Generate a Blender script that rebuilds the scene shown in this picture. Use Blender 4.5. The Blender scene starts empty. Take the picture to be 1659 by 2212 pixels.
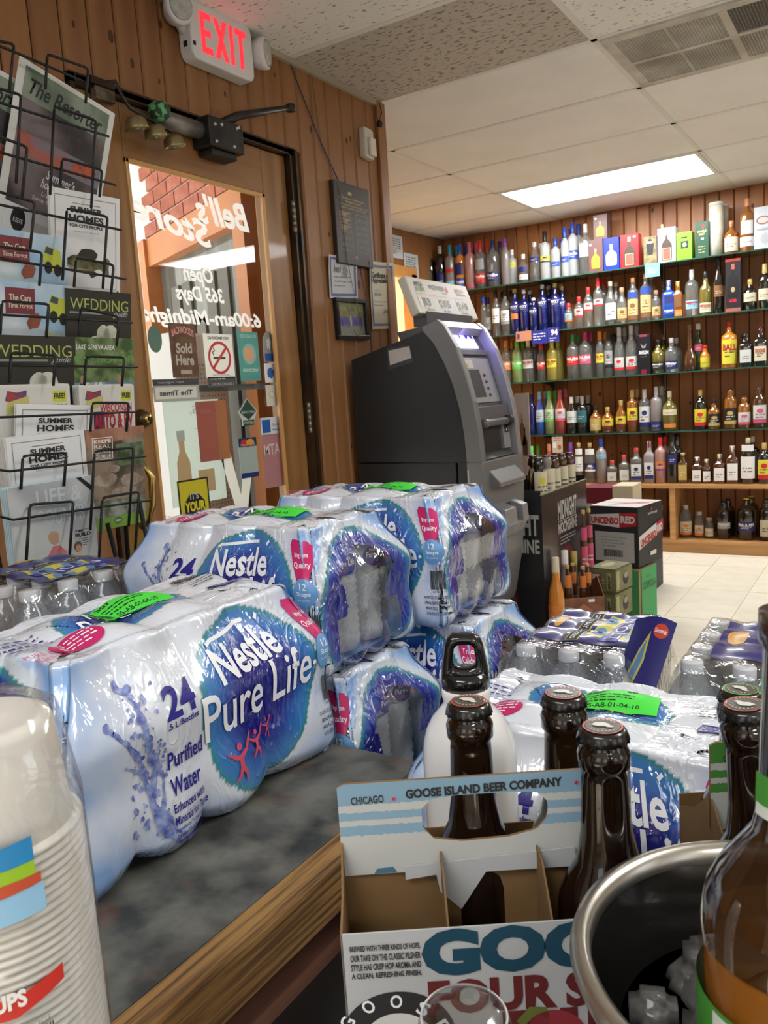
import bpy, bmesh, math, random
from mathutils import Vector, Matrix, noise

# ---------------------------------------------------------------- camera
SC = bpy.context.scene
COL = SC.collection
YAW, PIT, ROL, FPX = 0.57236, -0.141279, 0.065131, 1748.2
EYE = 1.19                                   # camera height above the floor
RCAM = Matrix.Rotation(YAW, 3, 'Z') @ Matrix.Rotation(PIT, 3, 'X') @ Matrix.Rotation(ROL, 3, 'Y')
cam_data = bpy.data.cameras.new('camera')
cam = bpy.data.objects.new('camera', cam_data)
COL.objects.link(cam)
cam_data.sensor_fit = 'VERTICAL'
cam_data.sensor_height = 24.0
cam_data.lens = FPX * 24.0 / 2212.0
cam_data.clip_start = 0.02
cam_data.dof.use_dof = True
cam_data.dof.focus_distance = 0.9
cam_data.dof.aperture_fstop = 16.0
rr = RCAM @ Matrix(((1, 0, 0), (0, 0, -1), (0, 1, 0)))
cam.matrix_world = Matrix.Translation((0, 0, EYE)) @ rr.to_4x4()
SC.camera = cam

# ---------------------------------------------------------------- world and exposure
world = bpy.data.worlds.new('world')
SC.world = world
world.use_nodes = True
wn = world.node_tree
wn.nodes.clear()
wo = wn.nodes.new('ShaderNodeOutputWorld')
wb = wn.nodes.new('ShaderNodeBackground')
wb.inputs[0].default_value = (0.86, 0.92, 1.0, 1)
wb.inputs[1].default_value = 1.35
wn.links.new(wb.outputs[0], wo.inputs[0])
SC.view_settings.view_transform = 'Standard'
SC.view_settings.look = 'None'
SC.view_settings.gamma = 1.0
SC.view_settings.use_curve_mapping = False
SC.view_settings.exposure = 0.55
SUN_E, TUBE_E = 14.0, 11.0
sun_d = bpy.data.lights.new('sun', 'SUN')
sun_d.energy = SUN_E
sun_d.angle = 0.02
sun_d.color = (1.0, 0.95, 0.86)
sun = bpy.data.objects.new('sun', sun_d)
COL.objects.link(sun)
sun.rotation_euler = Vector((-0.22, 0.80, -1.0)).to_track_quat('-Z', 'Y').to_euler()
try:
    SC.cycles.use_denoising = True
    SC.cycles.max_bounces = 10
    SC.cycles.transparent_max_bounces = 24
    SC.cycles.sample_clamp_indirect = 6.0
    SC.cycles.caustics_refractive = False
    SC.cycles.caustics_reflective = False
except Exception:
    pass

# ---------------------------------------------------------------- helpers
def ray(px, py):
    return RCAM @ Vector(((px - 829.5) / FPX, 1.0, -(py - 1106.0) / FPX))
EYEV = Vector((0, 0, EYE))
def at_x(px, py, x):
    d = ray(px, py); return EYEV + d * (x / d.x)
def at_y(px, py, y):
    d = ray(px, py); return EYEV + d * (y / d.y)
def at_z(px, py, z):
    d = ray(px, py); return EYEV + d * ((z - EYE) / d.z)
def at_d(px, py, d):
    return EYEV + ray(px, py) * d
def depth(p):
    return (RCAM.transposed() @ (Vector(p) - EYEV)).y
CA, SA = math.cos(YAW), math.sin(YAW)
def ab(a, b, z=0.0):
    return Vector((a * CA - b * SA, a * SA + b * CA, z))
V = Vector
PI = math.pi

MATS = {}
def mat(name, col, rough=0.5, metal=0.0, alpha=1.0, trans=0.0, emis=0.0, col2=None, nscale=20.0, nfac=(0.35, 0.65), stretch=None,
        bump=0.0, bscale=60.0, bstretch=None, coat=0.0, ior=1.45, spec=0.5, attr=None, ncoord='Object', detail=4.0, bdist=0.002, ecol=None):
    if name in MATS:
        return MATS[name]
    m = bpy.data.materials.new(name)
    m.use_nodes = True
    nt = m.node_tree
    b = nt.nodes['Principled BSDF']
    c = tuple(col) + (1.0,)
    b.inputs['Base Color'].default_value = c
    b.inputs['Roughness'].default_value = rough
    b.inputs['Metallic'].default_value = metal
    b.inputs['Alpha'].default_value = alpha
    b.inputs['Transmission Weight'].default_value = trans
    b.inputs['IOR'].default_value = ior
    b.inputs['Specular IOR Level'].default_value = spec
    b.inputs['Coat Weight'].default_value = coat
    b.inputs['Coat Roughness'].default_value = 0.05
    if emis > 0:
        b.inputs['Emission Color'].default_value = (tuple(ecol) if ecol else tuple(col)) + (1.0,)
        b.inputs['Emission Strength'].default_value = emis
    tc = None
    def coords(st):
        nonlocal tc
        if tc is None:
            tc = nt.nodes.new('ShaderNodeTexCoord')
        if st is None:
            return tc.outputs[ncoord]
        mp = nt.nodes.new('ShaderNodeMapping')
        mp.inputs['Scale'].default_value = st
        nt.links.new(tc.outputs[ncoord], mp.inputs[0])
        return mp.outputs[0]
    if col2 is not None:
        n = nt.nodes.new('ShaderNodeTexNoise')
        n.inputs['Scale'].default_value = nscale
        n.inputs['Detail'].default_value = detail
        nt.links.new(coords(stretch), n.inputs['Vector'])
        r = nt.nodes.new('ShaderNodeValToRGB')
        r.color_ramp.elements[0].position = nfac[0]
        r.color_ramp.elements[1].position = nfac[1]
        r.color_ramp.elements[0].color = c
        r.color_ramp.elements[1].color = tuple(col2) + (1.0,)
        nt.links.new(n.outputs[0], r.inputs[0])
        nt.links.new(r.outputs[0], b.inputs['Base Color'])
    if attr:
        a = nt.nodes.new('ShaderNodeAttribute')
        a.attribute_name = attr
        nt.links.new(a.outputs['Color'], b.inputs['Base Color'])
    if bump > 0:
        n = nt.nodes.new('ShaderNodeTexNoise')
        n.inputs['Scale'].default_value = bscale
        n.inputs['Detail'].default_value = 3.0
        nt.links.new(coords(bstretch), n.inputs['Vector'])
        bp = nt.nodes.new('ShaderNodeBump')
        bp.inputs['Strength'].default_value = bump
        bp.inputs['Distance'].default_value = bdist
        nt.links.new(n.outputs[0], bp.inputs['Height'])
        nt.links.new(bp.outputs[0], b.inputs['Normal'])
    MATS[name] = m
    return m

def paint(col, rough=0.45, emis=0.0):
    k = 'paint_%d_%d_%d_%d' % tuple([int(c * 255) for c in col] + [int(rough * 100 + emis * 1000)])
    return mat(k, col, rough, emis=emis)

class MB:
    """collects geometry and links it as ONE mesh object"""
    def __init__(self):
        self.v, self.f, self.mi, self.sm, self.mats = [], [], [], [], []
    def slot(self, m):
        if m not in self.mats:
            self.mats.append(m)
        return self.mats.index(m)
    def add(self, vs, fs, m, smooth=False, M=None):
        o = len(self.v)
        if M is not None:
            vs = [M @ Vector(p) for p in vs]
        self.v.extend([tuple(p) for p in vs])
        s = self.slot(m)
        for f in fs:
            self.f.append(tuple(i + o for i in f)); self.mi.append(s); self.sm.append(smooth)
        return self
    def box(self, lo, hi, m, M=None):
        x0, y0, z0 = lo; x1, y1, z1 = hi
        vs = [(x0, y0, z0), (x1, y0, z0), (x1, y1, z0), (x0, y1, z0), (x0, y0, z1), (x1, y0, z1), (x1, y1, z1), (x0, y1, z1)]
        fs = [(0, 3, 2, 1), (4, 5, 6, 7), (0, 1, 5, 4), (1, 2, 6, 5), (2, 3, 7, 6), (3, 0, 4, 7)]
        return self.add(vs, fs, m, False, M)
    def cbox(self, c, s, m, M=None):
        return self.box([c[i] - s[i] / 2 for i in range(3)], [c[i] + s[i] / 2 for i in range(3)], m, M)
    def lathe(self, prof, m, n=20, M=None, smooth=True, a0=0.0, a1=2 * PI, sq=None, cap=True):
        full = abs(a1 - a0 - 2 * PI) < 1e-6
        k = n if full else n + 1
        vs = []
        for r, z in prof:
            for i in range(k):
                a = a0 + (a1 - a0) * i / n
                cx, cy = math.cos(a), math.sin(a)
                q = 1.0
                if sq:
                    q = (abs(cx) ** sq + abs(cy) ** sq) ** (-1.0 / sq)
                vs.append((r * cx * q, r * cy * q, z))
        fs = []
        for j in range(len(prof) - 1):
            for i in range(n):
                a, b = j * k + i, j * k + (i + 1) % k
                fs.append((a, b, b + k, a + k))
        if full and cap:
            if prof[0][0] > 1e-5: fs.append(tuple(reversed(range(k))))
            if prof[-1][0] > 1e-5: fs.append(tuple(range((len(prof) - 1) * k, len(prof) * k)))
        return self.add(vs, fs, m, smooth, M)
    def tube(self, pts, r, m, n=6, closed=False, M=None):
        pts = [Vector(p) for p in pts]
        vs, fs = [], []
        L = len(pts)
        for i, p in enumerate(pts):
            if closed:
                t = pts[(i + 1) % L] - pts[i - 1]
            else:
                t = pts[min(i + 1, L - 1)] - pts[max(i - 1, 0)]
            t = t.normalized() if t.length > 1e-9 else Vector((0, 0, 1))
            up = Vector((0, 0, 1)) if abs(t.z) < 0.9 else Vector((0, 1, 0))
            a = t.cross(up).normalized(); b = t.cross(a).normalized()
            rad = r[i] if isinstance(r, (list, tuple)) else r
            for k in range(n):
                w = 2 * PI * k / n
                vs.append(p + a * (math.cos(w) * rad) + b * (math.sin(w) * rad))
        for i in range(L if closed else L - 1):
            j = (i + 1) % L
            for k in range(n):
                k2 = (k + 1) % n
                fs.append((i * n + k, i * n + k2, j * n + k2, j * n + k))
        if not closed:
            fs.append(tuple(reversed(range(n)))); fs.append(tuple(range((L - 1) * n, L * n)))
        return self.add(vs, fs, m, True, M)
    def prism(self, pts2, o, u, v, w, t, m, smooth=False):
        """outline pts2 in plane (u,v) from o, extruded by w*t (both caps)"""
        o, u, v, w = Vector(o), Vector(u), Vector(v), Vector(w)
        n = len(pts2)
        vs = [o + u * a + v * b for a, b in pts2] + [o + u * a + v * b + w * t for a, b in pts2]
        area = sum(pts2[i][0] * pts2[(i + 1) % n][1] - pts2[(i + 1) % n][0] * pts2[i][1] for i in range(n))
        if (area > 0) == (u.cross(v).dot(w) * t > 0):
            fs = [tuple(reversed(range(n))), tuple(range(n, 2 * n))] + [(i, (i + 1) % n, n + (i + 1) % n, n + i) for i in range(n)]
        else:
            fs = [tuple(range(n)), tuple(reversed(range(n, 2 * n)))] + [((i + 1) % n, i, n + i, n + (i + 1) % n) for i in range(n)]
        return self.add(vs, fs, m, smooth)
    def mesh(self, name):
        me = bpy.data.meshes.new(name)
        me.from_pydata(self.v, [], self.f)
        for m in self.mats: me.materials.append(m)
        me.polygons.foreach_set('material_index', self.mi)
        me.polygons.foreach_set('use_smooth', self.sm)
        me.update()
        return me
    def build(self, name, parent=None, label=None, cat=None, group=None, kind=None, bev=0.0, loc=None):
        if not self.v:
            return None
        o = bpy.data.objects.new(name, self.mesh(name))
        COL.objects.link(o)
        return tag(o, parent, label, cat, group, kind, bev, loc)

def tag(o, parent=None, label=None, cat=None, group=None, kind=None, bev=0.0, loc=None):
    if parent is not None: o.parent = parent
    if label: o['label'] = label
    if cat: o['category'] = cat
    if group: o['group'] = group
    if kind: o['kind'] = kind
    if loc is not None: o.location = loc
    if bev > 0:
        b = o.modifiers.new('bevel', 'BEVEL'); b.width = bev; b.segments = 2; b.limit_method = 'ANGLE'
    return o
def obj(name, me, parent=None, label=None, cat=None, group=None, kind=None, loc=None, rot=None):
    o = bpy.data.objects.new(name, me)
    COL.objects.link(o)
    if rot is not None: o.rotation_euler = rot
    return tag(o, parent, label, cat, group, kind, 0.0, loc)
def empty(name, label, cat, loc=(0, 0, 0), rotz=0.0, group=None):
    o = bpy.data.objects.new(name, None)
    COL.objects.link(o)
    o.location = loc; o.rotation_euler = (0, 0, rotz)
    return tag(o, None, label, cat, group)
def copy_tree(o, parent=None):
    c = o.copy(); COL.objects.link(c)
    if parent is not None: c.parent = parent
    for ch in o.children: copy_tree(ch, c)
    return c

# ---- flat print: 2D shapes mapped onto a surface
TXT = {}
def text_geo(s, bold, shear):
    k = (s, bold, shear)
    if k not in TXT:
        cu = bpy.data.curves.new('t', 'FONT')
        cu.body = s; cu.size = 1.0; cu.shear = shear; cu.offset = bold; cu.resolution_u = 3
        o = bpy.data.objects.new('t', cu)
        me = bpy.data.meshes.new_from_object(o)
        vs = [(p.co.x, p.co.y) for p in me.vertices]
        fs = [tuple(p.vertices) for p in me.polygons]
        bpy.data.meshes.remove(me); bpy.data.objects.remove(o); bpy.data.curves.remove(cu)
        TXT[k] = (vs, fs)
    return TXT[k]

class Print:
    def __init__(self):
        self.items = []
    def raw(self, vs, fs, m, layer=1):
        self.items.append((vs, fs, m, layer)); return self
    def text(self, s, x, y, w, h, m, bold=0.0, shear=0.0, rot=0.0, layer=3, arc=0.0, flip=False):
        """text fitted in a box w x h whose lower-left corner is (x, y)"""
        vs, fs = text_geo(s, bold, shear)
        if not vs: return self
        x0 = min(v[0] for v in vs); x1 = max(v[0] for v in vs)
        y0 = min(v[1] for v in vs); y1 = max(v[1] for v in vs)
        c, sn = math.cos(rot), math.sin(rot)
        out = []
        for a, b in vs:
            u = (a - x0) / (x1 - x0) ; v = (b - y0) / (y1 - y0)
            yy = v * h + arc * (1 - (2 * u - 1) ** 2)
            xx = (1 - u if flip else u) * w
            out.append((x + xx * c - yy * sn, y + xx * sn + yy * c))
        if flip: fs = [tuple(reversed(f)) for f in fs]
        return self.raw(out, fs, m, layer)
    def poly(self, pts, m, layer=1):
        return self.raw(list(pts), [tuple(range(len(pts)))], m, layer)
    def rect(self, x, y, w, h, m, layer=1):
        return self.poly([(x, y), (x + w, y), (x + w, y + h), (x, y + h)], m, layer)
    def frame(self, x, y, w, h, t, m, layer=2):
        self.rect(x, y, w, t, m, layer); self.rect(x, y + h - t, w, t, m, layer)
        self.rect(x, y + t, t, h - 2 * t, m, layer); return self.rect(x + w - t, y + t, t, h - 2 * t, m, layer)
    def ell(self, cx, cy, rx, ry, m, layer=1, n=28, rough=0.0, seed=1, rot=0.0):
        rg = random.Random(seed)
        pts = []
        for i in range(n):
            a = 2 * PI * i / n; k = 1 + rg.uniform(-rough, rough)
            ex, ey = rx * k * math.cos(a), ry * k * math.sin(a)
            pts.append((cx + ex * math.cos(rot) - ey * math.sin(rot), cy + ex * math.sin(rot) + ey * math.cos(rot)))
        return self.poly(pts, m, layer)
    def stroke(self, pts, w, m, layer=2):
        L = len(pts); vs = []
        for i in range(L):
            x0, y0 = pts[max(i - 1, 0)]; x1, y1 = pts[min(i + 1, L - 1)]
            dx, dy = x1 - x0, y1 - y0; d = math.hypot(dx, dy) or 1
            ww = (w[i] if isinstance(w, (list, tuple)) else w) / 2
            vs += [(pts[i][0] + dy / d * ww, pts[i][1] - dx / d * ww), (pts[i][0] - dy / d * ww, pts[i][1] + dx / d * ww)]
        return self.raw(vs, [(2 * i, 2 * i + 2, 2 * i + 3, 2 * i + 1) for i in range(L - 1)], m, layer)
    def lines(self, x, y, w, n, pitch, t, m, layer=2, seed=1):
        """small print too fine to read: rows of word-sized dashes"""
        rg = random.Random(seed)
        for i in range(n):
            xx = x; yy = y - i * pitch
            while xx < x + w * (1 if i < n - 1 else 0.6):
                ww = min(rg.uniform(0.6, 2.6) * t * 1.6, x + w - xx)
                if ww > 0: self.rect(xx, yy, ww, t * rg.uniform(0.7, 1), m, layer)
                xx += ww + t * 0.8
        return self
    def bars(self, x, y, w, h, m, layer=2, seed=3, n=24):
        rg = random.Random(seed); xx = x; u = w / n / 1.5
        while xx < x + w:
            ww = rg.choice((0.5, 0.9, 1.4)) * u
            self.rect(xx, y, ww, h, m, layer); xx += ww + rg.choice((0.5, 0.9)) * u
        return self
    def put(self, mb, fn, off=0.0006, lay=0.00025, maxe=None):
        for vs, fs, m, layer in self.items:
            if maxe:
                bm = bmesh.new()
                bv = [bm.verts.new((a, b, 0)) for a, b in vs]
                for f in fs:
                    try: bm.faces.new([bv[i] for i in f])
                    except ValueError: pass
                bmesh.ops.triangulate(bm, faces=bm.faces[:])
                for _ in range(5):
                    le = [e for e in bm.edges if e.calc_length() > maxe]
                    if not le: break
                    bmesh.ops.subdivide_edges(bm, edges=le, cuts=1)
                    bmesh.ops.triangulate(bm, faces=[f for f in bm.faces if len(f.verts) > 3])
                bm.verts.index_update()
                vs2 = [(v.co.x, v.co.y) for v in bm.verts]
                fs2 = [tuple(v.index for v in f.verts) for f in bm.faces]
                bm.free()
            else:
                vs2, fs2 = vs, fs
            mb.add([fn(a, b, off + lay * layer) for a, b in vs2], fs2, m, True)
        return mb
def plane_fn(o, u, v):
    o, u, v = Vector(o), Vector(u).normalized(), Vector(v).normalized()
    n = u.cross(v)
    return lambda a, b, off: o + u * a + v * b + n * off
def cyl_fn(r, z0=0.0, ang=-PI / 2):
    def fn(a, b, off):
        w = ang + a / r
        return Vector(((r + off) * math.cos(w), (r + off) * math.sin(w), z0 + b))
    return fn
def pmap(pr, mb, fn, **k):
    pr.put(mb, fn, **k); return mb

# ---------------------------------------------------------------- common materials
WHITE = paint((0.85, 0.85, 0.84)); BLACK = paint((0.012, 0.012, 0.013)); INK = paint((0.02, 0.02, 0.02), 0.6)
NAVY = paint((0.012, 0.014, 0.16)); RED = paint((0.62, 0.015, 0.03)); GREY = paint((0.25, 0.25, 0.25))
PINE = [mat('pine_%d' % i, c, 0.42, col2=d, nscale=2.2, stretch=(9, 9, 0.7), nfac=(0.3, 0.75), bump=0.15, bscale=40, bstretch=(8, 8, 0.5))
        for i, (c, d) in enumerate([((0.30, 0.140, 0.054), (0.20, 0.082, 0.030)), ((0.35, 0.170, 0.066), (0.25, 0.110, 0.040)), ((0.26, 0.113, 0.042), (0.33, 0.155, 0.060)), ((0.36, 0.145, 0.048), (0.23, 0.080, 0.025)), ((0.42, 0.180, 0.062), (0.29, 0.108, 0.034)), ((0.30, 0.112, 0.036), (0.40, 0.165, 0.058))])]
KNOT = mat('pine_knot', (0.07, 0.028, 0.012), 0.5)
GROOVE = mat('groove_brown', (0.10, 0.042, 0.016), 0.7)
GLASSM = None
# ================================================================ THE ROOM
CEIL = EYE + 1.217
XW = -1.872                                  # face of the wall with the glass door
YE = 3.075                                   # where that wall ends
YF = 6.05                                    # far wall
XL = -3.16                                   # left wall of the far room
XR, YB = 3.6, -2.6
DY0, DY1, DZ1 = 1.515, 2.447, EYE + 0.885    # door opening

# floor with vinyl tiles
tile_m = [mat('vinyl_tile_%d' % i, c, 0.32, col2=d, nscale=9, bump=0.02, bscale=20) for i, (c, d) in enumerate(
    [((0.74, 0.70, 0.58), (0.68, 0.63, 0.51)), ((0.76, 0.72, 0.61), (0.70, 0.66, 0.54)), ((0.72, 0.67, 0.56), (0.77, 0.73, 0.61))])]
grout = mat('floor_base', (0.55, 0.50, 0.40), 0.6)
fl = MB().box((XL - 0.1, YB - 0.1, -0.12), (XR + 0.1, YF + 0.1, -0.004), grout).build('floor', kind='structure', label='cream vinyl tiled shop floor')
tmesh = []
for m in tile_m:
    t = MB(); t.box((-0.151, -0.151, -0.004), (0.151, 0.151, 0), m); tmesh.append(t.mesh('floor_tile'))
rg = random.Random(4)
for i in range(9):
    for j in range(12):
        obj('floor_tile', tmesh[rg.randrange(3)], fl, loc=(-1.75 + i * 0.305, 2.72 + j * 0.305, rg.uniform(-0.0006, 0.0006)))

# ceiling
ceil_m = mat('ceiling_tile_white', (0.92, 0.915, 0.90), 0.85, col2=(0.87, 0.865, 0.85), nscale=3, bump=0.6, bscale=70, bstretch=(1, 2.2, 1), bdist=0.004)
def fissure(name, c, amount):
    m = mat(name, c, 0.9)
    nt = m.node_tree; b = nt.nodes['Principled BSDF']
    tc = nt.nodes.new('ShaderNodeTexCoord'); mp = nt.nodes.new('ShaderNodeMapping'); mp.inputs['Scale'].default_value = (34, 78, 1)
    n0 = nt.nodes.new('ShaderNodeTexNoise'); n0.inputs['Scale'].default_value = 1.0; n0.inputs['Detail'].default_value = 2
    r = nt.nodes.new('ShaderNodeValToRGB')
    r.color_ramp.elements[0].position = amount; r.color_ramp.elements[1].position = amount + 0.035
    r.color_ramp.elements[0].color = (c[0] * 0.45, c[1] * 0.42, c[2] * 0.38, 1); r.color_ramp.elements[1].color = tuple(c) + (1,)
    nt.links.new(tc.outputs['Object'], mp.inputs[0]); nt.links.new(mp.outputs[0], n0.inputs['Vector'])
    nt.links.new(n0.outputs[0], r.inputs[0]); nt.links.new(r.outputs[0], b.inputs['Base Color'])
    return m
fis_a = fissure('fissured_tile', (0.88, 0.87, 0.84), 0.34)
fis_b = fissure('stained_fissured_tile', (0.55, 0.50, 0.44), 0.385)
tee_m = mat('tee_bar', (0.80, 0.79, 0.75), 0.45)
cl = MB().box((XL - 0.1, YB - 0.1, CEIL + 0.012), (XR + 0.1, YF + 0.1, CEIL + 0.12), mat('plenum', (0.12, 0.11, 0.1), 0.9)).build('ceiling', kind='structure', label='dropped ceiling of speckled white tiles')
TX = [-2.177 - 1.22, -2.177, -0.957, 0.263, 1.483, 2.703, 3.923]
TY0 = 3.076
tees = MB()
for x in TX: tees.box((x - 0.012, YB, CEIL - 0.003), (x + 0.012, YF, CEIL + 0.004), tee_m)
TY = [TY0 + 0.607 * k for k in range(-10, 6)]
for y in TY:
    tees.box((XL, y - 0.012, CEIL - 0.003), (XR, y + 0.012, CEIL + 0.003), tee_m)
tees.build('ceiling_grid', cl, label='thin white metal ceiling grid')
tl = {}
def ctile(m, w):
    k = (m.name, round(w, 3))
    if k not in tl:
        t = MB(); t.box((-w / 2, -0.29, 0.0), (w / 2, 0.29, 0.010), m); tl[k] = t.mesh('ceiling_tile')
    return tl[k]
LIGHTS = {(1, 5 - 1 + 10)}
lamp_cells = [(1, 13), (3, 7), (3, 13), (2, 3), (4, 2)]
vent_cell = (2, 10)
for i in range(len(TX) - 1):
    x0, x1 = TX[i], TX[i + 1]
    for j in range(len(TY)):
        y0 = TY[j]
        if (i, j) in lamp_cells or (i, j) == vent_cell: continue
        m = fis_b if (i, j) == (1, 9) else (fis_a if j in (7, 8, 9, 4) else ceil_m)
        a, b = max(x0 + 0.01, XL), min(x1 - 0.01, XR)
        if b - a < 0.05: continue
        if y0 + 0.6 > YF + 0.35: continue
        o = obj('ceiling_tile', ctile(m, b - a), cl, loc=((a + b) / 2, y0 + 0.3035, CEIL - 0.001))
        if (i, j) == (0, 14): o.rotation_euler = (0.012, 0.012, 0)
# fluorescent troffers
tube_m = mat('lamp_diffuser', (1, 1, 1), 0.4, emis=TUBE_E, ecol=(1.0, 0.99, 0.97))
fr_m = mat('troffer_frame', (0.8, 0.8, 0.78), 0.4)
for n, (i, j) in enumerate(lamp_cells):
    x0, x1, y0 = TX[i], TX[i + 1], TY[j]
    r = empty('ceiling_light', ['long lit fluorescent ceiling panel above the bottle shelves', 'lit fluorescent panel nearest above the counter', 'lit fluorescent panel over the far right of the shop',
              'lit fluorescent panel behind the viewer', 'lit fluorescent panel in the back right corner'][n], 'ceiling light', ((x0 + x1) / 2, y0 + 0.3035, CEIL - 0.004))
    f = MB()
    for s in (-1, 1):
        f.box((-0.60, s * 0.285 - 0.012, -0.004), (0.60, s * 0.285 + 0.012, 0.012), fr_m)
        f.box((s * 0.590 - 0.012, -0.273, -0.004), (s * 0.590 + 0.012, 0.273, 0.012), fr_m)
    f.build('frame', r)
    d = MB(); d.box((-0.578, -0.273, -0.002), (-0.14, 0.273, 0.004), tube_m); d.box((-0.125, -0.273, -0.002), (0.578, 0.273, 0.004), tube_m)
    d.build('diffuser', r, label='glowing white diffuser')
    L = bpy.data.lights.new('troffer_glow', 'AREA'); L.shape = 'RECTANGLE'; L.size = 1.1; L.size_y = 0.5; L.energy = (17, .5, 16, .3, .3)[n]; L.color = (0.97, 0.98, 1.0)
    lo = bpy.data.objects.new('troffer_glow', L); COL.objects.link(lo); lo.parent = r; lo.location = (0, 0, -0.012)
# return air grille
x0, x1, y0 = TX[vent_cell[0]], TX[vent_cell[0] + 1], TY[vent_cell[1]]
vr = empty('ceiling_vent', 'large dusty metal return air grille in the ceiling', 'air vent', ((x0 + x1) / 2, y0 + 0.3035, CEIL - 0.004))
vm = mat('vent_metal', (0.66, 0.64, 0.58), 0.5, col2=(0.42, 0.38, 0.32), nscale=5)
vg = mat('vent_dust', (0.30, 0.27, 0.22), 0.9, col2=(0.48, 0.45, 0.38), nscale=4)
f = MB()
for s in (-1, 1):
    f.box((-0.595, s * 0.27 - 0.022, -0.006), (0.595, s * 0.27 + 0.022, 0.006), vm)
    f.box((s * 0.575 - 0.02, -0.25, -0.006), (s * 0.575 + 0.02, 0.25, 0.006), vm)
f.box((-0.555, -0.012, -0.006), (0.555, 0.012, 0.006), vm)
for x in (-0.19, 0.19): f.box((x - 0.014, -0.25, -0.0065), (x + 0.014, 0.25, 0.006), vm)
f.build('grille_frame', vr)
for k in range(3):
    for s in (-1, 1):
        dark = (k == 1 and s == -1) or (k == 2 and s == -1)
        g = MB(); xx0 = -0.555 + k * 0.3785; xx1 = xx0 + 0.353
        if k == 1: xx0, xx1 = -0.176, 0.176
        if k == 2: xx0, xx1 = 0.204, 0.555
        if k == 0: xx0, xx1 = -0.555, -0.204
        yy0, yy1 = (0.012, 0.25) if s > 0 else (-0.25, -0.012)
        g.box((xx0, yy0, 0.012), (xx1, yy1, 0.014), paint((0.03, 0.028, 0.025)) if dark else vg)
        nn = 26
        for q in range(nn):
            yq = yy0 + (yy1 - yy0) * (q + 0.5) / nn
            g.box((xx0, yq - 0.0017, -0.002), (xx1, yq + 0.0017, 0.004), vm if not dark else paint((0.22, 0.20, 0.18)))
        nx = 34
        for q in range(nx):
            xq = xx0 + (xx1 - xx0) * (q + 0.5) / nx
            g.box((xq - 0.001, yy0, -0.003), (xq + 0.001, yy1, 0.003), vm if not dark else paint((0.22, 0.20, 0.18)))
        g.box(((xx0 + xx1) / 2 - 0.003, yy0, -0.004), ((xx0 + xx1) / 2 + 0.003, yy1, 0.004), vm)
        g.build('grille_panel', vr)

# walls (backing slabs)
def slab(name, lo, hi, m, label, parent=None):
    return MB().box(lo, hi, m).build(name, parent, kind=None if parent else 'structure', label=label)
WB = XW - 0.02
wl = MB()
wl.box((WB - 0.12, YB, 0), (WB, DY0, CEIL), GROOVE); wl.box((WB - 0.12, DY1, 0), (WB, YE, CEIL), GROOVE); wl.box((WB - 0.12, DY0, DZ1), (WB, DY1, CEIL), GROOVE)
wall_l = wl.build('wall_left', kind='structure', label='knotty pine plank wall around the glass door')
pk = {}
def plank_mesh(w, h, k, ax):
    key = (round(w, 3), round(h, 3), k, ax)
    if key not in pk:
        c = 0.006
        t = MB()
        # chamfered plank: local x = width, y = thickness out, z = height
        pr = [(0, 0), (w, 0), (w, 0.012), (w - c, 0.019), (c, 0.019), (0, 0.012)]
        if ax == 'x':     # faces +X, width runs along +Y
            t.prism(pr, (0, 0, 0), (0, 1, 0), (1, 0, 0), (0, 0, 1), h, PINE[k])
        else:             # faces -Y, width runs along +X
            t.prism(pr, (0, 0, 0), (1, 0, 0), (0, -1, 0), (0, 0, 1), h, PINE[k])
        pk[key] = t.mesh('plank')
    return pk[key]
rg = random.Random(11)
y = 0.12
PW = 0.098
while y < YE - 0.02:
    w = rg.choice((0.086, 0.098, 0.092))
    w = min(w, YE - y)
    if w < 0.02: break
    mid = y + w / 2
    k = rg.randrange(3)
    if DY0 - 0.03 < mid < DY1 + 0.03:
        obj('plank', plank_mesh(w - 0.003, CEIL - DZ1 - 0.02, k, 'x'), wall_l, loc=(WB, y, DZ1 + 0.015))
    else:
        obj('plank', plank_mesh(w - 0.003, CEIL, k, 'x'), wall_l, loc=(WB, y, 0))
    y += w
kn = MB()
for _ in range(70):
    yy, zz = rg.uniform(0.9, 3.02), rg.uniform(1.0, CEIL - 0.03)
    if DY0 - 0.05 < yy < DY1 + 0.05 and zz < DZ1 + 0.05: continue
    r = rg.uniform(0.005, 0.012)
    kn.add([(XW - 0.0004, yy + r * math.cos(a) * 0.8, zz + r * math.sin(a) * 1.5) for a in [2 * PI * q / 12 for q in range(12)]], [tuple(range(12))], KNOT)
kn.build('knot_pattern', wall_l, kind='stuff', label='dark knots in the pine')
tr = MB(); tr.box((XW - 0.001, 1.6, CEIL - 0.022), (XW + 0.014, YE, CEIL - 0.002), mat('edge_trim', (0.42, 0.36, 0.28), 0.5))
tr.build('trim_1', kind='structure', label='pale angle trim where the door wall meets the ceiling')
# corner boards at the end of the door wall
cb = MB()
cb.box((WB - 0.14, YE, 0), (XW + 0.012, YE + 0.022, CEIL), PINE[1]); cb.box((XW, YE - 0.045, 0), (XW + 0.016, YE, CEIL), PINE[2])
cb.build('trim_2', kind='structure', label='pine corner board where the door wall ends', bev=0.003)
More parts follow.
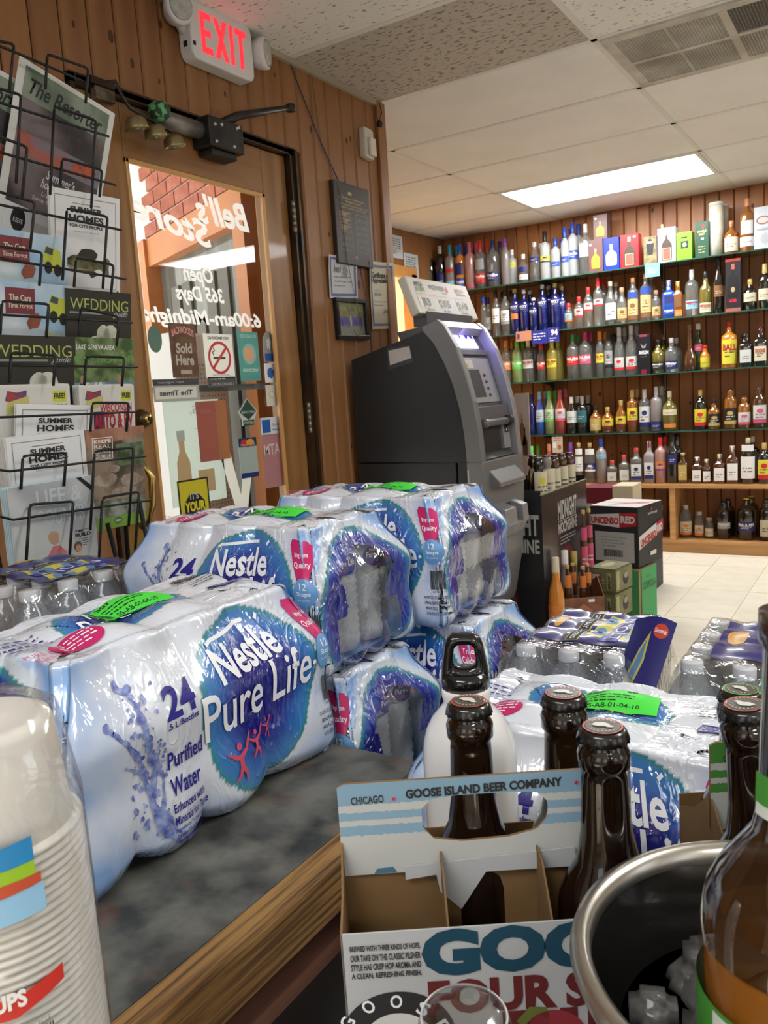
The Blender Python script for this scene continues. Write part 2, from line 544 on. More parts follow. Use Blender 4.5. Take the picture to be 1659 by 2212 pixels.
# return wall behind and left wall of far room, with a window
slab('wall_return', (XL, YE - 0.10, 0), (WB - 0.12, YE + 0.02, CEIL), PINE[0], 'pine wall turning away behind the corner')
WY0, WY1, WZ0, WZ1 = 4.55, 5.50, 0.9, EYE + 0.90
wf = MB()
wf.box((XL - 0.12, YE, 0), (XL, WY0, CEIL), PINE[2]); wf.box((XL - 0.12, WY1, 0), (XL, YF + 0.1, CEIL), PINE[2])
wf.box((XL - 0.12, WY0, WZ1), (XL, WY1, CEIL), PINE[2]); wf.box((XL - 0.12, WY0, 0), (XL, WY1, WZ0), PINE[2])
wf.build('wall_far_left', kind='structure', label='pine wall at the left of the bottle shelves')
wi = MB(); OR = mat('orange_lit_pine', (0.72, 0.36, 0.11), 0.45, col2=(0.60, 0.28, 0.08), nscale=3)  # orange light on the frame is put into the pine colour
wi.box((XL - 0.02, WY0 - 0.06, WZ1 - 0.03), (XL + 0.02, WY1 + 0.06, WZ1 + 0.05), OR); wi.box((XL - 0.12, WY1 - 0.02, WZ0), (XL + 0.02, WY1 + 0.05, WZ1), OR)
wi.box((XL - 0.12, WY0, WZ0 - 0.03), (XL + 0.03, WY1, WZ0), OR)
wi.box((XL - 0.10, WY0, WZ0), (XL - 0.07, WY1, WZ1), mat('lit_shade', (0.95, 0.62, 0.28), 0.6, emis=0.75))
wn_ = wi.build('window_1', kind='structure', label='warm glowing window opening with orange-lit pine frame')
# far wall
wall_f = slab('wall_back', (XL, YF, 0), (XR, YF + 0.12, CEIL), GROOVE, 'knotty pine plank wall behind the bottle shelves')
x = XL
while x < 0.9:
    k = 3 + rg.randrange(3)
    obj('plank', plank_mesh(0.0885, CEIL, k, 'y'), wall_f, loc=(x, YF, 0))
    x += 0.0915
kn = MB()
for _ in range(45):
    xx, zz = rg.uniform(-3, 0.2), rg.uniform(0.5, CEIL - 0.05); r = rg.uniform(0.006, 0.013)
    kn.add([(xx + r * math.cos(a) * 0.8, YF - 0.0196, zz + r * math.sin(a) * 1.4) for a in [2 * PI * q / 12 for q in range(12)]], [tuple(reversed(range(12)))], KNOT)
kn.build('knot_pattern', wall_f, kind='stuff', label='dark knots in the pine')
# right and rear walls with shop windows (behind the viewer)
CREAM = mat('painted_wall', (0.55, 0.50, 0.42), 0.7)
wr = MB()
wr.box((XR, YB, 0), (XR + 0.12, YF, 0.8), CREAM); wr.box((XR, YB, 2.25), (XR + 0.12, YF, CEIL), CREAM)
for a, b in ((YB, -1.4), (-0.5, 0.6), (1.5, YF)): wr.box((XR, a, 0.8), (XR + 0.12, b, 2.25), CREAM)
wr.build('wall_right', kind='structure', label='painted wall with shop windows on the right')
wr = MB()
wr.box((XW, YB - 0.12, 0), (XR, YB, 0.7), CREAM); wr.box((XW, YB - 0.12, 2.3), (XR, YB, CEIL), CREAM)
for a, b in ((XW - 0.14, -0.8), (0.1, 0.9), (1.8, XR)): wr.box((a, YB - 0.12, 0.7), (b, YB, 2.3), CREAM)
wr.build('wall_rear', kind='structure', label='painted wall with shop windows behind the viewer')

# ---------------------------------------------------------------- glass door
door = None
DW = mat('door_oak', (0.36, 0.185, 0.065), 0.35, col2=(0.24, 0.11, 0.04), nscale=2.0, stretch=(14, 14, 1.0), nfac=(0.3, 0.7), bump=0.08, bscale=50, bstretch=(10, 10, 0.6), coat=0.15)
DWH = mat('door_oak_rail', (0.34, 0.17, 0.06), 0.35, col2=(0.23, 0.105, 0.038), nscale=2.0, stretch=(14, 1.0, 14), nfac=(0.3, 0.7), coat=0.15)
BRZ = mat('dark_bronze', (0.035, 0.025, 0.018), 0.35, metal=0.6, col2=(0.10, 0.06, 0.03), nscale=8)
d = MB()
GY0, GY1, GZ0, GZ1 = 1.680, 2.286, EYE - 0.95, EYE + 0.722
dx0, dx1 = XW - 0.055, XW - 0.012
d.box((dx0, DY0 + 0.006, 0.01), (dx1, GY0, DZ1 - 0.012), DW)
d.box((dx0, GY1, 0.01), (dx1, DY1 - 0.03, DZ1 - 0.012), DW)
door = d.build('door_1', kind='structure', label='oak framed glass shop door', bev=0.004)
MB().box((dx0, GY0, GZ1), (dx1, GY1, DZ1 - 0.012), DWH).build('top_rail', door, bev=0.003)
MB().box((dx0, GY0, 0.01), (dx1, GY1, GZ0), DWH).build('bottom_rail', door, bev=0.003)
LITE = mat('glazing_bead', (0.62, 0.34, 0.12), 0.35)
b = MB()
b.box((dx1 - 0.004, GY1 - 0.016, GZ0), (dx1 + 0.006, GY1, GZ1), LITE); b.box((dx1 - 0.004, GY0, GZ0), (dx1 + 0.006, GY0 + 0.012, GZ1), LITE)
b.box((dx1 - 0.004, GY0, GZ1 - 0.014), (dx1 + 0.006, GY1, GZ1), LITE)
b.build('glazing_bead', door, label='light wooden bead around the glass', bev=0.002)
pane_m = bpy.data.materials.new('door_glass'); pane_m.use_nodes = True
nt = pane_m.node_tree; nt.nodes.clear()
o_ = nt.nodes.new('ShaderNodeOutputMaterial'); mx = nt.nodes.new('ShaderNodeMixShader'); tb = nt.nodes.new('ShaderNodeBsdfTransparent'); gb = nt.nodes.new('ShaderNodeBsdfGlossy'); fr = nt.nodes.new('ShaderNodeFresnel')
gb.inputs['Roughness'].default_value = 0.02; tb.inputs[0].default_value = (0.95, 0.97, 0.96, 1); fr.inputs[0].default_value = 1.45
nt.links.new(fr.outputs[0], mx.inputs[0]); nt.links.new(tb.outputs[0], mx.inputs[1]); nt.links.new(gb.outputs[0], mx.inputs[2]); nt.links.new(mx.outputs[0], o_.inputs[0])
GX = XW - 0.034
MB().add([(GX, GY0, GZ0), (GX, GY1, GZ0), (GX, GY1, GZ1), (GX, GY0, GZ1)], [(0, 1, 2, 3)], pane_m).build('glass_pane', door, label='clear door glass')
# frame of the door
j = MB()
j.box((XW - 0.10, DY1 - 0.028, 0), (XW + 0.012, DY1 + 0.012, DZ1 + 0.012), BRZ)
j.box((XW - 0.10, DY0 - 0.012, 0), (XW + 0.012, DY0 + 0.004, DZ1 + 0.012), BRZ)
j.box((XW - 0.10, DY0 - 0.012, DZ1 - 0.010), (XW + 0.012, DY1 + 0.012, DZ1 + 0.016), BRZ)
j.box((XW + 0.012, DY1 - 0.008, 0), (XW + 0.022, DY1 + 0.004, DZ1 + 0.008), BRZ)
j.build('door_frame', door, label='dark bronze door frame')
for zz in (EYE + 0.66, EYE - 0.06):
    h = MB()
    for q in range(5): h.lathe([(0.0075, 0), (0.0075, 0.0215)], mat('hinge_steel', (0.30, 0.27, 0.22), 0.35, metal=0.8), 10, Matrix.Translation((XW + 0.014, DY1 - 0.032, zz - 0.055 + q * 0.0225)))
    h.build('hinge', door, label='steel barrel hinge')
# weather strip of bright daylight at the top is the real gap; brass handle and lock
BR = mat('brass', (0.55, 0.38, 0.12), 0.25, metal=0.9)
h = MB(); hp = at_x(312, 985, XW + 0.03)
h.box((dx1, DY0 + 0.03, EYE - 0.44), (dx1 + 0.004, DY0 + 0.10, EYE - 0.08), mat('aged_brass', (0.34, 0.22, 0.06), 0.3, metal=0.9, col2=(0.2, 0.12, 0.03), nscale=10))
h.tube([(dx1 + 0.004, DY0 + 0.085, EYE - 0.14), (dx1 + 0.035, DY0 + 0.092, EYE - 0.15), (dx1 + 0.055, DY0 + 0.095, EYE - 0.19), (dx1 + 0.05, DY0 + 0.092, EYE - 0.27), (dx1 + 0.03, DY0 + 0.088, EYE - 0.32), (dx1 + 0.004, DY0 + 0.085, EYE - 0.335)], [0.009, 0.009, 0.011, 0.010, 0.008, 0.008], BR, 10)
h.build('door_handle', door, label='brass pull handle on a back plate')
lk = MB(); Mx = Matrix.Translation((dx1, 1.640, EYE - 0.019)) @ Matrix.Rotation(PI / 2, 4, 'Y')
lk.lathe([(0.028, 0), (0.028, 0.006), (0.022, 0.018), (0.019, 0.03), (0.0, 0.03)], mat('lock_brass', (0.12, 0.09, 0.04), 0.3, metal=0.8), 24, Mx)
lk.lathe([(0.014, 0.03), (0.014, 0.034), (0, 0.034)], BR, 16, Mx); lk.cbox((0, 0, 0.0355), (0.012, 0.003, 0.003), BLACK, Mx)
lk.build('deadbolt', door, label='round brass deadbolt')
# ================================================================ things stuck on the door glass (inside view, door plane, u = +Y)
SX = GX + 0.0045
def stick(px0, py0, px1, py1):
    """world (y0, z0, w, h) of a box seen between two pixels on the glass"""
    a, b = at_x(px0, py0, SX), at_x(px1, py1, SX)
    y0, y1, z0, z1 = min(a.y, b.y), max(a.y, b.y), min(a.z, b.z), max(a.z, b.z)
    return y0, z0, y1 - y0, z1 - z0
def paper_mat(name, c, a=1.0, e=0.0):
    """thin paper lit from behind by daylight"""
    if name in MATS: return MATS[name]
    m = bpy.data.materials.new(name); m.use_nodes = True; nt = m.node_tree
    b = nt.nodes['Principled BSDF']; b.inputs['Base Color'].default_value = tuple(c) + (1,); b.inputs['Roughness'].default_value = 0.6
    t = nt.nodes.new('ShaderNodeBsdfTranslucent'); t.inputs[0].default_value = tuple(c) + (1,)
    mx = nt.nodes.new('ShaderNodeMixShader'); mx.inputs[0].default_value = a
    nt.links.new(b.outputs[0], mx.inputs[1]); nt.links.new(t.outputs[0], mx.inputs[2]); nt.links.new(mx.outputs[0], nt.nodes['Material Output'].inputs[0])
    MATS[name] = m
    return m
WL = paper_mat('backlit_vinyl', (.95, .95, .95), .5)
# white letters painted on the outside of the pane, read backwards from inside
pr = Print()
def mtext(s, q0, q1, sh=0.0, bold=0.02, arc=0.0, rot=0.0):
    a, b = at_x(q0[0], q0[1], SX), at_x(q1[0], q1[1], SX)
    y0, y1, z0, z1 = min(a.y, b.y), max(a.y, b.y), min(a.z, b.z), max(a.z, b.z)
    pr.text(s, y0, z0, y1 - y0, z1 - z0, WL, bold, sh, rot, 1, arc, flip=True)
def yz(q): p = at_x(q[0], q[1], SX); return p.y, p.z
def ftext(s, y0, z0, w, h, sh=0.25, bold=0.03, arc=0, rot=0): pr.text(s, y0, z0, w, h, WL, bold, sh, rot, 1, arc, flip=True)
ftext("Bell's", 1.965, EYE + 0.585, 0.252, 0.095, 0.3)
ftext("Store", 1.690, EYE + 0.565, 0.335, 0.080, 0.3, arc=0.0, rot=-0.17)
ftext("Open", 1.885, EYE + 0.385, 0.13, 0.065, 0.2)
ftext("365 Days", 1.845, EYE + 0.325, 0.215, 0.062, 0.2)
ftext("6:00am-Midnight", 1.70, EYE + 0.252, 0.535, 0.062, 0.2)
mb = MB(); pr.put(mb, lambda a, b, off: V((SX + off, a, b)), off=0.0, lay=0.0001); mb.build('painted_lettering', door, label='white backwards script painted on the glass')

def poster(name, label, px, base, draw, thick=0.0012, base_m=None, outline=None, cat='sticker', group=None, off=0.0):
    y0, z0, w, h = stick(*px)
    m = MB(); bm_ = base_m or paint(base)
    out = outline(w, h) if outline else [(0, 0), (w, 0), (w, h), (0, h)]
    m.prism(out, (SX + off, y0, z0), (0, 1, 0), (0, 0, 1), (1, 0, 0), thick, bm_)
    o = m.build(name, label=label, cat=cat, group=group)
    if draw:
        p = Print(); draw(p, w, h); l = MB(); p.put(l, plane_fn((SX + off + thick, y0, z0), (0, 1, 0), (0, 0, 1))); l.build('print', o)
    return o
def pd(c): return paint(c, 0.5)
def dr(p, w, h):
    p.rect(0, 0, w, h, mat('tobacco_brown', (0.10, 0.045, 0.018), 0.5, col2=(0.20, 0.10, 0.05), nscale=30), 0)
    p.text('BACKWOODS', w * .08, h * .74, w * .84, h * .14, pd((0.75, 0.10, 0.10)), 0.045, arc=h * .07, layer=2); p.text('BACKWOODS', w * .1, h * .75, w * .8, h * .12, pd((.75, .6, .5)), 0.0, arc=h * .07)
    p.text('Sold', w * .2, h * .44, w * .6, h * .2, pd((0.62, 0.56, 0.5)), 0.03); p.text('Here', w * .16, h * .22, w * .68, h * .2, pd((0.62, 0.56, 0.5)), 0.03)
    p.rect(w * .3, h * .06, w * .42, h * .07, pd((.5, .45, .4)))
poster('poster', 'brown tobacco poster reading Sold Here on the door glass', (362, 697, 430, 814), (0.12, 0.055, 0.02), dr)
TRW = paper_mat('backlit_white_paper', (0.80, 0.80, 0.76), 0.75)
def dr(p, w, h):
    k = pd((0.05, 0.05, 0.05)); r = pd((0.65, 0.05, 0.06))
    p.text('NO SMOKING', w * .14, h * .87, w * .72, h * .07, k, 0.03, flip=True)
    ring = [(w * .5 + w * .36 * math.cos(t), h * .46 + w * .36 * math.sin(t)) for t in [2 * PI * i / 36 for i in range(37)]]
    p.stroke(ring, w * .07, r, 3); p.stroke([(w * .26, h * .46 - w * .24), (w * .74, h * .46 + w * .24)], w * .07, r, 3)
    p.rect(w * .28, h * .43, w * .42, h * .05, k, 2); p.stroke([(w * .3, h * .52), (w * .26, h * .58), (w * .34, h * .62), (w * .3, h * .68)], w * .035, k, 2)
    p.text('1-800-NO-SMOKE', w * .2, h * .05, w * .6, h * .035, k, flip=True)
poster('poster', 'white no smoking sign with red circle on the door glass', (437, 720, 508, 816), (0.8, 0.8, 0.8), dr, base_m=TRW)
poster('poster', 'dark strip sign of small print under the no smoking sign', (448, 815, 510, 835), (0.08, 0.08, 0.08), lambda p, w, h: p.text('1-800-NO-SMOKE', w * .1, h * .15, w * .8, h * .3, WL, flip=True).lines(w * .1, h * .75, w * .8, 1, 1, h * .16, WL))
def dr(p, w, h):
    p.text('ON SALE HERE', w * .1, h * .88, w * .8, h * .07, pd((.75, .9, .85)), flip=True)
    p.ell(w * .5, h * .55, w * .34, w * .34, pd((.30, .55, .55)), 1); p.ell(w * .48, h * .55, w * .24, w * .25, pd((.75, .42, .22)), 2, rough=.15, seed=3)
    p.text('WISCONSIN', w * .12, h * .18, w * .76, h * .07, pd((.75, .9, .85)), flip=True, bold=.02)
poster('poster', 'teal lottery poster with orange emblem on the door glass', (511, 716, 564, 822), (0.16, 0.42, 0.38), dr, base_m=paper_mat('backlit_teal', (0.22, 0.50, 0.46), 0.6))
poster('sticker', 'round pale green sticker on the left of the door glass', (316, 702, 352, 762), (0.2, 0.3, 0.25), None, base_m=paper_mat('backlit_green', (0.22, 0.33, 0.28), 0.5),
       outline=lambda w, h: [(w / 2 + w / 2 * math.cos(t), h / 2 + h / 2 * math.sin(t)) for t in [2 * PI * i / 24 for i in range(24)]])
def dr(p, w, h):
    k = pd((.06, .06, .07)); p.rect(0, h * .72, w, h * .28, k, 1); p.text("Don't forget your", w * .1, h * .78, w * .55, h * .14, WL, flip=True)
    p.rect(w * .03, h * .12, w * .9, h * .52, pd((.75, .74, .66)), 1); p.text('The Times', w * .12, h * .26, w * .72, h * .24, k, .03, flip=True)
poster('poster', 'newspaper advertisement poster low on the left door glass', (328, 820, 432, 864), (0.45, 0.46, 0.44), dr)
PAL = paper_mat('backlit_pale', (0.72, 0.78, 0.74), 0.7)
def dr(p, w, h):
    g = pd((.45, .48, .46)); p.text('CPS,', w * .45, h * .86, w * .4, h * .09, g, flip=True); p.text('PA.', w * .5, h * .72, w * .3, h * .08, g, flip=True); p.text('ING', w * .55, h * .42, w * .35, h * .08, g, .02, flip=True)
    bt = [(.2, .62), (.2, .52), (.14, .42), (.12, .1), (.38, .1), (.37, .42), (.3, .52), (.3, .62)]
    p.poly([(w * a, h * b) for a, b in bt], paper_mat('backlit_tan', (.60, .40, .24), .6)); p.rect(w * .18, h * .62, w * .14, h * .1, g)
    p.rect(w * .5, h * .1, w * .3, h * .22, paper_mat('backlit_tan', (.60, .40, .24), .6))
poster('poster', 'pale beer poster with faded bottle at the lower left glass', (350, 868, 490, 1075), (0.7, 0.76, 0.72), dr, base_m=PAL)
poster('poster', 'translucent red poster taped to the middle of the door glass', (420, 868, 496, 990), (0.5, 0.15, 0.1), lambda p, w, h: p.rect(w * .62, 0, w * .38, h, paper_mat('backlit_orange', (.72, .40, .18), .6)).text('SALE', w * .12, h * .8, w * .35, h * .06, pd((.6, .3, .26))),
       base_m=paper_mat('backlit_red', (0.60, 0.22, 0.17), 0.55), off=0.0025)
def dr(p, w, h):
    g = pd((.02, .07, .045)); p.poly([(w * .5, h * .97), (w * .95, h * .5), (w * .05, h * .5)], g); p.poly([(w * .05, h * .5), (w * .95, h * .5), (w * .5, h * .2)], g, 1)
    p.rect(w * .2, 0, w * .6, h * .2, g); p.text('BEANTOWN', w * .14, h * .44, w * .72, h * .11, WL, .02); p.text('COFFEE', w * .24, h * .05, w * .52, h * .1, WL, .02)
poster('sticker', 'green diamond coffee sticker on the door glass', (512, 862, 557, 917), (0.6, 0.65, 0.6), dr, outline=lambda w, h: [(w * .15, 0), (w * .85, 0), (w * .85, h * .22), (w, h * .52), (w * .5, h), (0, h * .52), (w * .15, h * .22)])
def dr(p, w, h):
    p.rect(0, h * .78, w, h * .22, pd((.01, .03, .12))); p.ell(w * .34, h * .88, w * .22, h * .09, pd((.6, .03, .03)), 2); p.ell(w * .64, h * .88, w * .22, h * .09, pd((.75, .38, .04)), 3)
    p.text('MasterCard', w * .1, h * .80, w * .8, h * .06, WL); p.rect(0, 0, w, h * .12, pd((.01, .03, .18)))
poster('sticker', 'credit card sticker with red and orange discs', (512, 948, 558, 1028), (0.40, 0.48, 0.45), dr, off=0.003)
poster('sticker', 'blue and white charge card sticker by the right glass edge', (562, 903, 606, 936), (0.75, 0.8, 0.85), lambda p, w, h: p.rect(w * .05, h * .12, w * .42, h * .75, pd((.02, .12, .45))).text('Cards', w * .55, h * .5, w * .36, h * .13, NAVY).text('Welcome', w * .55, h * .2, w * .4, h * .13, NAVY))
poster('sticker', 'dusty pink sticker reading ATM backwards', (564, 940, 613, 1048), (0.5, 0.3, 0.32), lambda p, w, h: p.text('ATM', w * .06, h * .62, w * .86, h * .2, pd((.8, .68, .68)), .02, flip=True), base_m=paper_mat('backlit_pink', (0.58, 0.34, 0.36), 0.5))
def ov(w, h): return [(w / 2 + w / 2 * math.cos(t), h * .55 + h * .45 * math.sin(t)) for t in [PI * i / 12 for i in range(13)]] + [(0, 0), (w, 0)]
poster('sticker', 'grey arched sticker above a blue band at the upper right glass', (565, 715, 595, 782), (0.3, 0.31, 0.32), lambda p, w, h: p.rect(w * .08, h * .03, w * .84, h * .24, pd((.03, .1, .4))).ell(w * .5, h * .6, w * .2, h * .18, pd((.65, .66, .68)), rough=.25), outline=ov)
poster('sticker', 'small white sticker with blue round emblem', (570, 785, 597, 826), (0.8, 0.82, 0.85), lambda p, w, h: p.ell(w * .5, h * .5, w * .3, h * .28, pd((.05, .15, .45)), rough=.1))
poster('sticker', 'pale square sticker with faint gold emblem', (573, 832, 600, 876), (0.72, 0.72, 0.68), lambda p, w, h: p.ell(w * .5, h * .55, w * .3, h * .2, pd((.7, .6, .35)), rough=.15).ell(w * .5, h * .55, w * .18, h * .12, pd((.7, .7, .68)), 2))
def dr(p, w, h):
    p.frame(0, 0, w, h, w * .04, BLACK, 1); k = w * .36
    p.poly([(w * .5 + k * math.cos(t), h * .42 + k * math.sin(t) * 1.05) for t in [PI / 8 + PI / 4 * i for i in range(8)]], BLACK, 2)
    ye = pd((.75, .65, .02)); p.text("IT'S", w * .36, h * .6, w * .28, h * .13, WL, .03); p.text('YOUR', w * .17, h * .36, w * .66, h * .2, ye, .05, layer=4); p.text('I.D.', w * .38, h * .15, w * .26, h * .14, WL, .03)
poster('sticker', 'yellow sticker with black octagon reading its your ID', (379, 1040, 455, 1135), (0.62, 0.55, 0.02), dr, off=.005)
poster('sticker', 'big white V decal low on the right glass', (475, 985, 560, 1110), (.9, .9, .9), None, base_m=paper_mat('backlit_white_paper', (.9, .9, .9), .6), outline=lambda w, h: [(0, h), (w * .3, h), (w * .5, h * .35), (w * .7, h), (w, h), (w * .62, 0), (w * .38, 0)])
bandm = mat('push_bar', (0.45, 0.44, 0.42), 0.4)
q = at_x(430, 815, SX)
MB().box((GX - 0.045, GY0, EYE + 0.055), (GX - 0.035, GY1, EYE + 0.075), paint((.22, .22, .22))).build('outer_bar', door, label='grey bar across the outside of the glass')

# ================================================================ outside the door
gm = mat('sunlit_concrete', (0.62, 0.60, 0.56), 0.9, col2=(0.52, 0.50, 0.47), nscale=4)
MB().box((-14, -9, -0.16), (WB - 0.13, 9, -0.06), gm).build('ground', kind='structure', label='sunlit pavement outside the door')
brm = [mat('brick_%d' % i, c, 0.85, col2=d, nscale=14) for i, (c, d) in enumerate([((0.42, 0.13, 0.08), (0.32, 0.10, 0.06)), ((0.50, 0.17, 0.11), (0.36, 0.11, 0.07)), ((0.36, 0.10, 0.07), (0.46, 0.18, 0.12))])]
mort = mat('mortar', (0.72, 0.70, 0.66), 0.95)
# recessed entrance: an angled shopfront wall with orange wood posts and a window, brick above
DV = V((-0.92, 0.392, 0)); DN = V((0.392, 0.92, 0))
KS = .81
post_o = at_x(522, 500, -2.12)
P0 = V((post_o.x, post_o.y, 0))
def F(s, t, z): return P0 + DV * (s * KS) + DN * (t * KS) + V((0, 0, z))
def abox(m_, s0, s1, t0, t1, z0, z1, mm):
    vs = [F(s, t, z) for z in (z0, z1) for s, t in ((s0, t0), (s1, t0), (s1, t1), (s0, t1))]
    m_.add(vs, [(0, 3, 2, 1), (4, 5, 6, 7), (0, 1, 5, 4), (1, 2, 6, 5), (2, 3, 7, 6), (3, 0, 4, 7)], mm)
OW = mat('orange_stained_wood', (0.58, 0.22, 0.07), 0.5, col2=(0.45, 0.16, 0.05), nscale=3)
zt = at_x(521, 400, -2.12).z
w = MB()
abox(w, -0.06, 0.06, -0.02, 0.10, -0.06, 3.3, OW); abox(w, 1.30, 1.40, -0.02, 0.10, -0.06, zt, OW)
abox(w, 0.06, 1.40, 0.0, 0.10, zt - 0.13, zt, OW); abox(w, 0.06, 1.30, 0.0, 0.10, 0.35, 0.5, OW)
wo = w.build('wall_outside', kind='structure', label='angled shopfront of orange wood posts and brick outside the door')
g = MB(); abox(g, 0.06, 1.30, 0.07, 0.09, 0.5, zt - 0.13, mat('dark_pane', (0.10, 0.11, 0.10), 0.1, col2=(0.20, 0.21, 0.19), nscale=2, stretch=(6, 6, 0.4))); g.build('window_pane', wo, label='dim window with pale curtains')
for q in range(6):
    c = MB(); abox(c, 0.15 + q * 0.17, 0.27 + q * 0.17, 0.055, 0.068, 0.5, zt - 0.25 - 0.2 * (q % 3 == 0), mat('curtain', (0.17, 0.17, 0.15), 0.9)); c.build('curtain_fold', wo)
bk = MB(); abox(bk, 0.06, 1.42, 0.02, 0.14, zt, 3.4, mort); bk.build('mortar_bed', wo, label='pale mortar')
bm3 = []
for m in brm:
    t = MB(); vs = [DV * (s * KS) + DN * (tt * KS) + V((0, 0, z)) for z in (0, 0.056) for s, tt in ((0, -0.006), (0.20, -0.006), (0.20, 0.02), (0, 0.02))]
    t.add(vs, [(0, 3, 2, 1), (4, 5, 6, 7), (0, 1, 5, 4), (1, 2, 6, 5), (2, 3, 7, 6), (3, 0, 4, 7)], m); bm3.append(t.mesh('brick'))
for r in range(13):
    for q in range(6):
        obj('brick', bm3[rg.randrange(3)], wo, loc=F(0.065 + q * 0.213 - (0.1 if r % 2 else 0) * (q > 0), 0.012, zt + .008 + r * 0.066))
# second outer wall right beside the door jamb: grey frame and reddish board
w = MB()
yy = [at_x(x, 600, -2.08).y for x in (549, 562, 575, 640)]
w.box((-2.09, yy[0], -0.06), (-2.07, yy[1], 3.2), mat('grey_post', (0.30, 0.29, 0.27), 0.6))
w.box((-2.10, yy[1], -0.06), (-2.08, yy[2], 3.2), mat('brown_board', (0.10, 0.06, 0.045), 0.6))
w.box((-2.09, yy[2], -0.06), (-2.07, yy[3], 3.2), mat('grey_board', (0.33, 0.31, 0.29), 0.6))
w.build('wall_entrance_side', kind='structure', label='dark boards beside the door outside')
# pale building across the way, white awning and a white box
w = MB(); w.box((-9.2, -6, -0.06), (-9.0, 8, 5), mat('sunlit_wall', (0.75, 0.73, 0.70), 0.9)); w.build('wall_across_street', kind='structure', label='pale sunlit building across the way')
w = MB(); p = at_x(440, 760, -2.28)
w.box((p.x - 0.3, p.y - 0.16, -0.06), (p.x, p.y + 0.12, p.z + 0.07), mat('white_cooler', (0.80, 0.80, 0.80), 0.4))
o = w.build('ice_freezer', label='white perforated ice freezer standing outside the door', cat='freezer', bev=0.01)
h = MB()
for a in range(14):
    for b in range(44):
        yy, zz = p.y - 0.13 + a * 0.017, p.z - 0.05 - b * 0.017
        h.add([(p.x + 0.0015, yy + 0.004 * math.cos(t), zz + 0.004 * math.sin(t)) for t in [PI / 3 * i for i in range(6)]], [tuple(range(6))], paint((.35, .35, .35)))
h.build('perforation', o, kind='stuff', label='rows of small grey holes')

# ================================================================ on the door wall
# exit sign
YS, ZS = 2.070, EYE + 1.132
ex = empty('exit_sign', 'white emergency EXIT sign with red letters and two round lamps', 'exit sign', (XW, YS, ZS))
EM = mat('sign_plastic', (0.74, 0.74, 0.75), 0.4)
def rrect(w, h, r, n=5):
    pts = []
    for cx, cy, a0 in ((w / 2 - r, h / 2 - r, 0), (-w / 2 + r, h / 2 - r, PI / 2), (-w / 2 + r, -h / 2 + r, PI), (w / 2 - r, -h / 2 + r, 1.5 * PI)):
        for i in range(n + 1): pts.append((cx + r * math.cos(a0 + PI / 2 * i / n), cy + r * math.sin(a0 + PI / 2 * i / n)))
    return pts
ex.scale = (1, .95, 1.10)
b = MB(); b.prism(rrect(0.295, 0.155, 0.025), (0.0, 0, 0), (0, 1, 0), (0, 0, 1), (1, 0, 0), 0.055, EM); b.build('housing', ex, bev=0.006)
pr = Print(); RL = mat('exit_red', (0.85, 0.02, 0.02), 0.4, emis=0.8, ecol=(1.0, 0.03, 0.05)); RD = mat('exit_red_dim', (0.85, 0.02, 0.02), 0.4, emis=0.5, ecol=(0.8, 0.03, 0.03))
def L_(ps, m=RL):
    pr.poly([(0.0 + a, 0.0 + c) for a, c in ps], m)
t = 0.018; H = 0.108; zb = -0.054
x = -0.105; L_([(x, zb), (x + t, zb), (x + t, zb + H), (x, zb + H)]); L_([(x + t, zb), (x + .05, zb), (x + .05, zb + t), (x + t, zb + t)]); L_([(x + t, zb + .045), (x + .045, zb + .045), (x + .045, zb + .063), (x + t, zb + .063)]); L_([(x + t, zb + H - t), (x + .05, zb + H - t), (x + .05, zb + H), (x + t, zb + H)])
x = -0.045; L_([(x, zb), (x + .021, zb), (x + .066, zb + H), (x + .045, zb + H)]); pr.poly([(x + .045, zb), (x + .066, zb), (x + .021, zb + H), (x, zb + H)], RL, 2)
x = 0.030; L_([(x, zb), (x + t, zb), (x + t, zb + H), (x, zb + H)])
x = 0.058; L_([(x, zb + H - t), (x + .054, zb + H - t), (x + .054, zb + H), (x, zb + H)]); L_([(x + .018, zb), (x + .036, zb), (x + .036, zb + H - t), (x + .018, zb + H - t)])
l = MB(); pr.put(l, plane_fn((0.0555, 0, 0), (0, 1, 0), (0, 0, 1))); l.build('lettering', ex, label='glowing red letters EXIT')
LN = mat('lamp_lens', (0.55, 0.55, 0.53), 0.15, col2=(0.40, 0.40, 0.38), nscale=60)
for s, yy, zz in ((-1, -0.185, 0.035), (1, 0.195, 0.02)):
    M = Matrix.Translation((0.035, yy, zz)) @ Matrix.Rotation(s * 0.35, 4, 'Z') @ Matrix.Rotation(PI / 2, 4, 'Y')
    a = MB(); a.lathe([(0.03, -0.03), (0.042, 0.0), (0.046, 0.02), (0.046, 0.032), (0.038, 0.036), (0.0, 0.036)], EM, 28, M)
    o = a.build('lamp_head', ex); c = MB(); c.lathe([(0.038, 0.036), (0.036, 0.040), (0.02, 0.043), (0, 0.044)], LN, 24, M); c.build('lens', o, label='clear faceted lens')
a = MB(); a.tube([(0.02, -0.14, 0.0), (0.02, -0.165, 0.02)], 0.016, EM, 10); a.tube([(0.02, 0.14, 0.0), (0.02, 0.175, 0.02)], 0.014, EM, 10)
a.build('lamp_arm', ex); a = MB(); a.box((0.054, -0.143, -0.045), (0.058, -0.134, -0.035), BLACK); a.box((0.02, -0.1495, -0.045), (0.035, -0.1475, -0.03), BLACK); a.build('test_button', ex, label='small black test button')

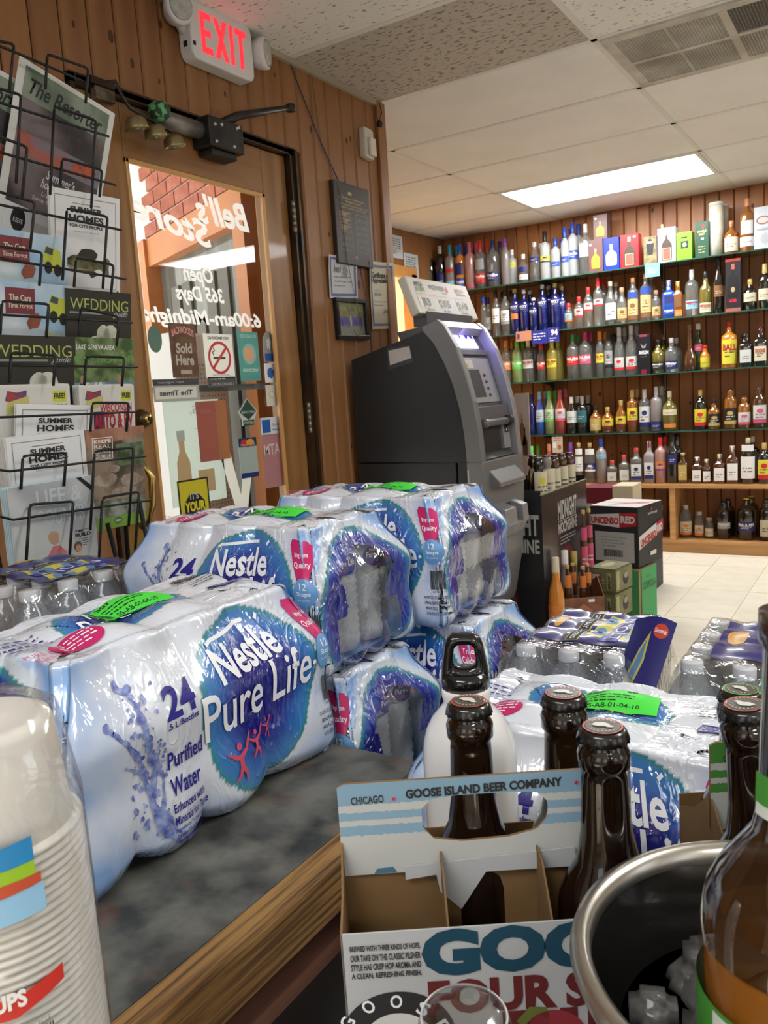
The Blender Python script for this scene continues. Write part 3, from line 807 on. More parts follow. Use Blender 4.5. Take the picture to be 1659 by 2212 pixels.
# door opener: bells, motor and gearbox
op = empty('door_closer', 'old black and steel door operator on top of the glass door', 'door closer', (XW, 1.925, EYE + 0.845))
BK = mat('black_metal', (0.02, 0.02, 0.022), 0.4, metal=0.5, col2=(0.05, 0.045, 0.04), nscale=20)
a = MB(); a.box((-0.01, 0.035, -0.045), (0.065, 0.19, 0.045), BK); a.box((-0.01, 0.055, -0.065), (0.05, 0.17, -0.045), BK); a.build('gearbox', op, bev=0.004)
a = MB(); a.lathe([(0.026, 0), (0.026, 0.16)], mat('dull_aluminium', (0.34, 0.33, 0.31), 0.45, metal=0.7, col2=(0.2, 0.19, 0.17), nscale=30), 18, Matrix.Translation((0.02, -0.125, 0.005)) @ Matrix.Rotation(-PI / 2, 4, 'X')); a.build('cylinder', op)
a = MB(); a.tube([(0.03, 0.12, 0.04), (0.06, 0.18, 0.075), (0.07, 0.45, 0.165)], [0.016, 0.013, 0.009], BK, 8); a.lathe([(0.016, 0), (0.016, 0.022), (0, 0.022)], BK, 12, Matrix.Translation((0.07, 0.445, 0.15))); a.build('arm', op)
a = MB()
for yy, zz in ((.06, .02), (.09, .025), (.16, .03), (.17, .035), (.06, -.03), (.14, -.03)): a.lathe([(0.005, 0), (0.005, 0.004), (0, 0.004)], paint((.5, .5, .5), .3), 8, Matrix.Translation((0.065, yy, zz)) @ Matrix.Rotation(PI / 2, 4, 'Y'))
a.build('screws', op, label='small bright screws')
gr = MB(); gr.lathe([(0.012, -0.03), (0.028, -0.02), (0.030, 0.0), (0.024, 0.02), (0.01, 0.028)], mat('worn_green_tape', (0.12, 0.42, 0.16), 0.6, col2=(0.03, 0.05, 0.03), nscale=60, nfac=(0.45, 0.52)), 14, Matrix.Translation((0.05, -0.15, 0.01)) @ Matrix.Rotation(PI / 2, 4, 'Y'))
gr.build('coil', op, label='crumpled green tape around the valve')
a = MB(); a.box((-0.04, -0.40, 0.035), (0.012, 0.50, 0.050), BRZ); a.build('track', op)
# shop bells on a curved strap
be = empty('shop_bell', 'three small brass bells hanging on a dark curved strap', 'bell', (XW + 0.03, 1.715, EYE + 0.815))
a = MB(); a.tube([(-0.03, -0.10, 0.085), (0.0, -0.075, 0.09), (0.01, -0.065, 0.05), (0.02, -0.05, 0.022), (0.03, 0.0, 0.005), (0.03, 0.09, -0.012)], 0.0055, BK, 6); a.build('strap', be)
BB = mat('bell_brass', (0.30, 0.24, 0.12), 0.35, metal=0.7)
for q, (yy, zz) in enumerate(((-0.045, -0.012), (0.022, -0.02), (0.092, -0.032))):
    M = Matrix.Translation((0.03, yy, zz)) @ Matrix.Rotation(0.25, 4, 'X')
    a = MB(); a.lathe([(0.004, 0.012), (0.018, 0.010), (0.029, 0.0), (0.031, -0.016), (0.033, -0.024), (0.031, -0.024), (0.028, -0.008), (0.0, 0.004)], BB, 22, M); o = a.build('bell', be)
    a = MB(); a.lathe([(0.0, 0.0), (0.006, -0.004), (0.008, -0.014), (0.005, -0.022), (0, -0.024)], paint((.5, .48, .42), .2), 10, M); a.build('clapper', o)
# latch plate upper left of the frame
a = MB(); p = at_x(226, 200, XW + 0.02)
a.box((XW, p.y - 0.03, p.z - 0.02), (XW + 0.02, p.y + 0.035, p.z + 0.012), mat('dirty_plate', (0.25, 0.21, 0.14), 0.5, metal=0.3, col2=(0.08, 0.06, 0.04), nscale=30))
a.box((XW - 0.0, p.y - 0.05, p.z + 0.012), (XW + 0.03, p.y + 0.03, p.z + 0.03), BRZ)
a.build('top_latch', label='grimy metal latch plate above the door corner', cat='latch')

# plaque
def wallflat(name, label, cat, y0, y1, z0, z1, t, m, roll=0.0, tilt=0.0, curl=None):
    r = empty(name, label, cat, (XW + 0.0015, (y0 + y1) / 2, (z0 + z1) / 2)); r.rotation_euler = (roll, tilt, 0)
    w, h = y1 - y0, z1 - z0
    b = MB(); b.box((0, -w / 2, -h / 2), (t, w / 2, h / 2), m)
    return r, b, w, h
r, b, w, h = wallflat('award_plaque', 'dark wooden award plaque with rows of small name plates', 'plaque', 2.665, 2.915, EYE + 0.525, EYE + 0.835, 0.02, paint((0.035, 0.027, 0.022), .35))
b.build('board', r, bev=0.003)
pr = Print(); gd = mat('engraved_gold', (0.45, 0.33, 0.15), 0.4, metal=0.5); dk = paint((0.05, 0.042, 0.036), .3)
pr.text('Distributor Achievement', -w * .3, h * .30, w * .62, .010, gd); pr.text('Retailer Award', -w * .2, h * .26, w * .42, .010, gd)
pr.text('We proudly acknowledge your', -w * .38, h * .215, w * .8, .009, gd); pr.text('support of the school band', -w * .36, h * .18, w * .74, .009, gd); pr.rect(-w * .12, h * .36, w * .1, .012, gd)
for c in range(2):
    for k in range(6):
        x0, z0 = (-w * .40 + c * w * .45), h * .08 - k * h * .082
        if c == 0 and k < 3: pr.frame(x0, z0, w * .32, h * .06, .0012, gd); pr.lines(x0 + .01, z0 + h * .038, w * .24, 2, h * .022, .004, gd, seed=k)
        else: pr.frame(x0, z0, w * .34, h * .062, .0014, paint((.30, .27, .23)))
l = MB(); pr.put(l, plane_fn((.02, 0, 0), (0, 1, 0), (0, 0, 1))); l.build('engraving', r, label='gold engraving and plate outlines')
for yy, zz in ((-w * .4, h * .3), (w * .44, h * .2)):
    a = MB(); a.lathe([(.004, 0), (.003, .003), (0, .004)], gd, 8, Matrix.Translation((.02, yy, zz)) @ Matrix.Rotation(PI / 2, 4, 'Y')); a.build('screw', r)
# certificates
PP = paint((0.62, 0.63, 0.66), .7); CR = paint((0.66, 0.63, 0.50), .7)
def cert(label, y0, y1, z0, z1, base, roll, tilt, lines):
    r, b, w, h = wallflat('certificate', label, 'certificate', y0, y1, z0, z1, 0.0012, base, roll, tilt)
    # slightly curled sheet
    b = MB(); n = 14
    vs, fs = [], []
    for i in range(n + 1):
        for j in range(n + 1):
            u, v_ = i / n - .5, j / n - .5
            vs.append((0.004 + 0.05 * (u * u) * (0.6 + v_) + 0.02 * max(0, v_) ** 2, u * w, v_ * h))
    for i in range(n):
        for j in range(n):
            a = i * (n + 1) + j; fs.append((a, a + n + 1, a + n + 2, a + 1))
    b.add(vs, fs, base, True); b.build('sheet', r)
    fn = lambda a, c, off: V((0.004 + 0.05 * ((a / w) ** 2) * (0.6 + c / h) + 0.02 * max(0, c / h) ** 2 + off, a, c))
    p = Print(); bl = paint((0.12, 0.16, 0.36), .6)
    p.frame(-w * .45, -h * .45, w * .9, h * .9, w * .045, bl); lines(p, w, h)
    l = MB(); p.put(l, fn, maxe=w / 7, off=.0012); l.build('print', r)
cert('white certificate with blue border left under the plaque', 2.605, 2.80, EYE + 0.395, EYE + 0.555, PP, 0.06, 0.0,
     lambda p, w, h: p.lines(-w * .3, -h * .02, w * .6, 3, .016, .006, GREY).text('Award', -w * .32, h * .1, w * .3, .03, INK, shear=.4).ell(w * .12, h * .12, .018, .022, GREY, rough=.2))
cert('cream certificate of appreciation curling off the wall', 2.890, 3.082, EYE + 0.285, EYE + 0.560, CR, 0.05, 0.0,
     lambda p, w, h: p.text('Certificate of', -w * .38, h * .26, w * .72, .024, INK, .035).text('Appreciation', -w * .38, h * .17, w * .74, .026, INK, .035).text('Awarded to', -w * .3, h * .06, w * .3, .009, GREY).text("Bell's Store", -w * .3, 0, w * .3, .013, INK).lines(-w * .35, -h * .1, w * .7, 2, .014, .005, GREY).text('Johnson', w * .0, -h * .28, w * .3, .02, INK, shear=.5))
# framed photograph
r, b, w, h = wallflat('picture_frame', 'black framed group photograph hung under the white certificate', 'picture', 2.635, 2.855, EYE + 0.235, EYE + 0.395, 0.006, BLACK, 0.02, 0.0)
b.build('backing', r)
f = MB(); t = .016
for lo, hi in (((0, -w / 2, -h / 2), (.018, w / 2, -h / 2 + t)), ((0, -w / 2, h / 2 - t), (.018, w / 2, h / 2)), ((0, -w / 2, -h / 2 + t), (.018, -w / 2 + t, h / 2 - t)), ((0, w / 2 - t, -h / 2 + t), (.018, w / 2, h / 2 - t))): f.box(lo, hi, paint((.012, .012, .015), .3))
f.build('frame', r, bev=.002)
p = Print(); p.rect(-w * .42, -h * .4, w * .84, h * .8, mat('photo_green', (0.12, 0.16, 0.06), .4, col2=(0.35, 0.33, 0.14), nscale=40))
p.rect(-w * .42, -h * .4, w * .84, h * .25, paint((.30, .30, .24)), 2)
rg = random.Random(2)
for q in range(11):
    xx = -w * .36 + q * w * .068; p.ell(xx, -h * .06 + rg.uniform(-.004, .004), .006, .022, paint(rg.choice([(.10, .08, .5), (.14, .12, .55), (.6, .6, .62)])), 3, n=10); p.ell(xx, h * .11 + rg.uniform(-.004, .004), .0045, .006, paint((.35, .22, .16)), 4, n=8)
l = MB(); p.put(l, plane_fn((.006, 0, 0), (0, 1, 0), (0, 0, 1))); l.build('photograph', r, label='outdoor group photo of people in blue')
# motion detector
r = empty('motion_detector', 'small cream motion detector high near the corner', 'alarm sensor', (XW, 2.93, EYE + 1.02))
IV = paint((0.62, 0.58, 0.50), .45)
a = MB(); a.prism([(-.035, -.055), (.03, -.062), (.038, .05), (.028, .058), (-.03, .06)], (0, 0, 0), (0, 1, 0), (0, 0, 1), (1, 0, 0), .03, IV); a.build('housing', r, bev=.006)
a = MB(); a.prism([(-.012, -.05), (.032, -.05), (.032, .02), (-.012, .02)], (0.03, 0, 0), (0, 1, 0), (0, 0, 1), (1, 0, 0), .014, paint((.70, .66, .57), .3)); a.build('lens', r, bev=.005)
# cords
c = MB(); c.tube([(XW + .004, 2.47, CEIL - .01), (XW + .004, 2.50, CEIL - .06), (XW + .006, 2.62, EYE + .97), (XW + .006, 2.725, EYE + .84)], .0022, paint((.03, .035, .10)), 6)
c.build('cord', label='dark blue cord slanting from the ceiling to the plaque', cat='cord')
c = MB(); c.tube([(XW + .004, 2.60, CEIL - .02), (XW + .004, 2.63, EYE + .95), (XW + .024, 2.70, EYE + .80), (XW + .024, 2.72, EYE + .55), (XW + .022, 2.76, EYE + .40), (XW + .022, 2.80, EYE + .3), (XW + .02, 2.77, EYE + .24), (XW + .02, 2.74, EYE + .27)], .0012, paint((.12, .11, .10)), 5)
c.build('wire', label='thin grey wire hanging over the plaque and picture', cat='wire')
c = MB(); c.tube([(XW + .02, 2.815, EYE + .52), (XW + .02, 2.84, EYE + .42), (XW + .014, 2.87, EYE + .28), (XW + .01, 2.87, EYE + .12)], .0018, paint((.03, .035, .10)), 5)
c.build('cord', label='dark cord dropping behind the plaque to the cash machine', cat='cord')
c = MB(); c.lathe([(.0, -.012), (.012, -.01), (.014, 0), (.008, .012), (0, .013)], BLACK, 12, Matrix.Translation((XW + .02, 3.035, EYE + 1.12))); c.tube([(XW + .018, 3.035, EYE + 1.13), (XW + .018, 3.06, EYE + 1.17), (XW + .016, 3.05, CEIL - .01)], .0018, BLACK, 5)
c.build('antenna_bulb', label='tiny black plug on a wire at the top wall corner', cat='plug')
# papers on the far left wall
for n, (q0, q1, ll) in enumerate((((842, 505), (868, 560), 'pale notice high on the far left pine wall'), ((872, 545), (902, 600), 'white notice pinned below another on the far left wall'), ((903, 668), (918, 740), 'narrow white paper hanging beside the glowing window'))):
    a, b = at_x(*q0, XL + .006), at_x(*q1, XL + .006)
    m = MB(); m.box((XL + .004, a.y, b.z), (XL + .007, b.y + .02, a.z), paint((.60, .66, .72))); o = m.build('notice', label=ll, cat='paper')
    p = Print(); p.lines(.02, (a.z - b.z) * .8, (b.y - a.y) * .8, 7, (a.z - b.z) * .1, .012, GREY, seed=n); l = MB(); p.put(l, plane_fn((XL + .007, a.y, b.z), (0, 1, 0), (0, 0, 1))); l.build('print', o)
# ================================================================ MAGAZINE RACK
WIRE = mat('rack_wire', (0.012, 0.012, 0.013), 0.45, metal=0.3)
def RX(py): return -1.52 + (py - 100) / 1050.0 * 0.14           # the rack leans back: deeper at the top
rack = empty('magazine_rack', 'tall black wire magazine rack standing beside the door', 'magazine rack', (-1.44, 1.12, 0))
def rp(px, py, dx=0.0):
    p = at_x(px, py, RX(py) + dx); return p - V((-1.44, 1.12, 0))
def wirepart(name, paths, r=0.0022):
    m = MB()
    for pth in paths: m.tube(pth, r, WIRE, 6)
    m.build(name, rack)
horiz = [[(-60, 75), (45, 118), (190, 180)], [(-60, 203), (235, 295)], [(-60, 312), (250, 400)], [(-60, 430), (262, 497)], [(-60, 548), (272, 603)], [(-60, 676), (285, 697)], [(-60, 788), (297, 793)],
         [(-60, 904), (290, 890)], [(-60, 1006), (20, 1018), (315, 985)], [(-60, 1100), (28, 1123), (325, 1080)]]
DXW = 0.030
for hh in horiz: wirepart('rail', [[rp(x, y, DXW) for x, y in hh]], 0.0026)
loops = [((103, 117), (190, 147), 75), ((118, 230), (207, 260), 190), ((135, 342), (220, 367), 58), ((145, 450), (232, 468), 155), ((165, 557), (245, 572), 62), ((-60, 78), (30, 95), 100), ((-40, 180), (45, 205), 190), ((-30, 285), (58, 317), 110),
         ((-10, 412), (75, 437), 100), ((-5, 532), (90, 545), 72), ((5, 650), (105, 657), 72), ((175, 665), (257, 685), 62), ((25, 762), (120, 768), 65), ((187, 770), (268, 772), 62), ((200, 870), (278, 870), 62), ((50, 985), (143, 978), 72),
         ((205, 975), (288, 967), 170), ((65, 1090), (158, 1083), 150), ((222, 1075), (300, 1062), 160)]
for a, b, h in loops:
    sk = 5.0 if h < 100 else 10
    c = 7
    pts = [(a[0] - sk, a[1] + h), (a[0] - 1, a[1] + c), (a[0] + 1, a[1] + 2), (a[0] + c, a[1] + (b[1] - a[1]) * c / (b[0] - a[0])), (b[0] - c, b[1] - (b[1] - a[1]) * c / (b[0] - a[0])), (b[0] - 1, b[1] + 2), (b[0], b[1] + c), (b[0] - sk, b[1] + h)]
    wirepart('loop', [[rp(x, y, DXW + 0.002) for x, y in pts]], 0.0028)
legs = [[rp(232, 1130, -.03), V((0.05, 0.03, 0.62)), V((0.10, -0.02, 0.0))], [rp(300, 1080, -.02), V((0.02, 0.14, 0.55)), V((0.02, 0.20, 0.0))], [rp(250, 560, -.06), rp(262, 1000, -.05), V((-.10, 0.10, 0.0))], [rp(-40, 560, -.06), rp(-30, 1000, -.05), V((-.10, -0.26, 0.0))], [rp(-20, 1120, -.03), V((0.10, -0.26, 0.0))]]
for l in legs: wirepart('leg', [l], 0.005)
wirepart('rail', [[V((-.10, -.26, 0.01)), V((-.10, .10, 0.01))], [V((.10, -.26, 0.01)), V((.02, .20, 0.01))]], 0.004)

def magazine(label, TL, W, H, t=0.006, lean=0.16, roll=0.0, base=(.7, .7, .68), draw=None, dx=0.0, cat='magazine', group=None, edge=None, n_leaf=1):
    """TL: pixel of the cover's upper left corner; W, H in metres"""
    W *= .80; H *= .90 if cat == 'newspaper' or H == .28 and n_leaf == 3 else .76
    if n_leaf == 3: W *= 1.08
    p = at_x(TL[0], TL[1], RX(TL[1]) + dx)
    r = empty('magazine' if cat == 'magazine' else 'newspaper', label, cat, p, 0, group)
    r.rotation_euler = (roll, lean, 0)
    cov = paint(base, .3)
    b = MB()
    for k in range(n_leaf):
        tt = t / n_leaf
        b.box((-t + k * tt, 0.0 - (0.002 if k % 2 else 0), -H + (0.003 if k % 2 else 0)), (-t + (k + 1) * tt - 0.0006, W, 0.0 - (0.002 if k % 2 else 0)), paint(edge or (.72, .71, .68), .7) if k < n_leaf - 1 else cov)
    b.build('pages', r)
    pr = Print()
    if draw: draw(pr, W, H)
    l = MB(); pr.put(l, plane_fn((-0.0006, 0, -H), (0, 1, 0), (0, 0, 1)), off=.0003, lay=.00015); l.build('cover_print', r)
    return r
def photo(name, c, c2, ns, nf=(.4, .6)): return mat(name, c, .35, col2=c2, nscale=ns, nfac=nf, detail=3)
DKP = photo('print_dark_scene', (.035, .03, .035), (.16, .13, .13), 9)
def resorter(p, w, h):
    p.rect(w * .06, h * .03, w * .88, h * .94, DKP); p.rect(w * .06, h * .80, w * .88, h * .17, photo('print_mossy', (.10, .14, .10), (.22, .26, .20), 12), 2)
    p.text('The Resorter', w * .12, h * .83, w * .76, h * .09, BLACK, .02, .35, layer=4)
    p.rect(w * .06, h * .5, w * .88, h * .12, photo('print_water_red', (.17, .16, .20), (.36, .10, .07), 14, (.5, .62)), 2)
    p.ell(w * .76, h * .57, w * .13, h * .045, photo('print_redfoliage', (.45, .09, .04), (.25, .06, .04), 60), 3, rough=.15)
    p.text("Summer's", w * .40, h * .42, w * .3, h * .055, PP, .01, .3); p.text('hottest event', w * .36, h * .36, w * .38, h * .055, PP, .01, .3); p.text('Lobster, steak &', w * .38, h * .31, w * .34, h * .03, PP, 0, .2); p.text('family fun on the lake', w * .30, h * .27, w * .45, h * .03, PP, 0, .2)
    p.rect(w * .06, h * .03, w * .5, h * .18, PP, 3); p.ell(w * .2, h * .13, w * .07, h * .07, BLACK, 4); p.rect(w * .36, h * .05, w * .16, h * .1, paint((.5, .48, .47)), 4); p.text('KEEFE', w * .155, h * .11, w * .09, h * .025, PP, layer=5)
    p.text('HOT', w * .60, h * .2, w * .26, h * .1, paint((.10, .085, .085)), .03)
magazine('folded newspaper with dark autumn cover fully in view on the rack', (45, 120), .30, .400, .004, .14, -.22, (.62, .63, .60), resorter, 0.006, 'newspaper', n_leaf=2)
magazine('second resort newspaper half cut off by the left photo edge', (-150, 62), .30, .400, .004, .14, -.22, (.60, .61, .60), resorter, 0.0, 'newspaper', n_leaf=2)
def homes(p, w, h, fish=False):
    p.frame(w * .06, h * .045, w * .88, h * .91, .0014, GREY); p.rect(w * .3, h * .90, w * .4, .0016, GREY)
    p.text('SUMMER', w * .27, h * .83, w * .46, h * .05, INK, .035); p.text('HOMES', w * .25, h * .755, w * .5, h * .06, INK, .04); p.text('FOR CITY PEOPLE', w * .26, h * .715, w * .48, h * .025, INK, .03)
    p.text('Summer 2017 Volume IX', w * .32, h * .675, w * .36, h * .014, GREY)
    if fish:
        fm = mat('print_fish', (.035, .035, .02), .35, col2=(.22, .21, .10), nscale=40)
        p.poly([(w * a, h * (b + .02)) for a, b in ((.18, .40), (.22, .44), (.30, .47), (.42, .475), (.55, .45), (.70, .43), (.80, .47), (.84, .45), (.82, .38), (.83, .31), (.78, .33), (.68, .37), (.55, .34), (.40, .335), (.28, .35), (.20, .38))], fm)
        p.poly([(w * a, h * (b + .02)) for a, b in ((.36, .47), (.42, .52), (.50, .53), (.60, .525), (.66, .49), (.62, .44))], paint((.03, .03, .02)), 2)
        p.poly([(w * a, h * (b + .02)) for a, b in ((.50, .345), (.56, .29), (.64, .31), (.62, .35))], paint((.03, .03, .02)), 2)
        p.poly([(w * a, h * (b + .02)) for a, b in ((.18, .40), (.25, .385), (.34, .37), (.45, .36), (.58, .365), (.42, .345), (.28, .352), (.20, .38))], mat('fish_belly', (.30, .28, .15), .4), 2)
        p.rect(w * .06, h * .22, w * .88, h * .012, paint((.5, .5, .5))); p.rect(w * .06, h * .045, w * .88, h * .175, paint((.55, .56, .58)), 1)
magazine('white magazine with a fish on its cover', (107, 402), .205, .28, .008, .18, .02, (.74, .75, .76), lambda p, w, h: homes(p, w, h, True), .012, n_leaf=3)
def cars(p, w, h):
    p.rect(0, 0, w, h, mat('print_sky', (.30, .48, .66), .35, col2=(.62, .70, .74), nscale=10), 0); p.rect(0, 0, w, h * .40, photo('print_greyshore', (.22, .23, .25), (.40, .41, .42), 30), 2)
    p.rect(w * .10, h * .70, w * .38, h * .24, paint((.20, .04, .05)), 3); p.text('The Cars', w * .15, h * .82, w * .28, h * .06, CR, .02, layer=5); p.text('Time Forgot', w * .13, h * .74, w * .32, h * .06, CR, .02, layer=5)
    p.poly([(w * a, h * b) for a, b in ((.36, .62), (.42, .70), (.52, .72), (.56, .66), (.52, .58), (.40, .56))], paint((.28, .09, .05)), 4)
    p.poly([(w * a, h * b) for a, b in ((.66, .80), (.70, .90), (.90, .86), (.92, .70), (.84, .64), (.68, .70))], paint((.48, .52, .06)), 3); p.poly([(w * a, h * b) for a, b in ((.68, .83), (.71, .89), (.80, .87), (.79, .81))], paint((.06, .07, .08)), 4)
    p.ell(w * .73, h * .69, .009, .012, INK, 4); p.ell(w * .86, h * .67, .009, .012, INK, 4); p.text('Mystery machine!', w * .58, h * .50, w * .36, h * .06, paint((.65, .6, .1)), .02, .2, -.15)
    p.poly([(w * a, h * b) for a, b in ((.50, .08), (.56, .28), (.66, .36), (.94, .34), (.96, .08))], paint((.10, .11, .12)), 3); p.poly([(w * a, h * b) for a, b in ((.58, .24), (.66, .33), (.90, .32), (.90, .20))], paint((.35, .38, .42)), 4)
    for q in range(4): p.ell(w * (.12 + q * .1), h * .2, .008, .02, INK, 4, n=8); p.ell(w * (.12 + q * .1), h * .27, .005, .007, GREY, 5, n=8)
magazine('upper blue magazine about old cars with yellow van', (-20, 489), .21, .27, .006, .16, .0, (.45, .6, .72), cars, .006)
magazine('lower blue magazine about old cars with yellow van', (-8, 603), .21, .27, .006, .16, .0, (.45, .6, .72), cars, .006)
def wed(p, w, h):
    p.rect(0, 0, w, h, paint((.035, .037, .030), .3), 0); ye = paint((.42, .46, .12)); p.text('WEDDING', w * .05, h * .80, w * .9, h * .115, ye, -.002); p.text('guide', w * .70, h * .73, w * .24, h * .08, PP, -.005, .5)
    p.rect(w * .04, h * .76, w * .62, .004, paint((.25, .26, .25)))
    wf = mat('print_petal', (.70, .70, .66), .4, col2=(.55, .57, .42), nscale=60); rgx = random.Random(7)
    for cx, cy, a, b, ro in ((.55, .56, .10, .16, .2), (.66, .55, .12, .18, -.3), (.42, .48, .16, .10, .3), (.75, .46, .13, .1, -.4), (.58, .44, .12, .14, .0), (.27, .42, .1, .07, .3), (.34, .36, .12, .07, -.2), (.66, .35, .16, .08, .2)):
        p.ell(w * cx, h * cy, w * a, h * b * .6, wf, 2, 20, .06, int(cx * 100), ro)
    p.ell(w * .58, h * .47, w * .05, h * .04, paint((.45, .5, .15)), 3)
magazine('black wedding magazine with white flower in the right column of the rack', (143, 622), .208, .27, .006, .15, .0, (.05, .05, .04), wed, .008)
magazine('black wedding magazine with white flower in the left column of the rack', (-30, 722), .242, .27, .006, .15, .0, (.05, .05, .04), wed, .010)
def expl(p, w, h):
    p.rect(0, h * .55, w, h * .45, photo('print_leaves', (.05, .10, .03), (.20, .27, .12), 40), 1); p.rect(0, 0, w, h * .55, photo('print_lake', (.10, .20, .27), (.25, .36, .42), 14), 1)
    p.text('LAKE GENEVA AREA', w * .04, h * .88, w * .62, h * .05, WHITE, .01, .1); p.text('explorer', w * .0, h * .70, w * .98, h * .17, paint((.12, .30, .07)), .0); p.text('Paddling', w * .18, h * .46, w * .4, h * .09, WHITE, .01); p.lines(w * .2, h * .38, w * .36, 3, h * .05, h * .02, WHITE)
    for xx, c in ((.08, (.03, .04, .06)), (.68, (.45, .10, .02))): p.rect(w * xx, h * .36, w * .09, h * .18, paint(c), 3); p.ell(w * (xx + .045), h * .58, .006, .009, paint((.4, .25, .17)), 4)
magazine('green and blue magazine with paddlers on its cover', (158, 728), .196, .27, .006, .13, .0, (.15, .25, .1), expl, .008)
def auto(p, w, h):
    p.rect(w * .03, h * .02, w * .94, h * .95, paint((.62, .61, .57)), 0); p.rect(w * .74, h * .83, w * .2, h * .11, paint((.55, .58, .05)), 2); p.text('FREE!', w * .76, h * .86, w * .16, h * .055, INK, .04)
    p.poly([(w * a, h * b) for a, b in ((.08, .86), (.12, .95), (.24, .93), (.38, .95), (.36, .84), (.20, .82))], photo('print_flag', (.35, .05, .05), (.06, .07, .2), 60)); p.poly([(w * a, h * b) for a, b in ((.08, .72), (.10, .84), (.40, .90), (.40, .80))], paint((.50, .48, .16)), 3)
    r_ = paint((.42, .03, .05)); p.text('WISCONSIN', w * .34, h * .72, w * .60, h * .09, r_, .03); p.text('AUTO & RV', w * .22, h * .55, w * .74, h * .16, r_, .05); p.rect(w * .22, h * .53, w * .2, h * .2, photo('print_purple_car', (.18, .03, .12), (.06, .02, .08), 20), 2)
    p.text('(262) 760-2121   www.autorv.com', w * .2, h * .485, w * .7, h * .03, INK, .02); p.rect(w * .2, h * .2, w * .74, h * .26, INK, 2); p.lines(w * .22, h * .43, w * .7, 8, h * .03, h * .012, PP, 4)
magazine('thick free car sales paper half hidden in the left column', (-5, 833), .195, .27, .024, .10, .0, (.66, .65, .62), auto, .004, n_leaf=8)
magazine('thick free car sales paper in the right column of the rack', (172, 833), .175, .27, .024, .10, .0, (.66, .65, .62), auto, .004, n_leaf=8)
def keefe(p, w, h):
    p.rect(0, 0, w, h, photo('print_patio', (.06, .05, .035), (.30, .23, .17), 16), 0); p.poly([(0, h), (w, h), (w, h * .93), (w * .1, h * .82), (0, h * .86)], photo('print_ceiling_wood', (.28, .12, .07), (.42, .22, .15), 20), 1)
    p.frame(w * .10, h * .70, w * .34, h * .22, .0016, WHITE, 4)
    for q, s in enumerate(('KEEFE', 'REAL', 'ESTATE', 'GUIDE')): p.text(s, w * .13, h * (.865 - q * .05), w * .28, h * .035, WHITE, .03 if q == 0 else 0, layer=4)
    p.rect(w * .5, h * .62, w * .48, h * .22, photo('print_trees', (.03, .06, .02), (.14, .20, .12), 40), 2)
    for cx, cy, a, b in ((.30, .50, .2, .07), (.75, .47, .2, .06), (.62, .36, .22, .05), (.45, .6, .1, .04)): p.ell(w * cx, h * cy, w * a, h * b, photo('print_cushion', (.42, .36, .30), (.25, .18, .13), 30), 3, rough=.12, seed=int(cx * 99))
    p.rect(0, h * .12, w, h * .17, photo('print_houses', (.10, .14, .07), (.35, .36, .38), 35), 3); p.rect(0, 0, w, h * .12, paint((.20, .40, .06)), 3); p.ell(w * .5, h * .07, w * .07, h * .035, paint((.08, .18, .05)), 4); p.text('KEEFE', w * .45, h * .06, w * .1, h * .02, WHITE, .03, layer=5)
magazine('real estate guide magazine with a patio photo', (184, 930), .192, .283, .006, .12, .0, (.3, .2, .15), keefe, .006)
magazine('tilted white magazine standing behind the stack of its twins', (38, 873), .21, .28, .01, .14, -.06, (.74, .75, .76), homes, .014, n_leaf=4)
magazine('stack of white magazines in front in the left column', (12, 948), .215, .28, .022, .08, .03, (.74, .75, .76), homes, .020, n_leaf=9)
def life(p, w, h):
    p.rect(0, 0, w, h, photo('print_kitchen', (.34, .36, .37), (.52, .54, .54), 6), 0); gl = paint((.50, .55, .58)); p.text('LIFE &', w * .30, h * .80, w * .55, h * .14, gl, .01); p.text('COUNTRY', w * .28, h * .62, w * .68, h * .14, paint((.42, .52, .58)), .0)
    p.poly([(w * .80, h * 1.0), (w * .86, h * 1.0), (w * 1.0, h * .90), (w, h * .84)], BLACK, 3); p.rect(w * .22, h * .38, w * .48, h * .24, photo('print_rangehood', (.42, .44, .45), (.5, .52, .52), 8), 2)
    p.text('TIME TO', w * .72, h * .50, w * .2, h * .022, INK, .03); p.text('BUILD', w * .72, h * .455, w * .2, h * .035, INK, .05); p.lines(w * .76, h * .43, w * .16, 4, h * .02, h * .008, INK); p.text('THE GENEVA', w * .06, h * .235, w * .24, h * .022, INK, .04); p.text('THEATER', w * .06, h * .205, w * .17, h * .022, INK, .04); p.text('TO LIFE', w * .06, h * .14, w * .14, h * .022, INK, .04)
    sk = paint((.42, .26, .19)); n0 = len(p.items); p.poly([(w * a, h * b) for a, b in ((.34, .0), (.36, .20), (.44, .28), (.52, .27), (.60, .20), (.62, .0))], paint((.48, .16, .18)), 4)
    p.ell(w * .47, h * .335, w * .05, h * .05, sk, 5, 16); p.ell(w * .455, h * .355, w * .068, h * .058, paint((.42, .30, .16)), 4, 16, .05)
    p.poly([(w * a, h * b) for a, b in ((.66, .0), (.68, .14), (.74, .19), (.80, .14), (.84, .0))], paint((.50, .46, .40)), 4); p.ell(w * .74, h * .22, w * .05, h * .05, paint((.14, .08, .05)), 5, 14, .1); p.ell(w * .745, h * .205, w * .034, h * .036, sk, 6, 12); p.rect(0, 0, w, h * .035, paint((.12, .07, .05)), 6)
    p.items[n0:] = [([(a, b + h * .15) for a, b in vs], fs, m, l) for vs, fs, m, l in p.items[n0:]]; p.rect(0, 0, w, h * .16, paint((.12, .07, .05)), 7)
    for q in range(6): p.ell(w * (.05 + q * .045), h * (.06 + .02 * (q % 2)), w * .022, h * .035, paint((.12, .12, .12)), 4, 10, .1)
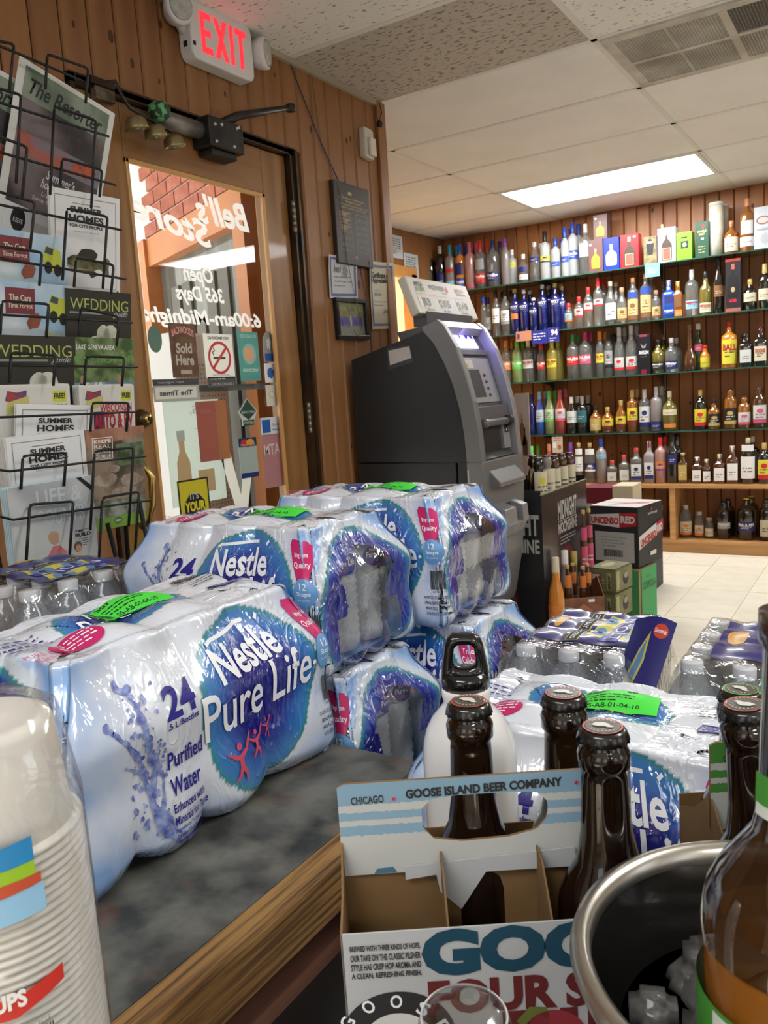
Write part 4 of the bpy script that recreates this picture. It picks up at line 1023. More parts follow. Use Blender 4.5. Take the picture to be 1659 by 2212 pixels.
magazine('thick home magazine with a woman in pink at the bottom', (17, 1056), .228, .285, .026, .06, .02, (.5, .53, .55), life, .028, edge=(.55, .68, .75), n_leaf=10)
# ================================================================ SHRINK-WRAPPED WATER PACKS
HX, HY, HH = 0.195, 0.131, 0.213
def wrap_mat(name, rough=0.22, bump=0.5):
    m = bpy.data.materials.new(name); m.use_nodes = True; nt = m.node_tree; b = nt.nodes['Principled BSDF']
    a = nt.nodes.new('ShaderNodeAttribute'); a.attribute_name = 'Col'; nt.links.new(a.outputs['Color'], b.inputs['Base Color'])
    b.inputs['Roughness'].default_value = rough; b.inputs['Coat Weight'].default_value = 0.9; b.inputs['Coat Roughness'].default_value = 0.06; b.inputs['Specular IOR Level'].default_value = 0.5
    tc = nt.nodes.new('ShaderNodeTexCoord'); mp = nt.nodes.new('ShaderNodeMapping'); mp.inputs['Scale'].default_value = (1, 1, 0.45)
    nt.links.new(tc.outputs['Object'], mp.inputs[0])
    def N(sc, dist, det=2):
        n = nt.nodes.new('ShaderNodeTexNoise'); n.inputs['Scale'].default_value = sc; n.inputs['Detail'].default_value = det; n.inputs['Distortion'].default_value = dist; nt.links.new(mp.outputs[0], n.inputs['Vector']); return n.outputs[0]
    def Mt(op, a_, b_, c_=None):
        n = nt.nodes.new('ShaderNodeMath'); n.operation = op
        for i, v in enumerate((a_, b_)):
            if v is None: continue
            if isinstance(v, float): n.inputs[i].default_value = v
            else: nt.links.new(v, n.inputs[i])
        return n.outputs[0]
    crease = Mt('POWER', Mt('SUBTRACT', 1.0, Mt('MULTIPLY', Mt('ABSOLUTE', Mt('SUBTRACT', N(26, 1.6), .5), None), 7.0)), 3.0)
    crease = Mt('MAXIMUM', crease, 0.0)
    mask = Mt('MULTIPLY', Mt('MAXIMUM', Mt('SUBTRACT', N(7, .3, 1), .44), 0.0), 5.0)
    hgt = Mt('ADD', Mt('MULTIPLY', crease, mask), Mt('MULTIPLY', N(13, .8), 1.0))
    hgt = Mt('ADD', hgt, Mt('MULTIPLY', N(60, 1.0), .35))
    bp = nt.nodes.new('ShaderNodeBump'); bp.inputs['Strength'].default_value = .8; bp.inputs['Distance'].default_value = 0.008
    bq = nt.nodes.new('ShaderNodeBump'); bq.inputs['Strength'].default_value = .25; bq.inputs['Distance'].default_value = 0.004
    nt.links.new(hgt, bp.inputs['Height']); nt.links.new(hgt, bq.inputs['Height']); nt.links.new(bq.outputs[0], b.inputs['Normal']); nt.links.new(bp.outputs[0], b.inputs['Coat Normal'])
    b.inputs['Coat Roughness'].default_value = 0.03; b.inputs['Coat IOR'].default_value = 1.7
    MATS[name] = m
    return m
WRAP = wrap_mat('printed_shrink_film')
def clear_film(name, opac=0.03, rough=0.06, tint=(0.96, 0.97, 0.98), bump=0.25, bs=45):
    m = bpy.data.materials.new(name); m.use_nodes = True; nt = m.node_tree; nt.nodes.clear()
    o = nt.nodes.new('ShaderNodeOutputMaterial'); mx = nt.nodes.new('ShaderNodeMixShader'); t = nt.nodes.new('ShaderNodeBsdfTransparent'); g = nt.nodes.new('ShaderNodeBsdfGlossy')
    lw = nt.nodes.new('ShaderNodeLayerWeight'); lw.inputs[0].default_value = 0.35
    ma = nt.nodes.new('ShaderNodeMath'); ma.operation = 'MULTIPLY_ADD'; ma.inputs[1].default_value = 0.42; ma.inputs[2].default_value = opac
    t.inputs[0].default_value = tuple(tint) + (1,); g.inputs['Roughness'].default_value = rough; g.inputs['Color'].default_value = (.95, .95, .95, 1)
    tc = nt.nodes.new('ShaderNodeTexCoord'); n = nt.nodes.new('ShaderNodeTexNoise'); n.inputs['Scale'].default_value = bs; n.inputs['Detail'].default_value = 2; n.inputs['Distortion'].default_value = 1.5
    bp = nt.nodes.new('ShaderNodeBump'); bp.inputs['Strength'].default_value = bump; bp.inputs['Distance'].default_value = 0.004
    nt.links.new(tc.outputs['Object'], n.inputs['Vector']); nt.links.new(n.outputs[0], bp.inputs['Height']); nt.links.new(bp.outputs[0], g.inputs['Normal']); nt.links.new(bp.outputs[0], lw.inputs['Normal'])
    nt.links.new(lw.outputs['Facing'], ma.inputs[0]); nt.links.new(ma.outputs[0], mx.inputs[0]); nt.links.new(t.outputs[0], mx.inputs[1]); nt.links.new(g.outputs[0], mx.inputs[2]); nt.links.new(mx.outputs[0], o.inputs[0])
    MATS[name] = m
    return m
FILM = clear_film('clear_shrink_film')
PET = mat('pet_bottle', (0.34, 0.37, 0.40), 0.08, alpha=0.42, spec=0.9, coat=0.6, bump=0.25, bscale=60)
CAPW = mat('bottle_cap_white', (0.66, 0.67, 0.70), 0.35, bump=0.05, bscale=200)

def sstep(a, b, x):
    t = min(1, max(0, (x - a) / (b - a))); return t * t * (3 - 2 * t)
BX = [-1, -0.60, -0.155, 0.36, 1.0001]            # column seams along the long side
BY = [-1, -0.5, 0.0, 0.5, 1.0001]
def seam(t, B):
    for i in range(len(B) - 1):
        if t < B[i + 1]:
            u = (t - B[i]) / (B[i + 1] - B[i])
            if i == 0: u = .5 + u / 2
            elif i == len(B) - 2: u = u / 2
            return math.sin(PI * min(1, max(0, u))) ** 0.75
    return 0.0
def inset(z):
    i = 0.0
    if z < 0.022: i += 0.013 * (1 - z / 0.022) ** 2
    i += 0.006 * math.exp(-((z - 0.085) / 0.03) ** 2)
    i += 0.036 * sstep(0.125, 0.205, z)
    return i
def amp(z): return 0.0040 + 0.013 * sstep(0.075, 0.0, z) + 0.009 * sstep(0.13, 0.20, z)
def side_pt(side, u, z, off=0.0):
    """side 0: long face toward -y, u in -1..1 along +x; side 1: end face toward +x, u along +y; 2: +y; 3: -x"""
    I, A = inset(z), amp(z)
    if side in (0, 2):
        bl = A * (seam(u if side == 0 else -u, BX) - 1.0)
        rx = HX - I * 0.9; rc = 0.02
        x = u * rx; y = -(HY - I) - bl - off + 0.013 * max(0, abs(u) - 0.90) ** 2 / 0.01
        return (x, y, z) if side == 0 else (-x, -y, z)
    bl = A * 0.5 * (seam(u if side == 1 else -u, BY) - 1.0)
    ry = HY - I * 0.9
    y = u * ry; x = (HX - I) + bl + off - 0.012 * max(0, abs(u) - 0.82) ** 2 / 0.0324
    return (x, y, z) if side == 1 else (-x, -y, z)
ZE = 0.203
def top_z(x, y):
    u, w = x / HX, y / HY
    d = max(abs(u), abs(w))
    lump = seam(max(-1, min(1, u)), BX) * seam(max(-1, min(1, w)), BY)
    n = noise.noise(V((x * 30, y * 30, 3.0)))
    return ZE + 0.011 * (lump - 0.35) * sstep(1.0, 0.72, d) + 0.003 + n * 0.0018
OV = [(0, .094), (35, .098), (75, .092), (105, .088), (140, .098), (165, .097), (195, .093), (225, .102), (250, .105), (275, .098), (300, .090), (330, .088)]
def ovr(a):
    a = math.degrees(a) % 360
    for i in range(len(OV)):
        a0, r0 = OV[i]; a1, r1 = OV[(i + 1) % len(OV)]
        if i == len(OV) - 1: a1 += 360
        if a0 <= a <= a1:
            t = (a - a0) / (a1 - a0); t = t * t * (3 - 2 * t); return r0 + (r1 - r0) * t
    return .095
def mixc(a, b, t): return tuple(a[i] + (b[i] - a[i]) * t for i in range(3))
TEAL, BLUE, DEEP, CY = (.03, .22, .26), (.015, .09, .42), (.008, .008, .20), (.04, .22, .50)
WHT, SKY = (.66, .70, .78), (.17, .36, .72)
def oval_col(q, n):
    """q 0 centre .. 1 rim"""
    q += n * 0.05
    if q > 1.0: return None
    if q > .93: return mixc(CY, TEAL, min(1, max(0, (q - .93) / .03 + n * .5)))
    if q > .45: return mixc(DEEP, mixc(BLUE, CY, sstep(.62, .9, q) * .7), sstep(.42, .80, q + n * .25))
    return mixc(DEEP, BLUE, max(0, n) * .4)
def pack_color(side, p, z, u):
    x, y = p[0], p[1]
    n = noise.noise(V((x * 22, y * 22, z * 22))) + .5 * noise.noise(V((x * 60, y * 60, z * 60)))
    nf = noise.noise(V((x * 140, y * 140, z * 140)))
    if side in (0, 2):
        a = (u + 1) * .195
        dx, dz = (a - .262) * 1.0, z - .112
        r = math.hypot(dx, dz); R = ovr(math.atan2(dz, dx)) * 1.0
        c = oval_col(r / R, nf * .22 + n * .3)
        if c: return c
        base = WHT
        f = sstep(.11, .0, a) * .75 + sstep(.325, .375, a) * .60 + sstep(.05, .0, z) * .55 + sstep(.0, .06, .17 - abs(a - .06)) * 0
        f = f * (.75 + n * .7)
        if r / R < 1.16: f *= sstep(1.0, 1.16, r / R)
        return mixc(base, SKY, max(0, min(.9, f)))
    if side in (1, 3):
        rr_ = math.hypot(u / .93, (z - .082) / .112)
        if u * (1 if side == 1 else 1) is None: pass
        if rr_ < 1.0:
            return mixc(DEEP, BLUE, sstep(.75, .97, rr_ + n * .1) * .7) if rr_ < .93 else mixc(BLUE, TEAL, sstep(.92, .97, rr_ + nf * .05))
        if rr_ < 1.12: return mixc(WHT, TEAL, .15)
        return mixc(WHT, SKY, max(0, min(.95, .92 + n * .3 - sstep(1.3, 1.1, rr_) * .5)))
    # top
    dx, dy = (x + .004) / .085, (y - .010) / .052
    c = oval_col(math.hypot(dx, dy), nf * .5 + n * .25)
    if c: return c
    f = sstep(.145, .175, abs(x)) * .8
    return mixc(WHT, SKY, max(0, min(.9, f * (.8 + n * .6))))
def hole(u, z):
    a = math.hypot(u / .66, (z - .085) / .080) < 1.0
    wing = (abs(u) > .40 and .055 < z < .125 and abs(u) > .40 + abs(z - .09) * 3.0)
    low = z < .075 and abs(u) < .62 + .0 and z > .004
    return (a and not wing) or low

def pack_meshes(windows=(1,)):
    NL, NW, NZ, NT = 132, 88, 74, 34
    rings = []
    zs = [0.0] + [ZE * (i / NZ) for i in range(1, NZ + 1)]
    per = [(0, -1 + 2 * i / NL) for i in range(NL)] + [(1, -1 + 2 * i / NW) for i in range(NW)] + [(2, -1 + 2 * i / NL) for i in range(NL)] + [(3, -1 + 2 * i / NW) for i in range(NW)]
    N = len(per)
    vs, cs, info = [], [], []
    for z in zs:
        for sd, u in per:
            p = side_pt(sd, u, z)
            n = noise.noise(V((p[0] * 28, p[1] * 28, z * 9))) * .0016
            m = 1 + n / .15
            p = (p[0] * m, p[1] * m, p[2] + 0.010 * (1 - seam(u, BX if sd in (0, 2) else BY)) * sstep(.03, 0, z))
            vs.append(p); cs.append(pack_color(sd, p, z, u)); info.append((sd, u, z))
    top0 = [vs[len(vs) - N + i] for i in range(N)]
    for k in range(1, NT + 1):
        t = k / NT; s = (1 - t)
        for i, (sd, u) in enumerate(per):
            x, y = top0[i][0], top0[i][1]
            # shrink toward the long axis
            fx = max(0.0, HX - HY) ; sx = x - max(-fx, min(fx, x)); cxp = x - sx
            X = cxp * (1 - .0 * t) + sx * s; Y = y * s
            if k < 3: z = top_z(X, Y) * (k / 3.) + ZE * (1 - k / 3.) + 0.0012
            else: z = top_z(X, Y)
            vs.append((X, Y, z)); cs.append(pack_color(4, (X, Y), z, 0)); info.append((4, 0, z))
    fs, mi = [], []
    R = len(vs) // N
    for r in range(R - 1):
        for i in range(N):
            j = (i + 1) % N
            fs.append((r * N + i, r * N + j, (r + 1) * N + j, (r + 1) * N + i))
            sd, u, z = info[r * N + i]
            mi.append(1 if (sd in windows and r < NZ and hole(u, z)) else 0)
    fs.append(tuple(reversed(range(N)))); mi.append(0)
    me = bpy.data.meshes.new('printed_film'); me.from_pydata(vs, [], fs)
    me.materials.append(WRAP); me.materials.append(FILM)
    me.polygons.foreach_set('material_index', mi); me.polygons.foreach_set('use_smooth', [True] * len(fs))
    at = me.color_attributes.new('Col', 'FLOAT_COLOR', 'POINT')
    at.data.foreach_set('color', [c for p in cs for c in (p[0], p[1], p[2], 1.0)])
    me.update()
    return me

# print on the film
PW_ = paint((.80, .82, .86), .35); NV = paint((.02, .018, .22), .35); MG = paint((.52, .02, .13), .35); LB = paint((.13, .32, .62), .35); PK = paint((.55, .07, .13), .35)
SPL = mat('splash_ink', (.07, .09, .34), .35, col2=(.30, .38, .66), nscale=120, nfac=(.35, .65))
def front_fn(a, b, off):
    return V(side_pt(0, max(-1.02, min(1.02, a / .195 - 1)), b, off))
def end_fn(a, b, off): return V(side_pt(1, a / .131, b, off))
def top_fn(a, b, off): return V((a, b, top_z(a, b) + off + .0004))
def people(p, x, y, s, m, layer=4, n=3):
    for k in range(n):
        q = 1 - .28 * k; ox = x + s * (.62 * k - .06 * k * k); oy = y + s * .28 * k
        hd = (ox + .02 * s, oy + .62 * s * q)
        p.ell(hd[0], hd[1] + .05 * s, .075 * s * q, .08 * s * q, m, layer, 12)
        p.stroke([(ox - .34 * s * q, oy + .62 * s * q), (ox - .12 * s * q, oy + .48 * s * q), (ox + .02 * s, oy + .44 * s * q), (ox + .22 * s * q, oy + .56 * s * q), (ox + .40 * s * q, oy + .86 * s * q)], [.03 * s, .09 * s * q, .13 * s * q, .08 * s * q, .04 * s], m, layer)
        p.stroke([(ox + .02 * s, oy + .48 * s * q), (ox + .02 * s, oy + .24 * s * q)], .12 * s * q, m, layer); p.stroke([(ox + .02 * s, oy + .26 * s * q), (ox - .08 * s * q, oy + .08 * s), (ox - .22 * s * q, oy)], [.12 * s * q, .08 * s * q, .03 * s], m, layer)
        p.stroke([(ox + .02 * s, oy + .26 * s * q), (ox + .12 * s * q, oy + .08 * s), (ox + .10 * s * q, oy - .08 * s)], [.12 * s * q, .08 * s * q, .03 * s], m, layer)
def logo(p, x, y, s, m=None, layer=3, rot=0.0):
    """brand lettering in a box about s wide"""
    m = m or PW_
    p.text('Nestle', x + .16 * s, y + .62 * s * .62, .60 * s, .20 * s, m, .022, .0, .06 + rot, layer)
    p.stroke([(x + .17 * s, y + .66 * s * .62 + .195 * s), (x + .21 * s, y + .66 * s * .62 + .215 * s), (x + .62 * s, y + .66 * s * .62 + .245 * s)], .022 * s, m, layer + 1)
    p.stroke([(x + .72 * s, y + .62 * s * .62 + .25 * s), (x + .755 * s, y + .62 * s * .62 + .28 * s)], .022 * s, m, layer + 1)
    p.text('Pure Life', x, y + .10 * s, .98 * s, .27 * s, m, .008, .0, .06 + rot, layer)
def front_print(long=True, spanish=False):
    p = Print()
    logo(p, .170, .070, .178); p.ell(.349, .118, .003, .003, PW_, 3, 12)
    people(p, .212, .036, .050, PK)
    p.text('24', .118, .131, .043, .029, NV, .03, rot=.0); p.text('.5 L Bottles', .118, .1225, .043, .006, NV, .02)
    p.text('Purified', .115, .084, .050, .017, NV, .02); p.text('Water', .115, .058, .042, .017, NV, .02)
    p.text('Enhanced with', .115, .043, .046, .0085, NV, .02); p.text('Minerals for Taste', .115, .031, .052, .0085, NV, .02)
    p.text('Ingredients: Purified Water,', .115, .0235, .048, .0048, NV, .01); p.text('Calcium Chloride, Sodium', .115, .0175, .046, .0048, NV, .01); p.text('Bicarbonate, Magnesium', .117, .0115, .044, .0048, NV, .01)
    # splash of water
    rg = random.Random(5)
    def jet(pts, w):
        out, ws = [], []; n = 7
        for k in range(len(pts) - 1):
            for q in range(n):
                t = q / n; f = (k + t) / (len(pts) - 1)
                out.append((pts[k][0] + (pts[k + 1][0] - pts[k][0]) * t + rg.uniform(-.0012, .0012), pts[k][1] + (pts[k + 1][1] - pts[k][1]) * t)); ws.append(w * rg.uniform(.35, 1.3) * (.35 + math.sin(PI * min(.85, f + .15))))
        p.stroke(out, ws, SPL, 2)
        e = pts[-1]; p.ell(e[0], e[1], w * .55, w * .6, SPL, 3, 12)
    jet([(.150, .004), (.122, .012), (.103, .032), (.095, .060), (.098, .090), (.096, .120), (.091, .150), (.085, .163), (.073, .172)], .0062)
    jet([(.100, .040), (.090, .075), (.085, .105), (.073, .127), (.060, .140), (.052, .146)], .0045)
    jet([(.112, .026), (.104, .052), (.109, .078), (.105, .097), (.099, .110)], .0038); jet([(.150, .008), (.130, .014), (.114, .030), (.109, .050)], .0030); jet([(.096, .070), (.104, .10), (.108, .118)], .003); jet([(.094, .085), (.080, .098), (.068, .106)], .0026)
    for _ in range(90):
        t = rg.random(); xx = .095 + rg.uniform(-.026, .022) * (1 - .3 * t); yy = .03 + .14 * t; r = rg.uniform(.0006, .0024)
        p.ell(xx, yy, r, r * rg.uniform(1, 1.5), SPL, 3, 8)
    for xx, yy, r in ((.072, .175, .003), (.051, .148, .0036), (.062, .138, .0026), (.112, .112, .0024), (.085, .168, .0036)): p.ell(xx, yy, r, r, SPL, 3, 10)
    # badge
    p.poly([(.352, .186), (.357, .193), (.382, .190), (.388, .183), (.386, .160), (.378, .140), (.362, .138), (.356, .160)], MG, 1); p.ell(.371, .126, .017, .020, LB, 2, 24)
    a, b, c = ('Trae', 'Calidad', 'a Casa') if spanish else ('Bring Home', 'Quality', '')
    p.text(a, .360, .169, .022, .007, PW_, .01); p.text(b, .358, .156, .026, .009, PW_, .01)
    if c: p.text(c, .361, .147, .018, .007, PW_, .01)
    p.text('12', .365, .131, .011, .009, PW_, .02); p.text('Steps', .360, .121, .021, .008, PW_, .02); p.text('to quality', .362, .115, .018, .004, PW_, 0)
    p.bars(.366, .066, .022, .030, INK, n=20); p.text('0 68274 93471 2', .367, .061, .02, .003, INK)
    for i, s in enumerate(('24-16.9 FL OZ (1 PT, 0.9 FL OZ)', '(500 mL) PLASTIC BOTTLES', '(405.6 FL OZ) (3 GAL, 1 PT,', '5.6 FL OZ) (12 L) TOTAL')): p.text(s, .352 + .001 * i, .050 - i * .0085, .037, .006, INK, .02)
    return p
def end_print():
    p = Print(); g = paint((.16, .22, .40), .4)
    p.text('061317 1 PWF 211', -.085, .178, .05, .006, g); p.text('21216B 12/31/18', -.085, .168, .05, .006, g)
    return p
def top_print(seed=0):
    p = Print()
    logo(p, -.065, -.028, .105, layer=3); people(p, .020, -.024, .022, PK)
    p.ell(-.105, -.045, .030, .018, MG, 1, 24); p.lines(-.125, -.036, .042, 4, .006, .0025, PW_, seed=seed)
    p.lines(-.16, .02, .05, 6, .009, .003, NV, seed=seed + 1); p.text('PURE LIFE', -.165, -.055, .04, .007, MG, .0); p.text('BEGINS NOW', -.160, -.064, .038, .005, MG, .0)
    p.bars(.115, .045, .045, .028, INK, n=22); p.lines(.105, .028, .05, 3, .006, .002, INK, seed=4); p.rect(.112, -.03, .035, .032, NV, 1); p.lines(.114, -.005, .03, 4, .007, .002, PW_, seed=9)
    return p
GRN = mat('fluorescent_sticker', (0.055, 0.62, 0.05), 0.45, emis=0.05, ecol=(.1, 1, .1))
def sticker_mesh(cx, cy, w, h, rot):
    c, s = math.cos(rot), math.sin(rot)
    p = Print(); R = lambda a, b: (cx + a * c - b * s, cy + a * s + b * c)
    p.poly([R(-w / 2, -h / 2), R(w / 2, -h / 2), R(w / 2, h / 2), R(-w / 2, h / 2)], GRN, 6)
    q = Print()
    q.text('307', -w * .36, h * .26, w * .22, h * .16, INK, .03, layer=8).text('20', w * .12, h * .28, w * .12, h * .15, INK, .02, layer=8).text('05-AB-01-04-10', -w * .34, -h * .38, w * .64, h * .13, INK, .01, layer=8)
    q.lines(-w * .38, h * .08, w * .6, 3, h * .13, h * .05, INK, 8, 5).bars(-w * .48, -h * .4, w * .07, h * .75, INK, 8, n=9)
    for vs, fs, m, l in q.items: p.raw([R(a, b) for a, b in vs], fs, m, l)
    m = MB(); p.put(m, top_fn, maxe=.006, off=.001); return m.mesh('price_sticker')
def print_mesh(pr, fn, me=.005, nm='film_print'):
    m = MB(); pr.put(m, fn, maxe=me, off=.0009, lay=.00018); return m.mesh(nm)
PACK_FILM = pack_meshes((1,))
M_FRONT = print_mesh(front_print(), front_fn); M_FRONT_ES = print_mesh(front_print(spanish=True), front_fn)
M_END = print_mesh(end_print(), end_fn); M_TOP = print_mesh(top_print(), top_fn)
M_STK = sticker_mesh(.012, .022, .098, .048, .12)
# the half litre bottle seen through the end window
def bottle_mesh(cap=True, rib=True):
    m = MB(); pf = [(0.0, .004), (.022, .002), (.030, .005), (.0315, .018)]
    if rib:
        for k in range(8): z = .026 + k * .0115; pf += [(.0318, z), (.0292, z + .0055)]
    pf += [(.0312, .120), (.0312, .150), (.030, .158), (.024, .172), (.0145, .186), (.0135, .190)]
    m.lathe(pf, PET, 20); return m.mesh('bottle')
PETW = mat('pet_bottle_lit', (0.60, 0.63, 0.66), 0.08, alpha=0.62, spec=.9, coat=.6)  # paler bottle plastic: light missing inside the pack is put into the colour
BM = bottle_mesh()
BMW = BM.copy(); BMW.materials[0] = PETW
m = MB(); m.lathe([(.0145, .188), (.0148, .190), (.0148, .2025), (.0138, .204), (.0, .204)], CAPW, 18); CAPM = m.mesh('cap')
def bl_label():
    m = MB(); LBL = paint((.50, .62, .80), .35)
    m.lathe([(.0316, .118), (.0316, .152)], LBL, 24)
    p = Print(); p.ell(0, .135, .022, .0165, paint((.02, .04, .28), .3), 1, 24); p.text('Nestle', -.011, .141, .019, .006, PW_, .02); p.text('Pure Life', -.017, .132, .034, .009, PW_, .015); people(p, -.008, .121, .009, PK)
    p.ell(.038, .130, .011, .013, MG, 1, 20); p.lines(.031, .136, .014, 4, .004, .0015, PW_); p.lines(-.062, .146, .026, 6, .005, .002, NV); p.bars(-.08, .122, .012, .026, INK, n=10)
    p.put(m, cyl_fn(.0316), maxe=.006, off=.0004, lay=.0002); return m.mesh('label')
LABM = bl_label()

def water_pack(label, loc, rotz, spanish=False, sticker=True, bottles=True, group='wrapped packs of small water bottles', sc=1.0):
    r = empty('water_pack', label, 'water pack', loc, rotz, group)
    r.scale = (sc, sc, sc)
    obj('printed_film', PACK_FILM, r, label='white and blue printed shrink film')
    obj('film_print', M_FRONT_ES if spanish else M_FRONT, r); obj('film_print', M_END, r); obj('film_print', M_TOP, r)
    if sticker: obj('price_sticker', M_STK, r, label='fluorescent green delivery sticker')
    if bottles:
        rg = random.Random(len(label))
        for row in range(2):
            for k in range(3):
                b = obj('bottle', BMW, r, loc=(.195 - .062 - row * .064, -.0632 + k * .0632, .006), rot=(0, 0, PI / 2 + rg.uniform(-1.0, 1.0)))
                obj('label', LABM, b)
    return r
ZC = EYE - 0.45                                  # counter top
ZB = EYE - 0.377                                 # top of the lower stacked packs
water_pack('large front pack of small water bottles lying along the counter', (-.61 - .131, .400 + .205, ZC), PI / 2, bottles=False).scale = (1.055, 1.0, 1.09)
water_pack('water pack right behind the front one, its end window facing the aisle', (-.835, .946, ZB), 0.0)
water_pack('furthest upper water pack, beside the cash machine', (-.785, 1.172 + .035, ZB + .007), 0.0)
water_pack('lower water pack beneath the second pack, beyond the counter end', (-.800, .955, ZB - .213), 0.0, sticker=False)
water_pack('lowest visible water pack under the furthest one', (-.735, 1.225, ZB - .207), 0.0, spanish=True, sticker=False)
water_pack('right-hand water pack behind the beer bottles, green sticker facing up', (-.285, .870, ZB - .199), 0.0, spanish=True, bottles=False)

# ================================================================ CLEAR PACKS WITH NAVY LABEL
FILM2 = clear_film('loose_clear_film', 0.06, 0.05, (.95, .96, .97), 0.7, 38)
def clear_top(nx, ny, P=.066):
    def fz(x, y):
        # peaks over the caps, sag between
        gx = (x / P + nx / 2 - .5); gy = (y / P + ny / 2 - .5)
        dx, dy = abs(gx - round(gx)), abs(gy - round(gy)); q = math.hypot(dx, dy)
        ix, iy = round(gx), round(gy); ins = 0 <= ix < nx and 0 <= iy < ny
        z = .2068 - .005 * sstep(.20, .62, q)
        ex = max(abs(x) - (nx * P / 2 - .018), 0); ey = max(abs(y) - (ny * P / 2 - .018), 0)
        e = math.hypot(ex, ey)
        return z - 2.2 * e - 40 * e * e
    return fz
def clear_pack(label, loc, rotz, nx=6, ny=4, band=(-.12, .12, -.075, .10), group='clear packs of water bottles with navy labels', flap=None):
    r = empty('water_pack', label, 'water pack', loc, rotz, group)
    P = .066; fz = clear_top(nx, ny)
    for i in range(nx):
        for j in range(ny):
            b = obj('bottle', BM, r, loc=((i - nx / 2 + .5) * P, (j - ny / 2 + .5) * P, 0)); obj('cap', CAPM, b, label='white screw cap')
    hx, hy = nx * P / 2 + .002, ny * P / 2 + .002
    NX, NY = nx * 9, ny * 9; vs, fs = [], []
    for i in range(NX + 1):
        for j in range(NY + 1):
            x, y = -hx + 2 * hx * i / NX, -hy + 2 * hy * j / NY; vs.append((x, y, fz(x, y)))
    for i in range(NX):
        for j in range(NY):
            a = i * (NY + 1) + j; fs.append((a, a + NY + 1, a + NY + 2, a + 1))
    m = MB(); m.add(vs, fs, FILM2, True)
    # sides
    for s in (-1, 1):
        v2 = []; n = NX + 1
        for i in range(n):
            x = -hx + 2 * hx * i / NX
            for z, o in ((fz(x, s * hy), 0), (.12, .002), (.06, .001), (.01, -.004)): v2.append((x, s * (hy + o), z))
        m.add(v2, [(i * 4 + k, (i + 1) * 4 + k, (i + 1) * 4 + k + 1, i * 4 + k + 1) for i in range(n - 1) for k in range(3)], FILM2, True)
        v2 = []; n = NY + 1
        for i in range(n):
            y = -hy + 2 * hy * i / NY
            for z, o in ((fz(s * hx, y), 0), (.12, .002), (.06, .001), (.01, -.004)): v2.append((s * (hx + o), y, z))
        m.add(v2, [(i * 4 + k, (i + 1) * 4 + k, (i + 1) * 4 + k + 1, i * 4 + k + 1) for i in range(n - 1) for k in range(3)], FILM2, True)
    m.build('clear_film', r, label='crinkled clear shrink film')
    x0, x1, y0, y1 = band
    p = Print(); nb = mat('navy_film', (.018, .018, .15), .3, coat=.6, bump=.3, bscale=60); ye = paint((.50, .47, .08), .35); bl = paint((.10, .22, .42), .35)
    w, h = x1 - x0, y1 - y0
    p.rect(x0, y0, w, h, nb, 1)
    p.rect(x0 + w * .30, y0 + h * .02, w * .13, h * .90, ye, 2); p.rect(x0 + w * .312, y0 + h * .03, w * .106, h * .88, INK, 3)
    p.text('GREEN BAY PACKERS', x0 + w * .34, y0 + h * .88, h * .84, w * .05, PW_, .02, rot=-PI / 2, layer=4)
    p.poly([(x0 + w * .46, y0 + h * .18), (x0 + w * .9, y0 + h * .10), (x0 + w * .97, y0 + h * .82), (x0 + w * .50, y0 + h * .88)], ye, 2)
    for cx, cy in ((.54, .34), (.54, .72), (.86, .30), (.86, .70)): p.ell(x0 + w * cx, y0 + h * cy, w * .065, h * .13, bl, 3, 20); p.ell(x0 + w * cx, y0 + h * cy, w * .03, h * .06, INK, 4, 8, .5, 3)
    p.poly([(x0 + w * .60, y0 + h * .10), (x0 + w * .78, y0 + h * .06), (x0 + w * .82, y0 + h * .90), (x0 + w * .66, y0 + h * .94)], paint((.02, .02, .28), .35), 4)
    p.text('NICOLET', x0 + w * .64, y0 + h * .86, h * .74, w * .12, PW_, .0, rot=-PI / 2 + .03, layer=5)
    p.ell(x0 + w * .08, y0 + h * .6, w * .05, h * .2, paint((.55, .30, .06), .35), 3)
    m = MB(); p.put(m, lambda a, b, off: V((a, b, fz(a, b) + off)), off=.0008, maxe=.009); m.build('navy_label', r, label='navy printed label with yellow and blue emblems')
    if flap:
        p = Print(); (fx, fy, fw, fh, fr) = flap
        p.rect(0, 0, fw, fh, nb, 1); p.poly([(fw * .2, fh * .1), (fw * .45, fh * .05), (fw * .55, fh * .4), (fw * .5, fh * .8), (fw * .35, fh * .55)], ye, 2); p.poly([(fw * .28, fh * .15), (fw * .42, fh * .12), (fw * .5, fh * .4), (fw * .47, fh * .7), (fw * .38, fh * .5)], bl, 3)
        p.ell(fw * .72, fh * .82, fw * .17, fh * .1, paint((.55, .06, .03), .35), 2); p.text('Summit', fw * .58, fh * .79, fw * .28, fh * .06, PW_, .02)
        m = MB(); c, s = math.cos(fr), math.sin(fr)
        p.put(m, lambda a, b, off: V((fx + a * c - b * s * .45, fy + a * s + b * c * .45, .150 + b * .62 + off + .01 * math.sin(a * 40))), maxe=.012); m.build('label_flap', r, label='loose navy corner of the label standing up')
    return r
clear_pack('clear water pack with navy label right of the printed stacks', (-.400, 1.190, ZB - .2075), 0.0, 3 + 0, 4, band=(-.070, .090, -.060, .100), flap=(.062, -.10, .065, .145, -.30))
clear_pack('clear water pack with navy label at the right photo edge', (-.100, 1.205, ZB - .2075), 0.0, 5, 4, band=(-.115, .16, -.080, .095))
clear_pack('clear water pack with navy label behind the front pack, near the rack', (-1.170, .79, ZC), 0.0, 4, 4, band=(-.125, .09, -.055, .10))
